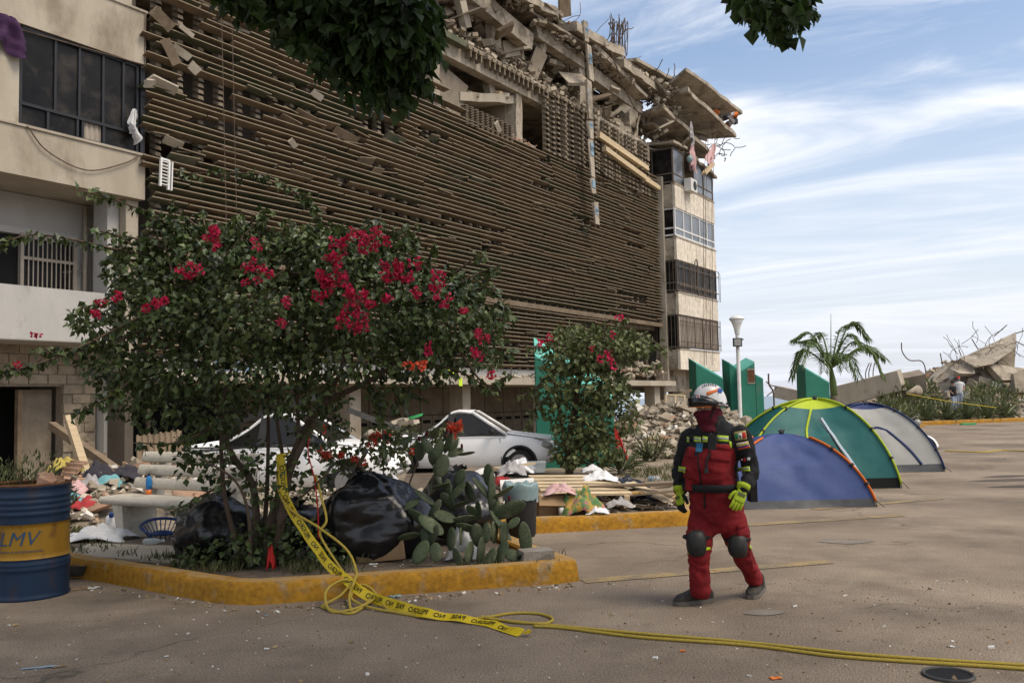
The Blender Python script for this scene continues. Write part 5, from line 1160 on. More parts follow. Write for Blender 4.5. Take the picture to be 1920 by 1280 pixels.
# ---------------------------------------------------------------- cars
def car(label,P,yaw,crush,slab=False):
    t_=thing('car',label,'car',P,yaw,'wrecked white cars')
    W=.84
    st=[(-2.12,.48,.74,.80,.58),(-2.02,.33,.84,.94,.72),(-1.75,.26,.90,.99,.80),(-1.2,.23,.92,.97,.83),(-.5,.22,.92,.95,.845),(.3,.22,.90,.94,.85),(.95,.22,.88,.96,.85),(1.2,.22,.85,.94,.845),(1.55,.24,.80,.89,.83),(1.85,.28,.72,.80,.78),(2.02,.34,.62,.70,.70),(2.10,.42,.55,.60,.60)]
    m=MB(); rings=[]
    for x,zb,zs,zt,w_ in st:
        h_=[(0,zb),(w_-.10,zb),(w_-.02,zb+.08),(w_+.012,zb+(zs-zb)*.45),(w_+.0,zs-.10),(w_-.03,zs-.02),(w_-.12,zs+(zt-zs)*.45),(w_*.5,zt-.02),(0,zt)]
        if crush: h_=[(a,b_-(.12*crush*max(0,-x/2.1)*(1 if b_>.6 else 0))+fbm((x*2,a*3,b_*3),1.0)*.035*crush*(1 if x<-.3 else .15)) for a,b_ in h_]
        ring=[V((x,-a,b_)) for a,b_ in h_]+[V((x,a,b_)) for a,b_ in h_[-2:0:-1]]
        rings.append(ring)
    m.loft(rings); bd=m.build('body','car_white',t_,True,auto=38)
    # greenhouse
    rz=[1.30,1.42,1.45,1.42]; 
    xs_=[(-1.55,-1.05),(-1.0,-.85),(-.1,-.1),(.95,.35)]
    # roof outline points: rear, mid-rear, mid, front
    rear_drop=.42*crush
    roof=[(-1.0,1.36-rear_drop*1.1),(-.55,1.44-rear_drop*.75),(-.15,1.46-rear_drop*.05),(.25,1.43)]
    belt=[(-1.62,.96-.1*crush),(-.75,.945-.06*crush),(-.1,.94),(1.02,.93)]
    m=MB(); th=.045; wr=.60
    top=[]; 
    def rp(i,y,z=0): x,zz=roof[i]; return V((x,y,zz+z))
    N=4
    # roof skin
    n_=10; pts=[]
    for j in range(n_+1):
        u=j/n_*(N-1); i=min(int(u),N-2); f=u-i
        x=roof[i][0]*(1-f)+roof[i+1][0]*f; z=roof[i][1]*(1-f)+roof[i+1][1]*f
        for k in range(9):
            y=-wr+2*wr*k/8; zz=z+.05*(1-(y/wr)**2)*(1 if x>-.2 else 1-crush*1.6)+ (fbm((x*3,y*3,1))*.06*crush if x<-.2 else 0)
            pts.append(V((x,y,zz)))
    m.add(pts,[(j*9+k,(j+1)*9+k,(j+1)*9+k+1,j*9+k+1) for j in range(n_) for k in range(8)])
    for sgn in (-1,1):
        for j in range(n_): pass
    rf=m.build('roof','car_white',t_,True)
    so2=rf.modifiers.new('t','SOLIDIFY'); so2.thickness=.03
    # pillars
    for s_ in (-1,1):
        m=MB()
        for (bx,bz),(tx,tz),w2 in ((belt[3],(roof[3][0],roof[3][1]),.07),(belt[0],(roof[0][0],roof[0][1]),.12)):
            m.bar((bx,s_*(W-.05),bz),(tx,s_*wr,tz),w2,.06,V((0,s_,.3)))
        P1=[V((roof[i][0],s_*(wr+.005),roof[i][1]-.01)) for i in range(4)]; m.tube(spline(P1,5),.038,6)
        m.build('roof_rail','car_white',t_,True)
        m=MB(); m.bar((belt[2][0]-.12,s_*(W-.05),.94),(roof[2][0]-.05,s_*(wr+.01),roof[2][1]-.03),.13,.05,V((0,s_,.3)))
        m.build('pillar','trim_black',t_)
    # glass
    def q(a,b_,c,d,nm='pane'):
        g_=MB(); P_=[V(v) for v in (a,b_,c,d)]; n2=(P_[1]-P_[0]).cross(P_[2]-P_[0]).normalized()*.006
        g_.hull([p-n2 for p in P_]+[p+n2 for p in P_]); g_.build(nm,'car_glass',t_)
    for s_ in (-1,1):
        y0=s_*(W-.045); y1=s_*(wr+.02)
        q((-.1,y0,.95),(.98,y0,.94),(.26,y1,roof[3][1]-.04),(-.1,y1,roof[2][1]-.05))
        q((-1.4,y0,.93-.08*crush),(-.26,y0,.945),(-.24,y1,roof[2][1]-.06-.02*crush),(-.95,y1,roof[0][1]-.03))
        m=MB(); m.box(-1.55,1.0,s_*(W+.0)-.012,s_*(W+.0)+.012,.905,.925); m.build('belt_trim','trim_black',t_)
        for hx in (-.95,-.02):
            m=MB(); m.box(hx-.12,hx+.03,s_*(W+.025)-.015,s_*(W+.025)+.015,.80,.835); m.build('door_handle','car_white',t_)
        for dx in (-.30,.88,-1.35):
            m=MB(); m.bar((dx+.03,s_*(W+.011),.30),(dx,s_*(W+.004),.86),.012,.012); m.build('door_gap','trim_black',t_)
        m=MB(); m.ell((.72,s_*(W+.12),1.0),.07,.10,.075,10,6); m.build('mirror','trim_black',t_,True)
    q((1.0,-.72,.95),(1.0,.72,.95),(.29,.56,1.42),(.29,-.56,1.42),'windscreen')
    # arches and wheels
    for x in (-1.3,1.3):
        for s_ in (-1,1):
            w_=thing('x','','',(0,0,0)); del w_['label']; del w_['category']; w_.name='wheel'; w_.parent=t_; w_.location=(x,s_*.76,.30)
            m=MB(); m.tube([(0,-.10,0),(0,-.085,0),(0,.085,0),(0,.10,0)],[.27,.305,.305,.27],28); m.build('tyre','rubber',w_,True,auto=40)
            m=MB(); m.tube([(0,-.105,0),(0,.105,0)],.2,20); m.build('rim','rim',w_)
            m=MB()
            arc_=[V((x+.365*cos(a),s_*(W+.016),.31+.365*sin(a))) for a in [pi*k/16-.1 for k in range(18)]]
            m.tube(arc_,.03,6); m.build('wheel_arch','trim_black',t_,True)
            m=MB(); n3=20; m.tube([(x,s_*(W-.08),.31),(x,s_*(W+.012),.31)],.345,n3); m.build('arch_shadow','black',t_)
    for s_ in (-1,1):
        m=MB(); m.ell((1.86,s_*.68,.67),.17,.115,.085,12,8); m.build('headlight','headlight',t_,True)
        m=MB(); m.ell((-2.03,s_*.62,.76),.07,.12,.09,10,6); m.build('tail_light','cloth_red',t_,True)
        m=MB(); m.ell((2.0,s_*.56,.42),.08,.07,.05,10,6); m.build('fog_light','trim_black',t_,True)
    m=MB(); m.box(2.03,2.10,-.35,.35,.5,.58); m.build('grille','trim_black',t_)
    # bonnet sprung open a little
    m=MB(); m.grid(lambda u,v:V((1.02+u*.98,-.68+1.36*v,.985-.13*u-.03*(2*v-1)**2*(1+u)+.012)),8,8); hd=m.build('bonnet','car_white',t_,True); so3=hd.modifiers.new('t','SOLIDIFY'); so3.thickness=.02
    return t_
car('white sedan with the rear of its roof crushed, parked beneath the ledge',(-1.13,20.75,0),rad(-4),1.0)
car('crushed white car behind the large bougainvillea and the bench',(-4.05,16.4,.05),rad(-6),.85)
# debris lying on the cars
m=MB(); m.bar((0,0,0),(1.25,.3,-.52),.16,.1); o=m.build('metal_pipe','iron'); o.location=at(652,768,16.9); tag(o,'dark metal beam fallen across the gap between the two white cars','beam')
for k,(x,y,Y,s_,mn,lab) in enumerate(((720,806,20.6,.9,'concrete_pale','dusty slab lying on the crushed sedan roof'),(760,798,20.7,.7,'rubble','broken tile pile on the crushed sedan roof'),(780,780,20.6,.35,'green_plastic','green rag on the rubble above the sedan roof'))):
    m=MB()
    for _ in range(1 if k!=1 else 14): m.rock((rr(-.3,.3) if k==1 else 0,rr(-.2,.2) if k==1 else 0,rr(0,.12) if k==1 else 0),s_*(1 if k!=1 else rr(.2,.5)),s_*.5*(1 if k!=1 else .6),s_*(.14 if k!=1 else .15),Euler((rr(-.2,.2),rr(-.3,.1),rr(-1,1))))
    o=m.build(('fallen_slab','broken_tiles','green_rag')[k],mn); o.location=at(x,y,Y); tag(o,lab,('slab','tiles','rag')[k])
slb=MB(); slb.hull([V(q) for q in ((-1.0,-.5,-.1),(.9,-.5,.45),(.9,.6,.5),(-1.0,.6,-.05),(-1.0,-.5,0),(.9,-.5,.55),(.9,.6,.6),(-1.0,.6,.05))]); o=slb.build('dark_sheet','trim_black'); o.location=at(500,800,16.6); tag(o,'dark grey panel fallen across the roof of the crushed car behind the bench','panel')

# ---------------------------------------------------------------- bench
bx=V((-5.0,11.0,.125)); yw=rad(-33)
t_=thing('concrete_bench','pale concrete park bench with slatted back beside the bougainvillea','bench',bx,yw)
def rbox(mb,x0,x1,y0,y1,z0,z1,r=.03,M=None):
    c=[(y0+r,z0),(y1-r,z0),(y1,z0+r),(y1,z1-r),(y1-r,z1),(y0+r,z1),(y0,z1-r),(y0,z0+r)]
    rg=[[V((x,a,b_)) for a,b_ in c] for x in (x0,x0+.01,x1-.01,x1)]
    if M: rg=[[M@q for q in g_] for g_ in rg]
    mb.loft(rg)
m=MB(); rbox(m,0,2.15,-.02,.48,.40,.49,.035); m.build('seat','terrazzo',t_,True,auto=50)
for x in (.28,1.72):
    m=MB(); m.hull([V(q) for q in ((x,.06,0),(x+.13,.06,0),(x+.13,.52,0),(x,.52,0),(x-.03,.0,.4),(x+.16,.0,.4),(x+.16,.46,.4),(x-.03,.46,.4))]); m.build('leg','terrazzo',t_)
    m=MB(); m.hull([V(q) for q in ((x,.46,.40),(x+.13,.46,.40),(x+.13,.58,.40),(x,.58,.40),(x,.66,.98),(x+.13,.66,.98),(x+.13,.74,.98),(x,.74,.98))]); m.build('back_post','terrazzo',t_)
for k in range(3):
    z=.56+.155*k; y=.455+.058*k; m=MB(); Mx=Matrix.Translation((0,y,z))@Matrix.Rotation(rad(-20),4,'X'); rbox(m,.02+.0,2.12,-.03,.045,0,.13,.02,Mx); m.build('back_slat','terrazzo',t_,True,auto=50)
# pad below the bench
m=MB(); q=[gnd(105,1040,.15),gnd(345,1052,.15),gnd(330,1022,.15),gnd(170,1018,.15)]; m.hull([p+V((0,0,-.06)) for p in q]+[p for p in q]); o=m.build('paving_slab','concrete_pale'); tag(o,'flat concrete paving slab on the soil below the bench','slab')
def put(x,y,Y,z=None):
    p=at(x,y,Y)
    if z is not None: p.z=z
    return p
# bottle on the bench
P=put(279,936,11.15,.125+.49); t_=thing('drink_bottle','blue plastic drink bottle with orange liquid standing on the bench','bottle',P)
m=MB(); m.lathe([(.035,.0),(.037,.01),(.036,.06)],14); m.build('drink','drink_orange',t_,True)
m=MB(); m.lathe([(.037,.061),(.037,.13),(.034,.15),(.037,.17),(.03,.2),(.015,.225)],14); m.build('body','bottle_blue',t_,True)
m=MB(); m.lathe([(.017,.226),(.017,.25)],12); m.build('cap','drum_blue',t_)
# basket under bench
P=put(305,1010,10.9,.13); t_=thing('plastic_basket','shallow blue openwork basket tipped under the bench','basket',P)
m=MB(); m.lathe([(.13,.0),(.15,.02),(.24,.13),(.255,.14),(.245,.145)],24,cap=False); o=m.build('rim','blue_plastic',t_)
o.modifiers.new('w','WIREFRAME').thickness=.014
m=MB(); m.tube([V((.25*cos(a),.25*sin(a),.14)) for a in [2*pi*k/24 for k in range(25)]],.014,6); m.tube([V((.13*cos(a),.13*sin(a),.01)) for a in [2*pi*k/24 for k in range(25)]],.014,6); m.build('hoop','blue_plastic',t_,True)
t_.rotation_euler=(rad(14),rad(8),0)
# soft things
def crumple(name,label,cat,P,w_,d_,h_,mn,seed,n=22):
    m=MB()
    def fn(u,v):
        x=(u-.5)*2; y=(v-.5)*2; r=min(1,math.sqrt(x*x+y*y)/1.2)
        f=1+.35*noise.noise(V((x*1.3,y*1.3,seed)))
        z=max(0,(1-r*r))*h_*(.55+.9*abs(noise.noise(V((x*1.9,y*1.9,seed+4)))))+h_*.35*abs(noise.noise(V((x*4.5,y*4.5,seed+9))))*(1-r**3)
        return V((x*w_*.5*f,y*d_*.5*f,z+.004))
    m.grid(fn,n,n); o=m.build(name,mn,None,True); o.location=P; so4=o.modifiers.new('t','SOLIDIFY'); so4.thickness=.006; return tag(o,label,cat)
crumple('white_shirt','crumpled white shirt on the ground left of the bench leg','cloth',gnd(185,1012,.13),.75,.4,.16,'cloth_white',2)
P=put(345,1012,9.9,.125)
t_=thing('plastic_bottle','clear plastic bottle lying under the bench','bottle',gnd(268,1020,.16)); m=MB(); m.tube([(0,0,.03),(.02,0,.03),(.14,.02,.03),(.17,.025,.03),(.2,.03,.03)],[.02,.035,.035,.02,.014],12); m.build('body','bottle_clear',t_,True); m=MB(); m.tube([(.2,.03,.03),(.225,.034,.03)],.016,10); m.build('cap','paper',t_)
m=MB(); m.tube([(0,0,0),(0,-.02,.05)],.03,12); o=m.build('bottle_cap_jug','blue_plastic'); o.location=put(209,987,11.6,.3); tag(o,'round blue cap on the white jug beside the bench leg','cap')
m=MB(); m.lathe([(.06,0),(.075,.03),(.075,.16),(.03,.2)],14); o=m.build('white_jug','bag_white',None,True); o.location=put(210,1000,11.7,.13); tag(o,'white plastic jug beside the bench leg','jug')

# garbage bags
def bag(label,P,rx,ry,rz,seed,mn='bag_black',knot=(0,0),yaw=0):
    t_=thing('garbage_bag',label,'garbage bag',P,yaw,'black garbage bags heaped in the planter')
    m=MB(); n,k=84,46; rings=[]
    for i in range(k+1):
        a=-pi/2+pi*i/k; ring=[]
        for j in range(n):
            b_=2*pi*j/n; d=V((cos(a)*cos(b_),cos(a)*sin(b_),sin(a)))
            fold=noise.noise(d*2.2+V((seed,3,0)))
            f=1+.20*noise.noise(d*1.5+V((seed,0,0)))+.055*(1-2*abs(noise.noise(V((b_*2.6+fold*1.8,seed,d.z*1.1)))))*(.55+.6*max(0,d.z))-.05*abs(noise.noise(V((d.x*4,d.y*4,d.z*6))+V((0,0,seed))))-.03*abs(noise.noise(d*9+V((seed,seed,0))))
            q=V((d.x*rx*f,d.y*ry*f,d.z*rz*f)); q.z=max(q.z,-rz*.72)+rz*.72
            if d.z>.6: q=q.lerp(V((knot[0],knot[1],rz*1.75)),(d.z-.6)*.5)
            ring.append(q)
        rings.append(ring)
    m.loft(rings); m.build('bag',mn,t_,True)
    m=MB(); kz=rz*1.62
    for q in range(7):
        a=rr(0,6.28); m.add([V((knot[0],knot[1],kz)),V((knot[0]+cos(a)*.10,knot[1]+sin(a)*.10,kz+.12)),V((knot[0]+cos(a+.8)*.12,knot[1]+sin(a+.8)*.12,kz+.08))],[(0,1,2)])
    m.build('knot',mn,t_)
    return t_
bag('black garbage bag between the bench and the bougainvillea stems',put(405,1040,9.35,.125),.44,.40,.36,1.0,knot=(.1,0))
bag('largest black garbage bag, right of the bougainvillea stems',put(700,1035,9.2,.125),.56,.44,.46,7.3,knot=(-.1,.1),yaw=.25)
bag('black garbage bag behind the prickly pear',put(860,1000,10.1,.2),.46,.42,.40,12.1)
bag('small black garbage bag low behind the bougainvillea stems',put(560,1010,10.0,.125),.36,.34,.26,15.7)
m=MB(); m.bar((0,0,0),(.26,-.05,.40),.16,.02,jit=.03); o=m.build('bag_flap','bag_black'); o.location=put(640,925,9.25); tag(o,'torn flap of black plastic sticking up from the largest bag','plastic sheet')
m=MB(); m.ell((0,0,.16),.22,.2,.17,18,12); o=m.build('white_bag','bag_white',None,True); o.location=put(716,895,10.4,.55); tag(o,'white plastic bag behind the largest black bag','bag')
m=MB(); m.ell((0,0,.1),.16,.13,.12,18,12); o=m.build('white_bag','bag_white',None,True); o.location=put(845,880,10.6,.62); tag(o,'white plastic bag above the bag behind the prickly pear','bag')
m=MB(); m.hull([V(q) for q in ((-.23,0,0),(.22,.02,.03),(.24,.05,.03),(-.22,.03,.0),(-.24,-.02,.17),(.21,0,.25),(.22,.02,.25),(-.23,.01,.17))]); o=m.build('cardboard_sheet','cardboard'); o.location=put(713,1052,8.85,.125); tag(o,'folded brown cardboard below the largest black bag','cardboard')
crumple('white_rag','dirty white rag among the prickly pear pads','cloth',put(866,1018,8.9,.15),.3,.2,.3,'cloth_white',5)
P=put(978,1018,10.35,.13); t_=thing('trash_bin','dark trash bin lined with a teal plastic bag behind the prickly pear','trash bin',P)
m=MB(); m.lathe([(.15,0),(.165,.03),(.185,.5),(.19,.52)],18); m.build('bin','trim_black',t_,True,auto=40)
m=MB(); n=26; rings=[]
for z,r in ((.40,.195),(.5,.205),(.56,.215),(.60,.2),(.58,.15),(.5,.12)):
    rings.append([V((r*cos(2*pi*j/n)*(1+.10*noise.noise(V((cos(2*pi*j/n)*3,sin(2*pi*j/n)*3,z*6)))),r*sin(2*pi*j/n),z+.06*noise.noise(V((cos(2*pi*j/n)*3,sin(2*pi*j/n)*3,z*3))))) for j in range(n)])
m.loft(rings,False); m.build('liner','bag_teal',t_,True)

# oil drum
c=gnd(36,1128); c.y+=.30; c.x-=.07
t_=thing('oil_drum','blue steel drum with a yellow lettered band at the left edge','drum',c)
R_=.325; H_=1.0
def dr(z0,z1,mn,nm,ribs=()):
    m=MB(); prof=[]; k=24
    for i in range(k+1):
        z=z0+(z1-z0)*i/k; r=R_+sum(.012*math.exp(-((z-q)/.014)**2) for q in ribs)
        prof.append((r,z))
    m.lathe(prof,48,cap=False); return m.build(nm,mn,t_,True)
dr(0,.36,'drum_blue','lower_body',(.015,.27,.31)); bnd=dr(.36,.665,'drum_yellow','band',(.36,.665)); dr(.665,1.0,'drum_blue','upper_body',(.75,.80,.85,.9,.985))
m=MB(); m.tube([V((R_*cos(a),R_*sin(a),1.0)) for a in [2*pi*k/40 for k in range(41)]],.014,6); m.build('rim','rust',t_,True)
m=MB(); m.lathe([(R_-.004,1.0),(R_-.006,.62),(.01,.6)],40,cap=False); m.build('inside','rust',t_,True)
def on_drum(txt,size,ang,z,shear,nm,space=1.0):
    o=text_mesh(nm,txt,size,'drum_text',t_,.0004,shear,space,0); me=o.data
    for v in me.vertices:
        a=ang+v.co.x/R_; rr_=R_+.003+v.co.z; y=v.co.y; v.co=V((rr_*sin(a),-rr_*cos(a),z+y))
    me.update()
on_drum('ILMV',.17,.08,.535,.28,'lettering',1.05); on_drum('corporacion al de latinoamerica',.034,.12,.432,.25,'small_lettering')
m=MB()
for k in range(4): m.rock((rr(-.15,.2),rr(-.1,.2),.94+rr(0,.05)),.16,.1,.08)
o=m.build('tile_shards','rubble_clay'); o.location=c+V((.02,.1,.05)); tag(o,'red clay roof tile pieces heaped in the oil drum','tiles')
# metal tray by the drum
P=gnd(125,1085); m=MB(); m.add([V(q) for q in ((-.2,-.08,.05),(.18,-.05,.05),(.16,.05,.02),(-.18,.03,.02),(-.24,-.12,.14),(.22,-.09,.14),(.2,.08,.12),(-.22,.06,.12))],[(0,1,2,3),(0,4,5,1),(1,5,6,2),(2,6,7,3),(3,7,4,0)]); o=m.build('metal_tray','iron'); o.location=P; so4=o.modifiers.new('t','SOLIDIFY'); so4.thickness=.006; tag(o,'bent metal tray between the oil drum and the kerb','tray')

# median trash: pallet, box, cloth, boards
P=put(1085,905,12.6,.42); t_=thing('wooden_pallet','slatted wooden pallet lying on the cardboard box on the median','pallet',P,rad(12)); t_.rotation_euler=(rad(13),rad(2),rad(14))
for k in range(6): m=MB(); m.box(-.62,.62,-.42+.15*k,-.33+.15*k,.05,.08); m.build('slat','plank',t_)
for x in (-.58,0,.5): m=MB(); m.box(x,x+.08,-.44,.44,-.05,.049); m.build('stringer','plank',t_)
P=put(1055,968,12.1,.125); t_=thing('cardboard_box','open brown cardboard box under the pallet','box',P,rad(8))
m=MB(); m.box(-.35,.35,-.25,.25,0,.30); m.build('body','cardboard',t_)
for a,b_,zz in ((-.35,.02,.05),(.05,.36,.08)): m=MB(); m.hull([V(q) for q in ((a,-.27,.29),(b_,-.27,.29),(b_,-.25,.3),(a,-.25,.3),(a-.02,-.36,.19),(b_+.01,-.37,.17),(b_+.01,-.355,.18),(a-.02,-.345,.2))]); m.build('flap','cardboard',t_)
P=put(1085,935,11.9,.38); crumple('patterned_cloth','green and yellow flowered cloth hanging from the box on the median','cloth',put(1090,960,11.85,.14),.62,.4,.42,'cloth_pattern',8)
crumple('pink_cloth','pink and white cloth on the corner of the cardboard box','cloth',put(1050,925,11.9,.44),.42,.3,.14,'cloth_pink',3)
crumple('red_cloth','red cloth lying beside the sedan front wheel','cloth',put(940,880,13.6,.36),.38,.3,.2,'cloth_red',6)
m=MB(); m.hull([V(q) for q in ((-.28,0,0),(.3,.02,0),(.3,.3,0),(-.28,.3,0),(-.3,-.05,.14),(.32,-.02,.15),(.32,.34,.16),(-.3,.36,.15))]); o=m.build('plastic_tray','bottle_clear'); o.location=put(985,872,14,.55); tag(o,'clear plastic tray on the trash before the sedan wheel','tray')
crumple('clear_bag','crumpled clear plastic bag in front of the sedan wheel','bag',put(978,872,14.1,.55),.4,.3,.22,'bag_white',11)
m=MB(); m.tube([V((0,0,0)),V((.46,.02,.02))],.1,18); o=m.build('paper_roll','paper',None,True,auto=40); o.location=put(938,900,12.5,.48); tag(o,'white paper roll left of the pallet','paper roll')
m=MB(); m.box(-.3,.3,-.25,.25,0,.36); o=m.build('support_heap','wood_dark'); o.location=put(1000,920,13.0,.125); tag(o,'dark boards stacked under the paper roll','boards')
for k,(x0,y0,x1,y1,Y0,Y1,mn,lab) in enumerate(((1000,868,930,878,13.4,13.2,'plank','tan plank end lying above the pallet'),(1180,905,1255,940,12.9,12.5,'plank','pale board slanting down to the kerb at the right of the median'),(1140,920,1250,945,12.9,12.6,'wood_dark','dark board in the heap right of the cardboard box'),(1110,940,1230,952,12.5,12.6,'wood_dark','lowest dark board lying along the median kerb'),(1120,955,1230,955,12.6,12.8,'wood_dark','dark board lying across the median heap'),(1150,895,1262,928,13.4,13.0,'wood_dark','dark board at the back of the median heap'),(1130,905,1225,912,13.3,13.6,'wood_dark','weathered board under the black sheet on the median'))):
    a=at(x0,y0,Y0); b_=at(x1,y1,Y1); m=MB(); m.bar(V((0,0,0)),b_-a,.2,.03,jit=.01); o=m.build('wooden_board',mn); o.location=a; tag(o,lab,'board','boards heaped on the median')
crumple('black_sheet','black plastic sheet on the boards at the right of the median','plastic sheet',put(1165,900,13.2,.36),.7,.4,.18,'bag_black',4)
crumple('white_sheet','white crumpled plastic on top of the pallet','plastic sheet',put(1125,892,12.9,.50),.5,.3,.14,'bag_white',14)
m=MB(); m.lathe([(.03,0),(.045,.12)],12); o=m.build('paper_cup','paper',None,True); o.location=gnd(1053,968,.16); tag(o,'white paper cup standing by the cardboard box','cup')
t_=thing('plastic_bottle','small blue topped bottle on the sandy yard by the kerb','bottle',gnd(1215,902)); m=MB(); m.tube([(0,0,.05),(.2,.02,.05),(.26,.02,.05)],[.05,.05,.02],10); m.build('body','bottle_clear',t_,True); m=MB(); m.tube([(.02,0,.05),(.09,.01,.05)],.054,10); m.build('label_band','tile_blue',t_,True)
m=MB(); m.rock((0,0,.07),.34,.22,.15,Euler((0,0,.3)),.15); o=m.build('stone','stone_grey'); o.location=gnd(1005,1058,.125); tag(o,'grey stone on the kerb corner beside the prickly pear','stone')

for k in range(8):
    x0=rr(1085,1180); y0=rr(905,950); a=at(x0,y0,rr(12.2,13.6)); a.z=max(a.z,.16); a.y=max(a.y,12.4)
    L_=rr(.6,1.5); m=MB(); m.bar(V((0,0,0)),V((L_,rr(-.05,.3),rr(-.02,.06))),rr(.06,.16),.025,jit=.008); o=m.build('wooden_board','wood_dark'); a.x=min(a.x,2.25-L_); o.location=a; tag(o,'weathered dark board buried in the wood heap right of the cardboard box','board','loose boards in the median wood heap')
for k,(x,y,Y,w_,d_,h_,mn,lab) in enumerate(((1010,945,11.9,.3,.25,.14,'paper','crumpled paper left of the cardboard box'),(1120,962,11.75,.3,.2,.10,'bag_white','white plastic scrap before the patterned cloth'),(1160,950,12.1,.35,.25,.12,'cloth_grey','grey rag on the wood heap'),(1205,940,12.6,.4,.3,.14,'bag_black','black plastic scrap at the right of the wood heap'),(960,890,13.0,.4,.3,.2,'cloth_grey','grey rag above the paper roll'),(905,892,13.2,.35,.25,.1,'paper','white paper scraps before the sedan door'),(1110,884,13.4,.3,.2,.1,'cloth_white','small white cloth behind the pallet'))):
    p=at(x,y,Y); p.z=max(p.z,.13); crumple('trash_scrap',lab,'trash',p,w_,d_,h_,mn,20+k*3,14)
# motorcycle partly hidden behind the grey tent
P=gnd(1752,866); t_=thing('motorcycle','motorcycle with white fender parked behind the grey tent','motorcycle',P+V((-.1,.3,0)),rad(140))
for x in (0,1.3):
    w_=bpy.data.objects.new('wheel',None); col.objects.link(w_); w_.parent=t_; w_.location=(x,0,.3)
    m=MB(); m.tube([V((.25*cos(a),0,.25*sin(a))) for a in [2*pi*k/24 for k in range(25)]],.05,8); m.build('tyre','rubber',w_,True)
    m=MB(); m.tube([(0,-.02,0),(0,.02,0)],.2,18); m.build('rim','rim',w_)
m=MB(); m.grid(lambda u,v:V((.33*cos(pi*(.15+.8*u)),-.08+.16*v,.3+.33*sin(pi*(.15+.8*u)))),12,3); m.build('fender','metal_white',t_,True)
m=MB(); m.loft([[V((x,y*w_,z0+(z1-z0)*(k))) for y,k in ((-1,0),(1,0),(1,1),(-1,1))] for x,w_,z0,z1 in ((.1,.06,.5,.7),(.4,.16,.45,.95),(.8,.16,.5,.9),(1.2,.12,.6,.85),(1.6,.08,.7,.85))]); m.build('body','trim_black',t_,True)
m=MB(); m.tube([(.0,0,.3),(.25,0,1.0)],.03,8); m.tube([(.25,-.38,1.08),(.25,-.1,1.02),(.25,.1,1.02),(.25,.38,1.08)],.02,8); m.build('handlebar','iron',t_,True)
m=MB(); m.ell((.12,0,.92),.09,.09,.09,10,8); m.build('headlight','headlight',t_,True)

# ---------------------------------------------------------------- the walking rescuer
PY=7.45
PR=at(1345,1128,PY); PR.z=0
pe=thing('person','rescuer in red and black coveralls with white helmet walking across the lot','person',PR)
def Q(x,y,d=0): return at(x,y,PY+d)-PR
FB=V((-.64,-.77,0)); LB=V((.77,-.64,0))           # body front, body left
FH=V((-.92,-.39,0)).normalized(); LH=V((-FH.y,FH.x,0))
if LH.x<0: LH=-LH
TOR=[(1346,996,.0,.17,.145),(1345,975,0,.205,.172),(1343,950,0,.218,.185),(1340,915,0,.205,.180),(1333,895,0,.205,.218),(1331,875,0,.212,.228),(1335,850,0,.214,.200),(1341,828,0,.214,.155),(1343,810,.01,.196,.128),(1342,799,.02,.155,.105),(1338,788,.02,.10,.088),(1336,778,.02,.085,.08)]
def ring(cx,cy,d,a,b_,n=20,sq=.85):
    c=Q(cx,cy,d); o=[]
    for k in range(n):
        t=2*pi*k/n; ct,st=cos(t),sin(t); o.append(c+LB*a*math.copysign(abs(ct)**sq,ct)+FB*b_*math.copysign(abs(st)**sq,st))
    return o
def limb(mb,pts,n=12):
    P=[Q(x,y,d) for x,y,d,r in pts]; R_=[r for *_,r in pts]
    N=6; PP=spline(P,N); RR=[R_[i]*(1-k/N)+R_[i+1]*k/N for i in range(len(R_)-1) for k in range(N)]+[R_[-1]]
    mb.tube(PP,RR,n)
    for p,r in ((P[0],R_[0]),(P[-1],R_[-1])): mb.ell(p,r*.96,r*.96,r*.8,12,8)
LA=[(1388,813,-.13,.084),(1399,845,-.14,.077),(1406,878,-.14,.069),(1402,900,-.20,.063),(1394,918,-.25,.055)]
RA=[(1297,817,.12,.086),(1284,848,.15,.078),(1276,880,.16,.070),(1275,902,.12,.062),(1276,922,.08,.052)]
LL=[(1370,972,-.03,.128),(1380,1000,-.05,.114),(1388,1026,-.04,.092),(1398,1050,.05,.080),(1410,1072,.13,.073),(1417,1086,.18,.072)]
RL=[(1319,972,.03,.128),(1314,1000,-.05,.114),(1311,1024,-.13,.095),(1311,1050,-.13,.088),(1312,1080,-.12,.084),(1314,1106,-.11,.086)]
m=MB(); m.loft([ring(*q) for q in TOR])
for L_ in (LA,RA,LL,RL): limb(m,L_)
def near(p,L_):
    best=9
    for (x0,y0,d0,r0),(x1,y1,d1,r1) in zip(L_[:-1],L_[1:]):
        a=Q(x0,y0,d0); b_=Q(x1,y1,d1); t=max(0,min(1,(p-a).dot(b_-a)/(b_-a).length_squared)); best=min(best,(p-a.lerp(b_,t)).length-(r0+(r1-r0)*t))
    return best
def zpx(y): return Q(1345,y,0).z
ZS,ZW,ZB=zpx(838),zpx(918),zpx(906)
def cloth(p):
    if p.z<ZW: 
        if near(p,LA)<.012 and p.z>zpx(925): return 1
        if near(p,RA)<.012 and p.z>zpx(928): return 1
        return 0
    if p.z<ZB and near(p,LA)>.02 and near(p,RA)>.02: return 1
    if near(p,LA)<.016 or near(p,RA)<.016: return 1
    if p.z>ZS: return 1
    c=p-Q(1338,870,0); c.z=0
    return 0 if c.normalized().dot(FB)>-.05 else 1
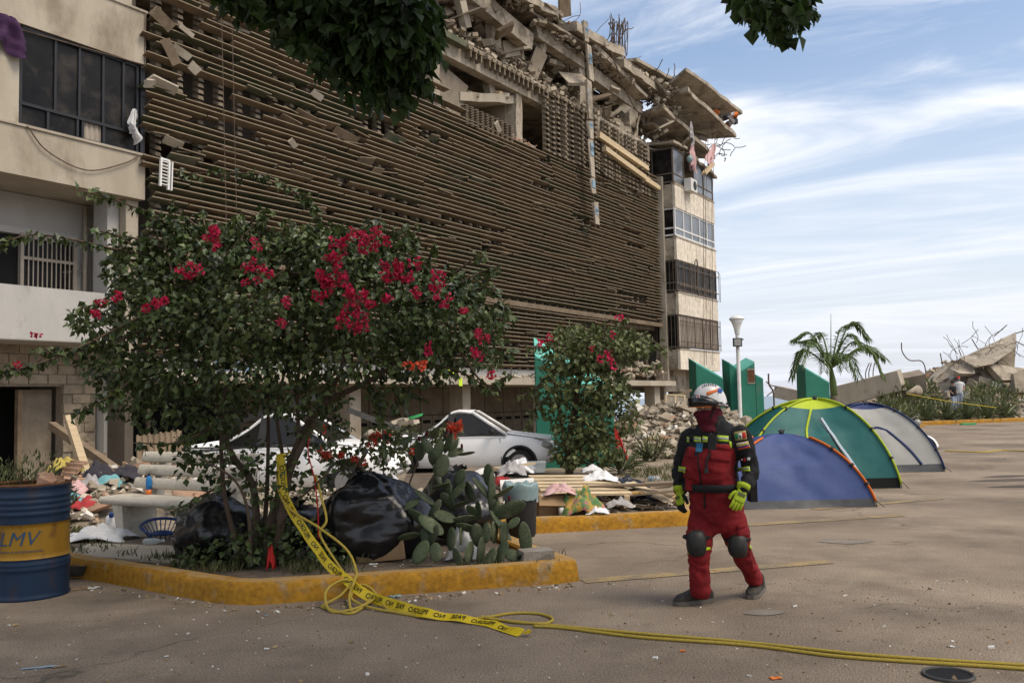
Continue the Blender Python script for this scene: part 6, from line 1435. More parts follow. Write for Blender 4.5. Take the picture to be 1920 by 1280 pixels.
def folds(p):
    n=fbm((p.x*7,p.y*7,p.z*5),1.0,3)*.013-.010*abs(noise.noise(V((p.x*9,p.y*9,p.z*16))))
    k=.007*sin(p.z*38+p.x*22+fbm((p.x*6,p.y*6,p.z*6))*7)*max(0,fbm((p.x*3,p.y*3,p.z*3+7))+.3)
    c=fbm((p.x*5+3,p.y*5,p.z*2.2),1.0,2); return n+k+.004-.012*max(0,.25-abs(c))*2
cov=remesh(m,'coverall',['suit_red','suit_black'],pe,.011,5,folds,matfn=cloth)
# body inside the clothes, one surface
m=MB(); m.loft([ring(a,b_,d,e*.82,f*.82) for a,b_,d,e,f in TOR])
for L_ in (LA,RA,LL,RL): limb(m,[(x,y,d,r*.75) for x,y,d,r in L_],10)
HC=Q(1330,768,.02)
MH=Matrix((( -FH.x,LH.x,0),(-FH.y,LH.y,0),(0,0,1)))   # local x back, y left
m.ell(HC,.102,.080,.125,20,14,MH)
m.ell(HC+FH*.045+V((0,0,-.05)),.07,.062,.075,16,10,MH)
m.tube([Q(1337,805,.02),Q(1334,782,.02)],[.075,.068],12)
m.tube([HC+FH*.09+V((0,0,.03)),HC+FH*.118+V((0,0,-.02)),HC+FH*.098+V((0,0,-.035))],[.012,.018,.012],8)
bdy=remesh(m,'body',['skin'],pe,.012,3)
for s_ in (-1,1):
    m=MB(); m.ell(HC+FH*.088+LH*s_*.034+V((0,0,.022)),.013,.014,.009,10,8); m.build('eye','flag_white',pe,True)
    m=MB(); m.ell(HC+FH*.099+LH*s_*.035+V((0,0,.022)),.006,.006,.006,8,6); m.build('iris','black',pe,True)
    m=MB(); m.tube([HC+FH*.096+LH*s_*.012+V((0,0,.044)),HC+FH*.094+LH*s_*.035+V((0,0,.05)),HC+FH*.078+LH*s_*.058+V((0,0,.044))],.006,6); m.build('eyebrow','hair',pe,True)
# balaclava: mask and neck gaiter
m=MB(); m.ell(HC+V((0,0,-.03)),.112,.090,.105,18,12,MH); m.ell(HC+FH*.05+V((0,0,-.055)),.079,.070,.08,16,10,MH); m.tube([HC+FH*.1+V((0,0,-.005)),HC+FH*.125+V((0,0,-.03)),HC+FH*.10+V((0,0,-.07))],[.016,.026,.022],8)
m.tube([Q(1335,812,.0),Q(1334,795,.01),Q(1332,780,.01)],[.105,.092,.088],14)
def mk(p): return 0
bal=remesh(m,'balaclava',['maroon'],pe,.010,4,lambda p:.004*sin(p.z*70+p.x*30)+fbm(p*14)*.004+.002)
me=bal.data
# cut the eye opening
import bmesh
bm=bmesh.new(); bm.from_mesh(me)
bmesh.ops.delete(bm,geom=[f for f in bm.faces if f.calc_center_median().z>HC.z+.004 and (f.calc_center_median()-HC).dot(FH)>.035],context='FACES'); bm.to_mesh(me); bm.free()
m=MB(); m.tube([HC+LH*.09+V((0,0,.03)),HC+LH*.086+FH*.05+V((0,0,-.06)),HC+FH*.085+V((0,0,-.125)),HC-LH*.086+FH*.05+V((0,0,-.06)),HC-LH*.09+V((0,0,.03))],.010,6,flat=.5); m.build('chin_strap','suit_black',pe,True)
# helmet
HB=HC+V((0,0,.045))-FH*.005
m=MB(); rings=[]
for i in range(13):
    a=i/12*pi/2; r=cos(a)**.8; z=.172*sin(a)
    rings.append([HB+(-FH)*(.148*r*cos(t))*1.02+LH*(.122*r*sin(t))+V((0,0,z+(-.018*max(0,cos(t))*(1-i/12)))) for t in [2*pi*k/36 for k in range(36)]])
m.loft(rings); hel=m.build('helmet','helmet_white',pe,True)
m=MB(); rim=[HB+(-FH)*(.150*cos(t))*1.02+LH*(.124*sin(t))+V((0,0,-.018*max(0,cos(t)))) for t in [2*pi*k/36 for k in range(37)]]; m.tube(rim,.006,6); m.build('helmet_rim','helmet_white',pe,True)
m=MB(); br=[]
for k in range(17):
    t=pi-1.15+2.3*k/16; e=HB+(-FH)*(.150*cos(t))+LH*(.122*sin(t)); o_=HB+(-FH)*(.150*cos(t)-.05*(sin(pi*k/16)))+LH*(.122*sin(t))*1.03+V((0,0,-.012)); br.append((e,o_))
m.add([p for q in br for p in q],[(2*i,2*i+2,2*i+3,2*i+1) for i in range(16)]); b2=m.build('helmet_brim','trim_black',pe,True); q_=b2.modifiers.new('t','SOLIDIFY'); q_.thickness=.006
m=MB(); m.add([p+V((0,0,-.002))+FH*.003 for q in br for p in (q[0].lerp(q[1],.75),q[1]+V((0,0,-.008)))],[(2*i,2*i+2,2*i+3,2*i+1) for i in range(16)]); m.build('brim_edge','orange',pe,True)
# goggles pushed up on the helmet front
m=MB(); rg=[]
for k in range(19):
    t=pi-1.5+3.0*k/18; w_=max(.15,sin(pi*k/18)**.6)
    base=HB+(-FH)*(.158*cos(t))+LH*(.130*sin(t))
    ou=((-FH)*cos(t)+LH*sin(t)).normalized()
    rg.append([base+V((0,0,-.012)),base+ou*.036*w_+V((0,0,-.006)),base+ou*.030*w_+V((0,0,.042*w_+.008)),base-ou*.016*w_+V((0,0,.068*w_+.016))])
m.loft(rg); m.build('goggles','goggle',pe,True)
m=MB(); st=[HB+(-FH)*(.158*cos(t))+LH*(.132*sin(t))+V((0,0,.02)) for t in [pi-1.3-.0,pi-1.7,pi-2.1,.6,0,-.6,-1.0,-1.5,-1.85]]
m=MB(); m.tube(spline([HB+(-FH)*(.155*cos(t))+LH*(.129*sin(t))+V((0,0,.014-.012*cos(t))) for t in (1.85,1.4,.9,.4,0,-.4,-.9,-1.4,-1.85)],4),.012,6,flat=.4); m.build('goggle_strap','suit_black',pe,True)
m=MB(); k_=HB+LH*.128-FH*.045+V((0,0,.005)); m.ell(k_,.02,.02,.02,12,8); m.build('strap_clip','helmet_white',pe,True)
bdg=HB+FH*.152+LH*.05+V((0,0,.06)); nb=(FH+LH*.25+V((0,0,.5))).normalized()
def disc(c,n_,r,mn,nm,off):
    m=MB(); x=n_.orthogonal().normalized(); y=n_.cross(x); P=[c+n_*off+(x*cos(2*pi*k/18)+y*sin(2*pi*k/18))*r for k in range(18)]; m.add(P+[p+n_*.002 for p in P],[tuple(range(17,-1,-1)),tuple(range(18,36))]+[(i,(i+1)%18,(i+1)%18+18,i+18) for i in range(18)]); return m.build(nm,mn,pe)
disc(bdg,nb,.026,'helmet_white','badge',.0); disc(bdg,nb,.017,'flag_red','badge_ring',.003); disc(bdg,nb,.008,'helmet_white','badge_centre',.006)

bpy.context.view_layer.update()
def cast(target,x,y):
    o=CC-PR; d=ray(x,y).normalized()
    ok,loc,nr,_=target.ray_cast(o,d)
    if ok and nr.dot(d)>0: nr=-nr
    return (loc,nr) if ok else (None,None)
def decal(target,quad,nu,nv,mn,nm,off=.004,th=.003,par=pe,curve=None):
    """small sewn-on or stuck-on piece that lies on the surface; quad: tl,tr,br,bl"""
    tl,tr,br_,bl=[V((*q,0)) for q in quad]; m=MB(); vs=[];ok=True;last=None
    for j in range(nv+1):
        for i in range(nu+1):
            u,v=i/nu,j/nv; p=tl.lerp(tr,u).lerp(bl.lerp(br_,u),v)
            if curve: p.y+=curve*sin(pi*u)
            loc,nr=cast(target,p.x,p.y)
            if loc is None:
                if last is None: loc,nr=V(Q(p.x,p.y,-.2)),V((0,-1,0))
                else: loc,nr=last
            last=(loc,nr); vs.append(loc+nr*off)
    m.add(vs,[(j*(nu+1)+i,(j+1)*(nu+1)+i,(j+1)*(nu+1)+i+1,j*(nu+1)+i+1) for j in range(nv) for i in range(nu)])
    o=m.build(nm,mn,par,True); s_=o.modifiers.new('t','SOLIDIFY'); s_.thickness=th; s_.offset=1; return o
def rect(x0,y0,x1,y1,sk=0): return ((x0,y0),(x1,y0+sk),(x1,y1+sk),(x0,y1))
# chest stripes
for a,b_ in ((1288,1294),(1302,1315),(1318,1327),(1345,1366)):
    decal(cov,rect(a,818 if a<1340 else 816,b_,828 if a<1340 else 827,1.5),4,3,'reflect_lime','reflective_stripe',.004)
    decal(cov,rect(a,821.5 if a<1340 else 819.5,b_,824.5 if a<1340 else 823.5,1.5),4,2,'reflect_grey','reflective_stripe',.008,.002)
decal(cov,rect(1367,827,1371,838,2),2,3,'reflect_lime','reflective_stripe',.004)
# sleeve patches, flag and cuffs
decal(cov,((1376,810),(1398,807),(1400,823),(1379,826)),5,5,'patch_gold','flag_patch',.004)
for i,mn in enumerate(('flag_green','flag_white','flag_red')):
    x0=1378+6.4*i; decal(cov,((x0,813.5-.9*i),(x0+6.2,812.8-.9*i),(x0+7.4,822-.9*i),(x0+1.4,823.5-.9*i)),3,3,mn,'flag_field',.009,.002)
decal(cov,((1386.5,816),(1389.8,815.5),(1390.5,820),(1387.2,820.5)),2,2,'leaf_pale','flag_emblem',.013,.002)
decal(cov,((1380,830),(1402,826),(1407,839),(1384,843)),5,4,'patch_gold','name_patch',.004)
for i,mn in enumerate(('flag_white','flag_yellow','flag_blue','flag_red')):
    y0=830.5+2.9*i; decal(cov,((1381+.7*i,y0+.5),(1401+1.2*i,y0-3),(1401.5+1.2*i,y0-.6),(1381.5+.7*i,y0+2.6)),4,2,mn,'patch_stripe',.009,.002)
decal(cov,((1389,858),(1405,855),(1409,864),(1392,867)),4,3,'suit_black','unit_patch',.004)
for q in ((1391,859,1394,862),(1396,858,1399,865),(1401,857,1406,862)): decal(cov,rect(*q),2,2,'flag_white' if q[0]!=1396 else 'flag_red','patch_mark',.009,.002)
decal(cov,((1381,877),(1406,874),(1407,884),(1382,884)),6,3,'reflect_lime','reflective_cuff',.004,curve=-1); decal(cov,((1381,880),(1406,877),(1406,880),(1382,882.5)),6,2,'reflect_grey','reflective_cuff',.009,.002,curve=-1)
decal(cov,((1273,873),(1286,876),(1286,886),(1272,883)),4,3,'reflect_lime','reflective_cuff',.004); decal(cov,((1273,877),(1286,879.5),(1286,882.5),(1273,880)),4,2,'reflect_grey','reflective_cuff',.009,.002)
# zip, pockets, flaps
decal(cov,((1307,850),(1309,850),(1316,908),(1313,908)),2,14,'suit_black','zip',.003)
decal(cov,((1319,915),(1322,915),(1323,955),(1320,955)),2,8,'suit_black','zip',.003)
decal(cov,((1331,833),(1367,836),(1367,866),(1330,862)),6,6,'suit_red','chest_pocket',.003,.008); decal(cov,((1330,832),(1367,834),(1367,843),(1330,841)),6,3,'suit_red','pocket_flap',.012,.006)
decal(cov,((1291,838),(1304,840),(1303,860),(1290,858)),4,5,'suit_red','chest_pocket',.003,.008)
decal(cov,((1381,985),(1408,978),(1409,1003),(1383,1008)),5,5,'suit_red','cargo_pocket',.003,.008); decal(cov,((1379,984),(1409,976),(1409,985),(1381,991)),5,3,'suit_red','pocket_flap',.012,.006)
# phone, radio, clips
m=MB(); c=cast(cov,1310,842)[0] or Q(1310,842,-.2); M_=Matrix.Translation(c+V((0,-.02,0)))@Euler((.1,.15,-.3)).to_matrix().to_4x4(); m.box(-.028,.028,-.015,.015,-.06,.06,0,M_); m.build('pouch','cloth_dark',pe)
m=MB(); m.box(-.026,.026,-.019,-.0155,-.015,.052,0,M_); m.build('phone_case','phone',pe)
c=cast(cov,1335,830)[0] or Q(1335,830,-.15); M_=Matrix.Translation(c+V((0,-.022,0)))@Euler((0,.08,-.35)).to_matrix().to_4x4()
m=MB(); m.box(-.03,.03,-.02,.02,-.065,.065,0,M_); ra=m.build('radio','trim_black',pe)
m=MB(); m.tube([M_@V((.02,0,.065)),M_@V((.03,0,.12)),M_@V((.05,.005,.19))],[.008,.006,.004],8); m.build('antenna','trim_black',ra,True)
m=MB(); m.lathe([(.008,.066),(.008,.08)],8); k=m.build('knob','iron',ra)
for v in k.data.vertices: v.co=M_@(v.co+V((-.015,0,0)))
m=MB(); m.tube([M_@V((-.005,-.015,-.065)),(cast(cov,1324,862)[0] or Q(1324,862,-.2))+V((0,-.02,0)),(cast(cov,1323,880)[0] or Q(1323,880,-.22))+V((0,-.02,0))],[.012,.010,.010],6); m.build('strap','suit_black',pe)
c=(cast(cov,1323,880)[0] or Q(1323,880,-.22))+V((0,-.02,0)); m=MB(); m.box(c.x-.014,c.x+.014,c.y-.012,c.y+.012,c.z-.025,c.z+.012); m.build('buckle','trim_black',pe)
c=cast(cov,1352,835)[0]; 
if c: disc(c,V((0,-1,0)),.008,'flag_white','button',.014)
m=MB(); c=(cast(cov,1296,825)[0] or Q(1296,825,-.05))+V((0,-.012,0)); m.tube([c+V((.016*cos(t),0,.04*sin(t))) for t in [2*pi*k/16 for k in range(17)]],.005,6); m.build('carabiner','iron',pe,True)
m=MB(); c=(cast(cov,1296,908)[0] or Q(1296,908,-.1)); m.rock(c+V((-.01,-.03,0)),.09,.06,.10,Euler((0,0,.2)),.2); po=m.build('hip_pouch','suit_red',pe)
m=MB(); m.box(Q(1410,905,0).x-.035,Q(1410,905,0).x+.02,-.08,.04,zpx(940),zpx(902)); m.build('side_pouch','suit_black',pe)
for v in pe.children[-1].data.vertices: v.co.z+=.01*sin(v.co.y*30)
# belt
m=MB(); rg=[]
for cy,of in ((918,.026),(904,.030)):
    rg.append(ring(1339 if cy>910 else 1337,cy,0,.212+of,.192+of,36))
m.loft(rg,False); b3=m.build('belt','suit_black',pe,True); b3.modifiers.new('t','SOLIDIFY').thickness=.012
# knee pads
for kx,ky,kd,sx,sz,nm in ((1308,1018,-.20,.078,.105,'r'),(1385,1022,-.125,.078,.098,'l')):
    m=MB(); c=Q(kx,ky,kd); 
    rings=[]
    for i in range(9):
        a=-pi/2+pi*i/8; ca=cos(a)**.55; rings.append([c+V((sx*ca*cos(t)*1.05,.065*ca*sin(t),sz*sin(a)))+FB*(.02*cos(a)) for t in [2*pi*k/16 for k in range(16)]])
    m.loft(rings); kp=m.build('knee_pad','knee_pad',pe,True)
    m=MB(); m.ell(c+FB*.055+V((0,0,-.005)),.055,.035,.07,14,10); m.build('pad_cap','rubber',kp,True)
    m=MB(); rgn=[c+V((.10*cos(t),.09*sin(t)+.04,.045)) for t in [2*pi*k/20 for k in range(21)]]; m.tube(rgn,.012,6); m.build('pad_strap','suit_black',kp,True)
decal(cov,((1292,1034),(1312,1033),(1331,1024),(1331,1030)),6,2,'reflect_lime','reflective_cuff',.006); decal(cov,((1291,1032),(1331,1024),(1331,1030),(1292,1038)),8,2,'reflect_lime','reflective_cuff',.006)
decal(cov,((1405,1012),(1410,1016),(1408,1030),(1404,1026)),2,4,'reflect_lime','reflective_cuff',.006)
decal(cov,rect(1382,1010,1384,1011),1,1,'suit_red','seam',.001)
# gloves: palm, four fingers, thumb
def glove(W,down,across,palm,mirror,curl,pm,fm):
    """W wrist; down: towards the fingertips; across: towards the thumb side; palm: palm-facing normal"""
    down=down.normalized(); across=(across-down*across.dot(down)).normalized(); pal=palm-down*palm.dot(down); pal=(pal-across*pal.dot(across)).normalized()
    g_=bpy.data.objects.new('glove',None); col.objects.link(g_); g_.parent=pe; g_.location=(0,0,0)
    def L(a,b_,c): return W+across*a+down*b_+pal*c
    m=MB(); m.loft([[L(x*w_,y,z*t) for x,z in ((-1,-.6),(-.6,-1),(.6,-1),(1,-.6),(1,.6),(.6,1),(-.6,1),(-1,.6))] for y,w_,t in ((-.035,.040,.034),(.0,.036,.026),(.03,.043,.024),(.07,.047,.022),(.095,.044,.018))])
    m.tube([L(.02,.02,.0),L(.042,.045,.006)],[.02,.018],8)
    remesh(m,'palm',[pm],g_,.006,3)
    for i,(x,ln) in enumerate(((.034,.072),(.0115,.08),(-.0115,.076),(-.034,.060))):
        m=MB(); c=curl*(1+.12*i); p=[L(x,.085,0)]; a=0
        for k,sg in enumerate((.45,.32,.26)):
            a+=c*(.5 if k==0 else 1); p.append(p[-1]+(down*cos(a)+pal*sin(a)+across*(.05*(1.5-i)))*ln*sg)
        m.tube(spline(p,4),[.0125]*5+[.0115]*4+[.0105]*3+[.008],8); m.build('finger',fm,g_,True)
    m=MB(); p=[L(.035,.02,.004),L(.058,.045,.012),L(.066,.072,.02),L(.064,.092,.028)]; m.tube(spline(p,4),[.017]*4+[.0145]*4+[.0125]*4+[.009],8); m.build('thumb',fm,g_,True)
    m=MB(); m.tube([L(0,-.06,0),L(0,-.02,0)],[.056,.05],14); m.build('cuff',pm,g_,True)
    m=MB(); m.box(-.03,.03,0,.003,-.012,.012); k=m.build('knuckle_label','leaf_pale',g_)
    for v in k.data.vertices: v.co=L(v.co.x,.035+v.co.z,-.03+v.co.y)
glove(Q(1391,921,-.27),Q(1379,955,-.33)-Q(1391,921,-.27),V((-1,-.15,0)),V((.25,1,.1)),1,.28,'glove_lime','glove_lime')
glove(Q(1275,925,.05),Q(1277,970,-.0)-Q(1275,925,.05),V((.35,-.9,0)),V((.9,.35,0)),1,.35,'glove_lime','suit_black')
# boots
def boot(heel,toe,ank,ra,nm):
    g_=bpy.data.objects.new('boot',None); col.objects.link(g_); g_.parent=pe
    f=(toe-heel); L_=f.length; f=f.normalized(); s_=V((-f.y,f.x,0))
    prof=((0,.038,.095),(.12,.048,.125),(.3,.050,.14),(.5,.050,.12),(.68,.056,.095),(.85,.054,.082),(.96,.036,.055),(1.0,.018,.045))
    m=MB(); m.loft([[heel+f*(L_*u)+s_*(w_*x)+V((0,0,.028+(h_-.028)*z)) for x,z in ((-1,0),(1,0),(1,.55),(.62,.92),(0,1),(-.62,.92),(-1,.55))] for u,w_,h_ in prof])
    m.tube([heel+f*(L_*.26)+V((0,0,.06)),ank],[.052,.058],12); remesh(m,'upper',['boot'],g_,.007,4)
    m=MB(); m.loft([[heel+f*(L_*u*1.01-.004)+s_*((w_+.006)*x)+V((0,0,z)) for x,z in ((-1,.002),(1,.002),(1,.034),(-1,.034))] for u,w_,h_ in prof]); m.build('sole','boot_sole',g_)
    m=MB()
    for k in range(4): u=.36+.09*k; a=heel+f*(L_*u)+V((0,0,.118-.012*k)); m.tube([a-s_*.03,a+s_*.03],.005,5)
    m.build('laces','trim_black',g_)
boot(gnd(1336,1128)-PR+V((0,.04,0)),gnd(1264,1135)-PR+V((0,.0,0)),Q(1318,1104,-.10),0,'r')
boot(gnd(1429,1106)-PR+V((0,.04,0)),gnd(1413,1122)-PR+V((-.03,-.03,0)),Q(1420,1082,.20),0,'l')
# helmet markings: orange band, blue star, lettering
bpy.context.view_layer.update()
decal(hel,((1325,735),(1352,727),(1352,731),(1325,742)),8,2,'orange','helmet_band',.003,.002)
for a in (0,60,120):
    ca,sa=cos(rad(a)),sin(rad(a)); cx,cy=1349.5,732.5
    q=[(cx+ca*x-sa*y,cy+sa*x+ca*y) for x,y in ((-5,-1.4),(5,-1.4),(5,1.4),(-5,1.4))]; decal(hel,q,5,2,'ems_blue','star_of_life',.0035+.0006*a/60,.0015)
for i in range(8):
    x=1317+3.4*i; y=724-3.2*sin(pi*(i+1)/9)-.3*i; decal(hel,((x,y),(x+1.2,y-.4),(x+1.9,y+3.6),(x+.7,y+4)),1,3,'trim_black','helmet_letter',.003,.0015)
    if i%2: decal(hel,((x,y),(x+2.4,y-.6),(x+2.6,y+.6),(x,y+1.0)),2,1,'trim_black','helmet_letter',.0032,.0015)

# ---------------------------------------------------------------- two people far away by the mound
def far_person(label,x,ytop,Y,tall,shirt,pants,hatm,yaw,maskm=None,arm=(.1,-.5)):
    top=at(x,ytop,Y); z0=top.z-tall; t_=thing('person',label,'person',(top.x,top.y,z0),yaw,'people by the far mound')
    k=tall/1.75
    m=MB(); m.loft([[V((a*cos(t),b_*sin(t),z))*k for t in [2*pi*q/12 for q in range(12)]] for z,a,b_ in ((.85,.17,.12),(1.0,.165,.12),(1.2,.18,.13),(1.4,.21,.12),(1.48,.12,.08),(1.53,.06,.06))])
    for s_ in (-1,1):
        m.tube([V((s_*.19,0,1.42))*k,V((s_*.25,.0,1.15))*k,V((s_*.2,-.16,.98))*k],[.055*k,.045*k,.035*k],8); m.tube([V((s_*.09,0,.88))*k,V((s_*.1,-.03,.48))*k,V((s_*.1,.02,.03))*k],[.095*k,.07*k,.05*k],8)
    m.tube([V((0,0,1.5))*k,V((0,0,1.56))*k],.055*k,8); m.ell(V((0,-.01,1.64))*k,.078*k,.095*k,.115*k,12,8)
    remesh(m,'body',['skin'],t_,.025,2)
    m=MB(); m.loft([[V((a*cos(t),b_*sin(t),z))*k for t in [2*pi*q/14 for q in range(14)]] for z,a,b_ in ((.86,.2,.15),(1.0,.195,.15),(1.2,.205,.155),(1.4,.235,.145),(1.48,.15,.1))])
    for s_ in (-1,1): m.tube([V((s_*.19,0,1.43))*k,V((s_*.24,.0,1.24))*k],[.075*k,.07*k],8)
    remesh(m,'shirt',[shirt],t_,.025,2)
    m=MB(); m.loft([[V((a*cos(t),b_*sin(t),z))*k for t in [2*pi*q/14 for q in range(14)]] for z,a,b_ in ((.8,.18,.14),(.92,.19,.145),(1.0,.18,.14))])
    for s_ in (-1,1): m.tube([V((s_*.09,0,.88))*k,V((s_*.1,-.03,.48))*k,V((s_*.1,.02,.08))*k],[.11*k,.09*k,.075*k],8)
    remesh(m,'trousers',[pants],t_,.025,2)
    m=MB(); m.ell(V((0,.0,1.685))*k,.092*k,.108*k,.085*k,12,8); m.tube([V((0,-.1,1.67))*k,V((0,-.17,1.655))*k],[.06*k,.05*k],8,flat=.3); m.build('cap' if hatm!='hair' else 'hair',hatm,t_,True)
    if maskm: m=MB(); m.ell(V((0,-.05,1.60))*k,.07*k,.065*k,.05*k,12,8); m.build('face_mask',maskm,t_,True)
    return t_
far_person('standing person in black top and light jeans with back turned by the far mound',1786,714,48.5,1.62,'suit_black','jeans','hair',rad(30))
far_person('standing person in white shirt, red cap and blue face mask by the far mound',1797,706,49.2,1.75,'cloth_white','jeans','cap_red',rad(-20),'mask_blue')

# ---------------------------------------------------------------- rubble heaps
def rubble_heap(label,cx,cy,rx,ry,h,npart,nsmall,smin,smax,mats=('rubble','rubble_dark','rubble_clay','rubble_white'),wts=(7,5,1,1),seed=0,z0=0,shape=None,cat='rubble'):
    t_=thing('rubble_heap',label,cat,(cx,cy,z0))
    def H(x,y):
        if shape: return shape(x,y)
        r=math.sqrt((x/rx)**2+(y/ry)**2); return max(0,h*(1-r**1.5))*(1+.35*noise.noise(V((x*.5+seed,y*.5,seed))))
    m=MB(); m.grid(lambda u,v:V(((u-.5)*2*rx,(v-.5)*2*ry,H((u-.5)*2*rx,(v-.5)*2*ry)-.06-(.25 if (u-.5)**2+(v-.5)**2>.24 else 0))),22,18); m.build('mound','rubble_dark',t_)
    pool=[mt for mt,w_ in zip(mats,wts) for _ in range(w_)]
    small={mt:MB() for mt in mats}
    for _ in range(nsmall):
        a=rr(0,6.28); r=math.sqrt(rr(0,1))*1.02; x=cos(a)*r*rx; y=sin(a)*r*ry; s=smin*rr(.5,1.6); small[rc(pool)].rock((x,y,H(x,y)+rr(-.02,.06)),s,s*rr(.4,.9),s*rr(.2,.6))
    for mt,mb_ in small.items():
        if mb_.v: o=mb_.build('small_rubble',mt,t_); o['kind']='stuff'
    rocks=[]
    for k in range(6):
        mb_=MB(); mb_.rock((0,0,0),1,rr(.5,.9),rr(.22,.5),Euler((0,0,0)),.3); rocks.append(mb_)
    rm={}
    for _ in range(npart):
        a=rr(0,6.28); r=math.sqrt(rr(0,1)); x=cos(a)*r*rx*.95; y=sin(a)*r*ry*.95-ry*.05; s=rr(smin*1.4,smax)*rr(.5,1); mt=rc(pool); k=rc(range(6))
        if (k,mt) not in rm: rm[(k,mt)]=rocks[k].mesh('chunk',mt)
        inst('chunk',rm[(k,mt)],t_,(x,y,H(x,y)+s*.1),(rr(-.6,.6),rr(-.6,.6),rr(0,6.28)),(s,s,s))
    return t_
rubble_heap('grey heap of broken masonry below the tower of balconies',5.55,29.5,3.4,5.5,2.0,150,1500,.2,.75,shape=lambda x,y:(lambda r:max(0,1.0*(1-r**1.6))*(.75+.55*max(0,y/5.5))*1.7)(math.sqrt((x/3.4)**2+(y/5.5)**2))*(1+.3*noise.noise(V((x*.6,y*.6,2)))))
rubble_heap('low rubble spread between the green wall and the ledge',2.6,27.5,1.8,3.0,.7,30,250,.15,.5,seed=4)
# broken window frame on the heap
P=at(1266,765,29.0); t_=thing('window_frame','cream two-pane window frame lying on the rubble heap','window frame',P,rad(-8)); t_.rotation_euler=(rad(-20),rad(4),rad(-10))
m=MB()
for x0,x1,z0,z1 in ((-.32,.32,0,.05),(-.32,.32,.42,.47),(-.32,-.26,.05,.42),(.26,.32,.05,.42),(-.03,.03,.05,.42)): m.box(x0,x1,0,.05,z0,z1)
m.build('frame','plank',t_)
for x0,x1 in ((-.26,-.03),(.03,.26)): m=MB(); m.box(x0,x1,.02,.03,.05,.42); m.build('pane','drum_yellow' if 0 else 'concrete_pale',t_)
m=MB(); m.tube([at(1262,845,27)*0+V((0,0,0)),V((.7,.1,.06))],.07,10); o=m.build('fallen_pipe','concrete',None,True); o.location=at(1265,803,28.2); tag(o,'grey pipe sticking out of the rubble heap','pipe')
for i,(x,y,Y,L,ang,lab) in enumerate(((1262,742,31,1.3,.5,'slanting post on top of the rubble heap'),(1290,770,29.5,1.5,-.15,'dark plank lying on the rubble heap beside the window frame'))):
    P=at(x,y,Y); m=MB(); m.bar((-L*.3,0,-.2),(L*.5,.1,-.2+L*.3*sin(ang*3)),.14,.08); o=m.build('plank','wood_dark'); o.location=P; tag(o,lab,'plank')

# coloured trash heap on the left, between the drum and the bench
t_=rubble_heap('mixed heap of rubble and household trash behind the bench',-6.3,14.6,2.6,2.6,.62,110,700,.10,.40,mats=('rubble','rubble_dark','rubble_clay','rubble_white'),wts=(6,4,2,1),seed=9,z0=.125)
t_=rubble_heap('strewn rubble and paper between the bench and the white car',-3.0,13.2,2.1,1.2,.28,50,500,.08,.28,wts=(6,4,1,2),seed=19,z0=.125)
t_=rubble_heap('scattered masonry and trash behind the prickly pear',-.8,13.2,1.7,1.5,.30,40,350,.08,.28,wts=(5,3,1,4),seed=29,z0=.10)
for x,y,Y,w_,d_,h_,mn,lab in ((160,960,12.8,.55,.4,.22,'cloth_red','dark red cloth on the trash heap, nearest the bench'),(135,948,12.9,.55,.3,.18,'cloth_teal','teal cloth low on the trash heap'),(208,912,13.6,.45,.3,.2,'cloth_teal','small teal cloth high on the trash heap'),(120,892,14.2,.55,.4,.28,'cloth_yellow','yellow bundle on the trash heap'),(170,918,13.5,.35,.3,.25,'cloth_grey','grey cloth hung below the leaning post'),(185,900,13.8,.5,.4,.3,'cloth_dark','dark clothes on top of the trash heap'),(140,925,13.2,.4,.3,.18,'cloth_pink','pink cloth in the middle of the trash heap'),(240,897,13.8,.5,.4,.2,'cloth_dark','dark sack behind the bench end')):
    crumple('discarded_cloth',lab,'cloth',at(x,y,Y),w_,d_,h_,mn,rr(0,50),16)
for x,y,Y,mn,lab in ((120,905,13.4,'rubble_clay','ribbed clay roof tile high on the trash heap'),(185,948,12.6,'rubble_clay','flat clay tile beside the red cloth'),(130,880,13.9,'rubble_clay','clay tile below the yellow bundle'),(365,925,12.8,'rubble_clay','clay tile behind the bench back')):
    m=MB(); m.grid(lambda u,v:V(((u-.5)*.6,(v-.5)*.36,.03*sin(v*25))),2,24); o=m.build('roof_tile',mn,None,True); so4=o.modifiers.new('t','SOLIDIFY'); so4.thickness=.02; o.location=at(x,y,Y); o.rotation_euler=(rr(.2,.8),rr(-.4,.4),rr(-1,1)); tag(o,lab,'roof tile')
rubble_heap('low litter of rubble, paper and splinters covering the median',.85,13.0,1.4,1.0,.22,45,420,.06,.2,mats=('rubble','rubble_dark','wood_dark','rubble_white'),wts=(4,3,5,2),seed=33,z0=.12)
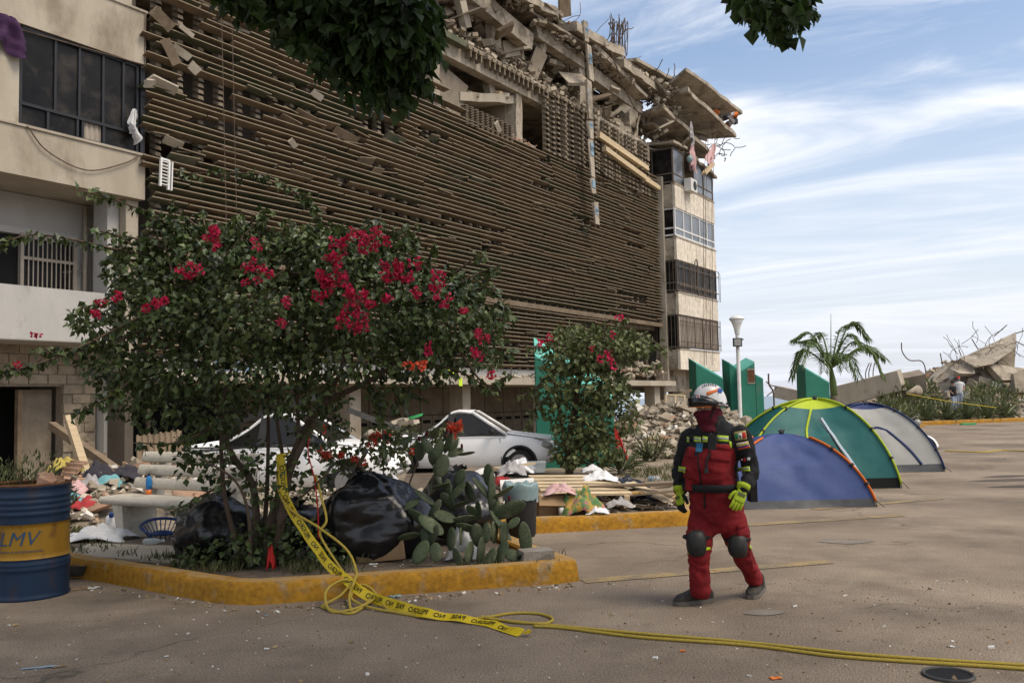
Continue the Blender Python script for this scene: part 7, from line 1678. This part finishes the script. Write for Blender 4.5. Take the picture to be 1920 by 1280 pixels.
# posts leaning by the block wall
a=at(128,782,15.2); b_=at(168,908,14.2); m=MB(); m.bar(V((0,0,0)),b_-a,.13,.12,jit=.012); o=m.build('wooden_post','plank'); o.location=a; tag(o,'pale wooden post standing askew in the trash heap','post')
a=at(97,797,16.5); b_=at(240,897,14.6); m=MB(); m.bar(V((0,0,0)),b_-a,.12,.13); o=m.build('wooden_beam','wood_dark'); o.location=a; tag(o,'long brown beam slanting down behind the pale post','beam')
for k,(x0,y0,x1,y1) in enumerate(((75,870,165,855),(90,882,190,868),(130,862,200,850))):
    a=at(x0,y0,15.5); b_=at(x1,y1,15.8); m=MB(); m.bar(V((0,0,0)),b_-a,.05,.04); o=m.build('thin_lath','wood_dark'); o.location=a; tag(o,('lowest','middle','highest')[k]+' of three thin laths lying before the block wall','lath')
P=at(300,838,15.6); m=MB(); m.grid(lambda u,v:V(((u-.5)*.75,(v-.5)*.9,.022*sin(u*50))),40,2); o=m.build('corrugated_sheet','wood_dark',None,True); o.rotation_euler=(rad(32),rad(-6),rad(20)); o.location=P; tag(o,'grey corrugated sheet behind the bench back','roof sheet')
# scattered litter on the asphalt
lit=[(75,1252,.22,.03,'tile_blue','thin blue strip of plastic on the asphalt bottom left',.25),(112,1250,.08,.03,'cardboard','small brown scrap at the end of the blue strip',.6),(275,1052,.10,.05,'paper','crumpled white paper on the soil by the kerb',.1),(500,1217,.035,.03,'paper','small white scrap on the foreground asphalt',.3),(312,1231,.03,.02,'paper','tiny ring of white litter left in the foreground',.3),(500,1154,.03,.02,'tile_blue','tiny blue cap near the kerb corner',.3),(700,1058,.08,.05,'bag_white','clear crushed cup on the soil below the cactus',.2),(742,1118,.10,.09,'bag_teal','teal scrap of plastic at the kerb foot',.7),(1346,1070,.14,.05,'leaf_dry','brown crushed leaf on the asphalt behind the walker',.1),(1455,1272,.07,.04,'orange','orange leaf at the bottom edge',.2),(1280,1221,.04,.03,'orange','small orange leaf below the rope',.2),(1606,1011,.18,.05,'wood_dark','dark twig on the pale patch before the blue tent',.1),(1785,1213,.03,.03,'paper','small pale scrap right of the rope',.1),(1575,1182,.04,.03,'leaf_dry','small curled leaf in the right foreground',.4),(1820,1260,.05,.02,'leaf_dry','brown leaf right of the drain hole',.4),(150,1105,.14,.07,'cardboard','torn brown litter at the foot of the kerb by the drum',.5),(175,1103,.12,.06,'paper','grey litter at the foot of the kerb by the drum',.9),(1400,880,.3,.1,'green_plastic','',0)]
for x,y,w_,d_,mn,lab,a in lit[:-1]:
    P=gnd(x,y,.125 if y<1062 and x<760 else 0); m=MB(); m.grid(lambda u,v:V(((u-.5)*w_,(v-.5)*d_,.006+.4*d_*abs(noise.noise(V((u*2,v*2,x)))))),4,3); o=m.build('litter',mn); so4=o.modifiers.new('t','SOLIDIFY'); so4.thickness=.002; o.location=P; o.rotation_euler=(0,0,a); tag(o,lab,'litter')
P=gnd(1815,796); m=MB(); m.box(-.35,.35,-.15,.15,.01,.08); o=m.build('green_mat','green_plastic'); o.location=P; tag(o,'bright green plastic scrap at the far kerb','plastic')
mm={k:MB() for k in ('paper','leaf_dry','rubble_white','rubble_dark')}
for _ in range(900):
    y=1085+195*rr(0,1)**1.3; x=rr(-20,1940); P=gnd(x,y)
    if x<1090 and y<1140: continue
    s=rr(.004,.012)*(1 if rr(0,1)<.93 else 2.2); mm[rc(('paper','leaf_dry','rubble_dark','rubble_dark','rubble_dark','leaf_dry','leaf_dry','rubble_white','rubble_dark','leaf_dry'))].rock((P.x,P.y,s*.3),s*1.6,s,s*.6)
for _ in range(260):
    x=rr(130,1000); y=rr(1030,1062); P=gnd(x,y,.125); s=rr(.006,.025); mm[rc(('paper','leaf_dry','rubble_white','rubble_dark','leaf_dry'))].rock((P.x,P.y,.128),s*1.6,s,s*.5)
for _ in range(160):
    u=rr(0,1); x=150+930*u; y=(1093+48*min(1,u/.33) if u<.33 else 1141-48*(u-.33)/.67)+rr(0,12); P=gnd(x,y); s=rr(.01,.03); mm[rc(('leaf_dry','rubble_dark','leaf_dry','leaf_dry','rubble_dark','rubble_white'))].rock((P.x,P.y,.006),s*1.6,s,s*.4)
for k,mb_ in mm.items():
    o=mb_.build('grit',k); o['kind']='stuff'; o['label']='small grit, leaves and crumbs scattered on the ground'
# drain hole
P=gnd(1778,1266); t_=thing('drain_hole','open round drain hole in the asphalt at the bottom right','drain',P)
m=MB(); m.tube([V((.135*cos(a),.135*sin(a),.006)) for a in [2*pi*k/32 for k in range(33)]],.012,6); m.build('ring','iron',t_,True)
m=MB(); m.lathe([(.128,.008),(.05,.0072),(.002,.007)],32,cap=False); m.build('hole','black',t_)

# far mound of collapsed slabs
def far():
    t_=rubble_heap('huge mound of collapsed concrete slabs and twisted rebar at the far right','0',0,0,0,0,0,0,0) if 0 else None
    t_=rubble_heap('huge mound of collapsed concrete slabs and twisted rebar at the far right',29.0,58.0,9.5,7.0,3.3,130,900,.35,1.5,wts=(7,3,2,1),seed=40)
    o=V((29.0,58.0,0))
    def A(x,y,Y): return at(x,y,Y)-o
    def plate(pts,th,mn='concrete'):
        m=MB(); P=[A(*q) for q in pts]; n=len(P); back=[p+V((0,th,-.15)) for p in P]
        m.add(P+back,[tuple(range(n)),tuple(range(2*n-1,n-1,-1))]+[(i,i+n,(i+1)%n+n,(i+1)%n) for i in range(n)]); m.build('slab',mn,t_)
    plate([(1800,672,55),(1905,622,56),(1906,640,55),(1905,652,54),(1862,682,53.5),(1830,688,53.5)],.8,'concrete')
    plate([(1780,690,55),(1830,672,54.5),(1828,700,53.5),(1800,700,53.5)],.6,'concrete')
    plate([(1850,680,54),(1920,690,54),(1925,712,53),(1880,712,53)],.5,'concrete')
    plate([(1745,708,54),(1772,682,54),(1776,690,53.5),(1752,712,53)],.6,'concrete')
    plate([(1900,700,53),(1925,690,53.5),(1925,735,52),(1905,735,52)],.5,'concrete_dark')
    plate([(1870,655,56),(1905,648,56),(1902,690,55),(1872,690,55)],.6,'concrete_dark')
    for k in range(34):
        x=rr(1780,1925); y=rr(640,700); p=A(x,y,54.5); m=MB(); q=[p]
        d=V((rr(-.6,.6),0,rr(.3,1)))
        for _ in range(4): d=(d+V((rr(-.5,.5),rr(-.3,.3),rr(-.5,.4)))).normalized(); p=p+d*rr(.2,.45); q.append(p)
        m.tube(q,.016,4); m.build('rebar','rebar',t_)
    for pts in ([(1690,642,50),(1692,660,50),(1705,675,50),(1725,676,50),(1733,684,50),(1736,700,50)],[(1763,662,52),(1767,684,52)],[(1822,635,54),(1834,655,54)],[(1864,630,55),(1888,609,55)],[(1905,625,55),(1925,618,55)],[(1905,640,54),(1925,650,54)]):
        m=MB(); m.tube(spline([A(*q) for q in pts],5),.032,5); m.build('rebar','rebar',t_,True)
far()
# fallen beams between palm and mound
def fbeam(pts,h_,label,mn='concrete_pale'):
    P=[at(*q) for q in pts]; a=P[0]; m=MB(); m.bar(V((0,0,0)),P[1]-a,.6,h_,jit=.06); o=m.build('fallen_beam',mn); o.location=a; tag(o,label,'beam')
    return o
fbeam([(1572,742,50),(1692,712,48)],1.1,'long pale concrete beam lying right of the palm')
fbeam([(1456,734,52),(1535,752,50)],.62,'shorter concrete beam lying left of the palm')
m=MB(); m.rock((0,0,0),1.5,1.0,1.6); o=m.build('concrete_lump','concrete_dark'); o.location=at(1712,722,49); tag(o,'dark lump of concrete at the end of the long fallen beam','rubble')
def twig(name,lab,pts,r,mn='rebar'):
    P=[at(*q) for q in pts]; m=MB(); m.tube(spline([p-P[0] for p in P],5),r,5); o=m.build(name,mn,None,True); o.location=P[0]; tag(o,lab,'rebar')
twig('bent_rebar','bent rebar rising left of the shorter beam',[(1452,770,50),(1450,735,50),(1442,720,50),(1441,700,50)],.05)
twig('bent_rebar','thin rebar arching between lamp post and shorter beam',[(1436,715,50),(1445,722,50),(1456,726,50),(1438,742,50)],.03)
for k,x in enumerate((1626,1632,1640,1606)): twig('dry_stalk',('first','second','third','leftmost')[k]+' dry stalk standing behind the long fallen beam',[(x,722,52),(x-3,700,52),(x+4-2*k,680,52)],.03)
rubble_heap('low far rubble between the pylons and the fallen beam',17.5,52,5,3,1.2,40,250,.3,.9,seed=60)
rubble_heap('pale rubble at the right edge beyond the far kerb',28.5,51.5,3.2,1.6,1.0,60,300,.2,.7,seed=70)
rubble_heap('thin strip of rubble left of the green tent',10.5,36,2.2,2,.7,25,180,.2,.5,seed=80)
# loudhailer-like cone
P=at(1722,732,46); m=MB(); m.tube([V((0,0,0)),V((-.75,-.3,-.1))],[.28,.04],18); o=m.build('metal_cone','concrete',None,True); o.location=P; tag(o,'pale funnel-shaped horn above the dark bushes','horn')

# ---------------------------------------------------------------- caution tape and ropes
def G3(x,y,z=.012): p=gnd(x,y,0); return V((p.x,p.y,z))
tc_=[at(526,850,8.72),at(530,900,8.66),at(538,940,8.6),at(560,978,8.45),at(590,1022,8.28),at(620,1062,8.08),at(652,1088,7.86),at(676,1108,7.72),G3(705,1134,.05),G3(790,1158,.045),G3(850,1164,.03),G3(910,1172,.02),G3(950,1184,.02),G3(978,1193,.02)]
tw_=[V((.6,.1,.3)),V((1,-.1,.25)),V((1,-.2,.45)),V((.8,-.1,.55)),V((.78,-.1,.6)),V((.75,-.1,.6)),V((.6,.3,.7)),V((.3,.5,.75)),V((-.1,.55,.7)),V((-.1,.8,.55)),V((.0,.9,.4)),V((.2,.9,.3)),V((.35,.8,.3)),V((.5,.5,.5))]
tapeo=thing('caution_tape','yellow caution tape trailing from the bougainvillea over the kerb onto the asphalt','tape',(tc_[6].x,tc_[6].y,0))
CP=spline(tc_,10); WP=spline([v.normalized() for v in tw_],10)
acc=[0]
for i in range(1,len(CP)): acc.append(acc[-1]+(CP[i]-CP[i-1]).length)
TW=.042
def ribbon(s,v,off=0):
    s=max(0,min(acc[-1]-1e-4,s)); i=0
    lo,hi=0,len(acc)-1
    while hi-lo>1:
        mid=(lo+hi)//2
        if acc[mid]<=s: lo=mid
        else: hi=mid
    f=(s-acc[lo])/(acc[hi]-acc[lo]); c=CP[lo].lerp(CP[hi],f); w_=WP[lo].lerp(WP[hi],f); d=(CP[hi]-CP[lo]).normalized(); w_=(w_-d*w_.dot(d)).normalized()
    n_=d.cross(w_)
    if n_.y>0 : n_=-n_
    p=c+w_*(v*TW)+n_*(.010*sin(s*21)*(1-abs(v)*.3)+off); 
    if p.z<.008+max(0,off): p.z=.008+max(0,off)
    return p
m=MB(); m.grid(lambda u,v:ribbon(u*acc[-1],(v-.5)*2),150,3); m.build('ribbon','tape_yellow',tapeo,True,world=True)
words=['PELIGRO','NO','PASE']; s=.12; k=0
while s<acc[-1]-.25:
    wd=words[k%3]; k+=1
    o=text_mesh('lettering',wd,.060,'tape_ink',tapeo,.0,bold=.012); me=o.data
    L_=max(v.co.x for v in me.vertices)-min(v.co.x for v in me.vertices)
    c_=s+L_/2
    flip=-1 if s<1.1 else 1
    for v in me.vertices:
        x,y=v.co.x,v.co.y
        v.co=ribbon(c_-x,y/TW*1.0*flip if False else (y/.042),.0035)-V(tapeo.location)
    me.update(); s+=L_+.055
m=MB()
for q in range(7): a=tc_[-1]; m.add([a+V((0,0,0)),a+V((.05+rr(0,.03),-.02+rr(-.02,.02),rr(0,.03))),a+V((.05+rr(0,.03),.02+rr(-.02,.02),rr(0,.03)))],[(0,1,2)])
m.build('frayed_end','tape_yellow',tapeo,world=True)

def rope(label,pts,r=.0105,m='rope',name='rope',cat='rope'):
    P=spline(pts,10); b=MB(); n=len(P); o0=P[0].copy(); o0.z=0
    out=[]
    for i in range(n-1):
        L_=(P[i+1]-P[i]).length; k=max(1,int(L_/.02))
        for j in range(k): out.append(P[i].lerp(P[i+1],j/k))
    out.append(P[-1])
    b.tube([p-o0 for p in out],[r*(1+.16*(i%2)) for i in range(len(out))],7); o=b.build(name,m,None,True); o.location=o0; return tag(o,label,cat)
rope('yellow rope hanging from the bougainvillea, tangled at the kerb and doubled along the asphalt',[at(545,845,8.8),at(522,870,8.75),at(523,920,8.65),at(545,955,8.5),at(600,990,8.35),at(650,1030,8.2),at(668,1070,8.05),at(664,1090,7.8),G3(655,1130,.05),G3(662,1150),G3(690,1135,.03),G3(690,1124,.06),G3(650,1122,.16),G3(612,1130,.10),G3(620,1148),G3(670,1146,.03),G3(705,1128,.05),G3(680,1122,.12),G3(658,1130,.05),G3(690,1142,.02),G3(760,1152),G3(880,1162),G3(960,1152),G3(1010,1153),G3(1036,1162),G3(1020,1171),G3(960,1168),G3(905,1158),G3(930,1164),G3(1050,1176),G3(1200,1190),G3(1400,1207),G3(1600,1228),G3(1760,1240),G3(1990,1254)])
rope('lower strand of yellow rope lying across the right foreground',[G3(1000,1176),G3(1060,1180),G3(1200,1197),G3(1400,1212),G3(1560,1232),G3(1700,1243),G3(1850,1252),G3(1990,1262)])
rope('second yellow rope looping from the bougainvillea branch to the kerb tangle',[at(592,890,8.6),at(602,930,8.5),at(612,975,8.4),at(600,1000,8.35),at(625,1045,8.2),at(655,1085,7.95),at(668,1080,7.9),G3(640,1128,.06),G3(606,1137),G3(612,1142),G3(660,1152),G3(700,1130,.03),G3(735,1148),G3(800,1160)])
rope('thin red cord hanging from the bougainvillea branch',[at(580,820,8.6),at(578,850,8.6),at(590,900,8.55),at(596,960,8.5),at(597,1010,8.5)],.006,'red_cord','red_string','cord')
crumple('red_ribbon','red ribbon tied around the foot of the bougainvillea','ribbon',at(508,1066,8.55),.08,.08,.24,'red_cord',3,12)
rope('thin yellow tape line strung in front of the far bushes',[at(1700,738,44),at(1780,752,44.5),at(1868,764,45)],.014,'tape_yellow','tape_line','tape')
rope('far yellow rope on the asphalt right of the grey tent',[G3(1772,846),G3(1840,848),G3(1885,845),G3(1990,850)],.02,'rope')
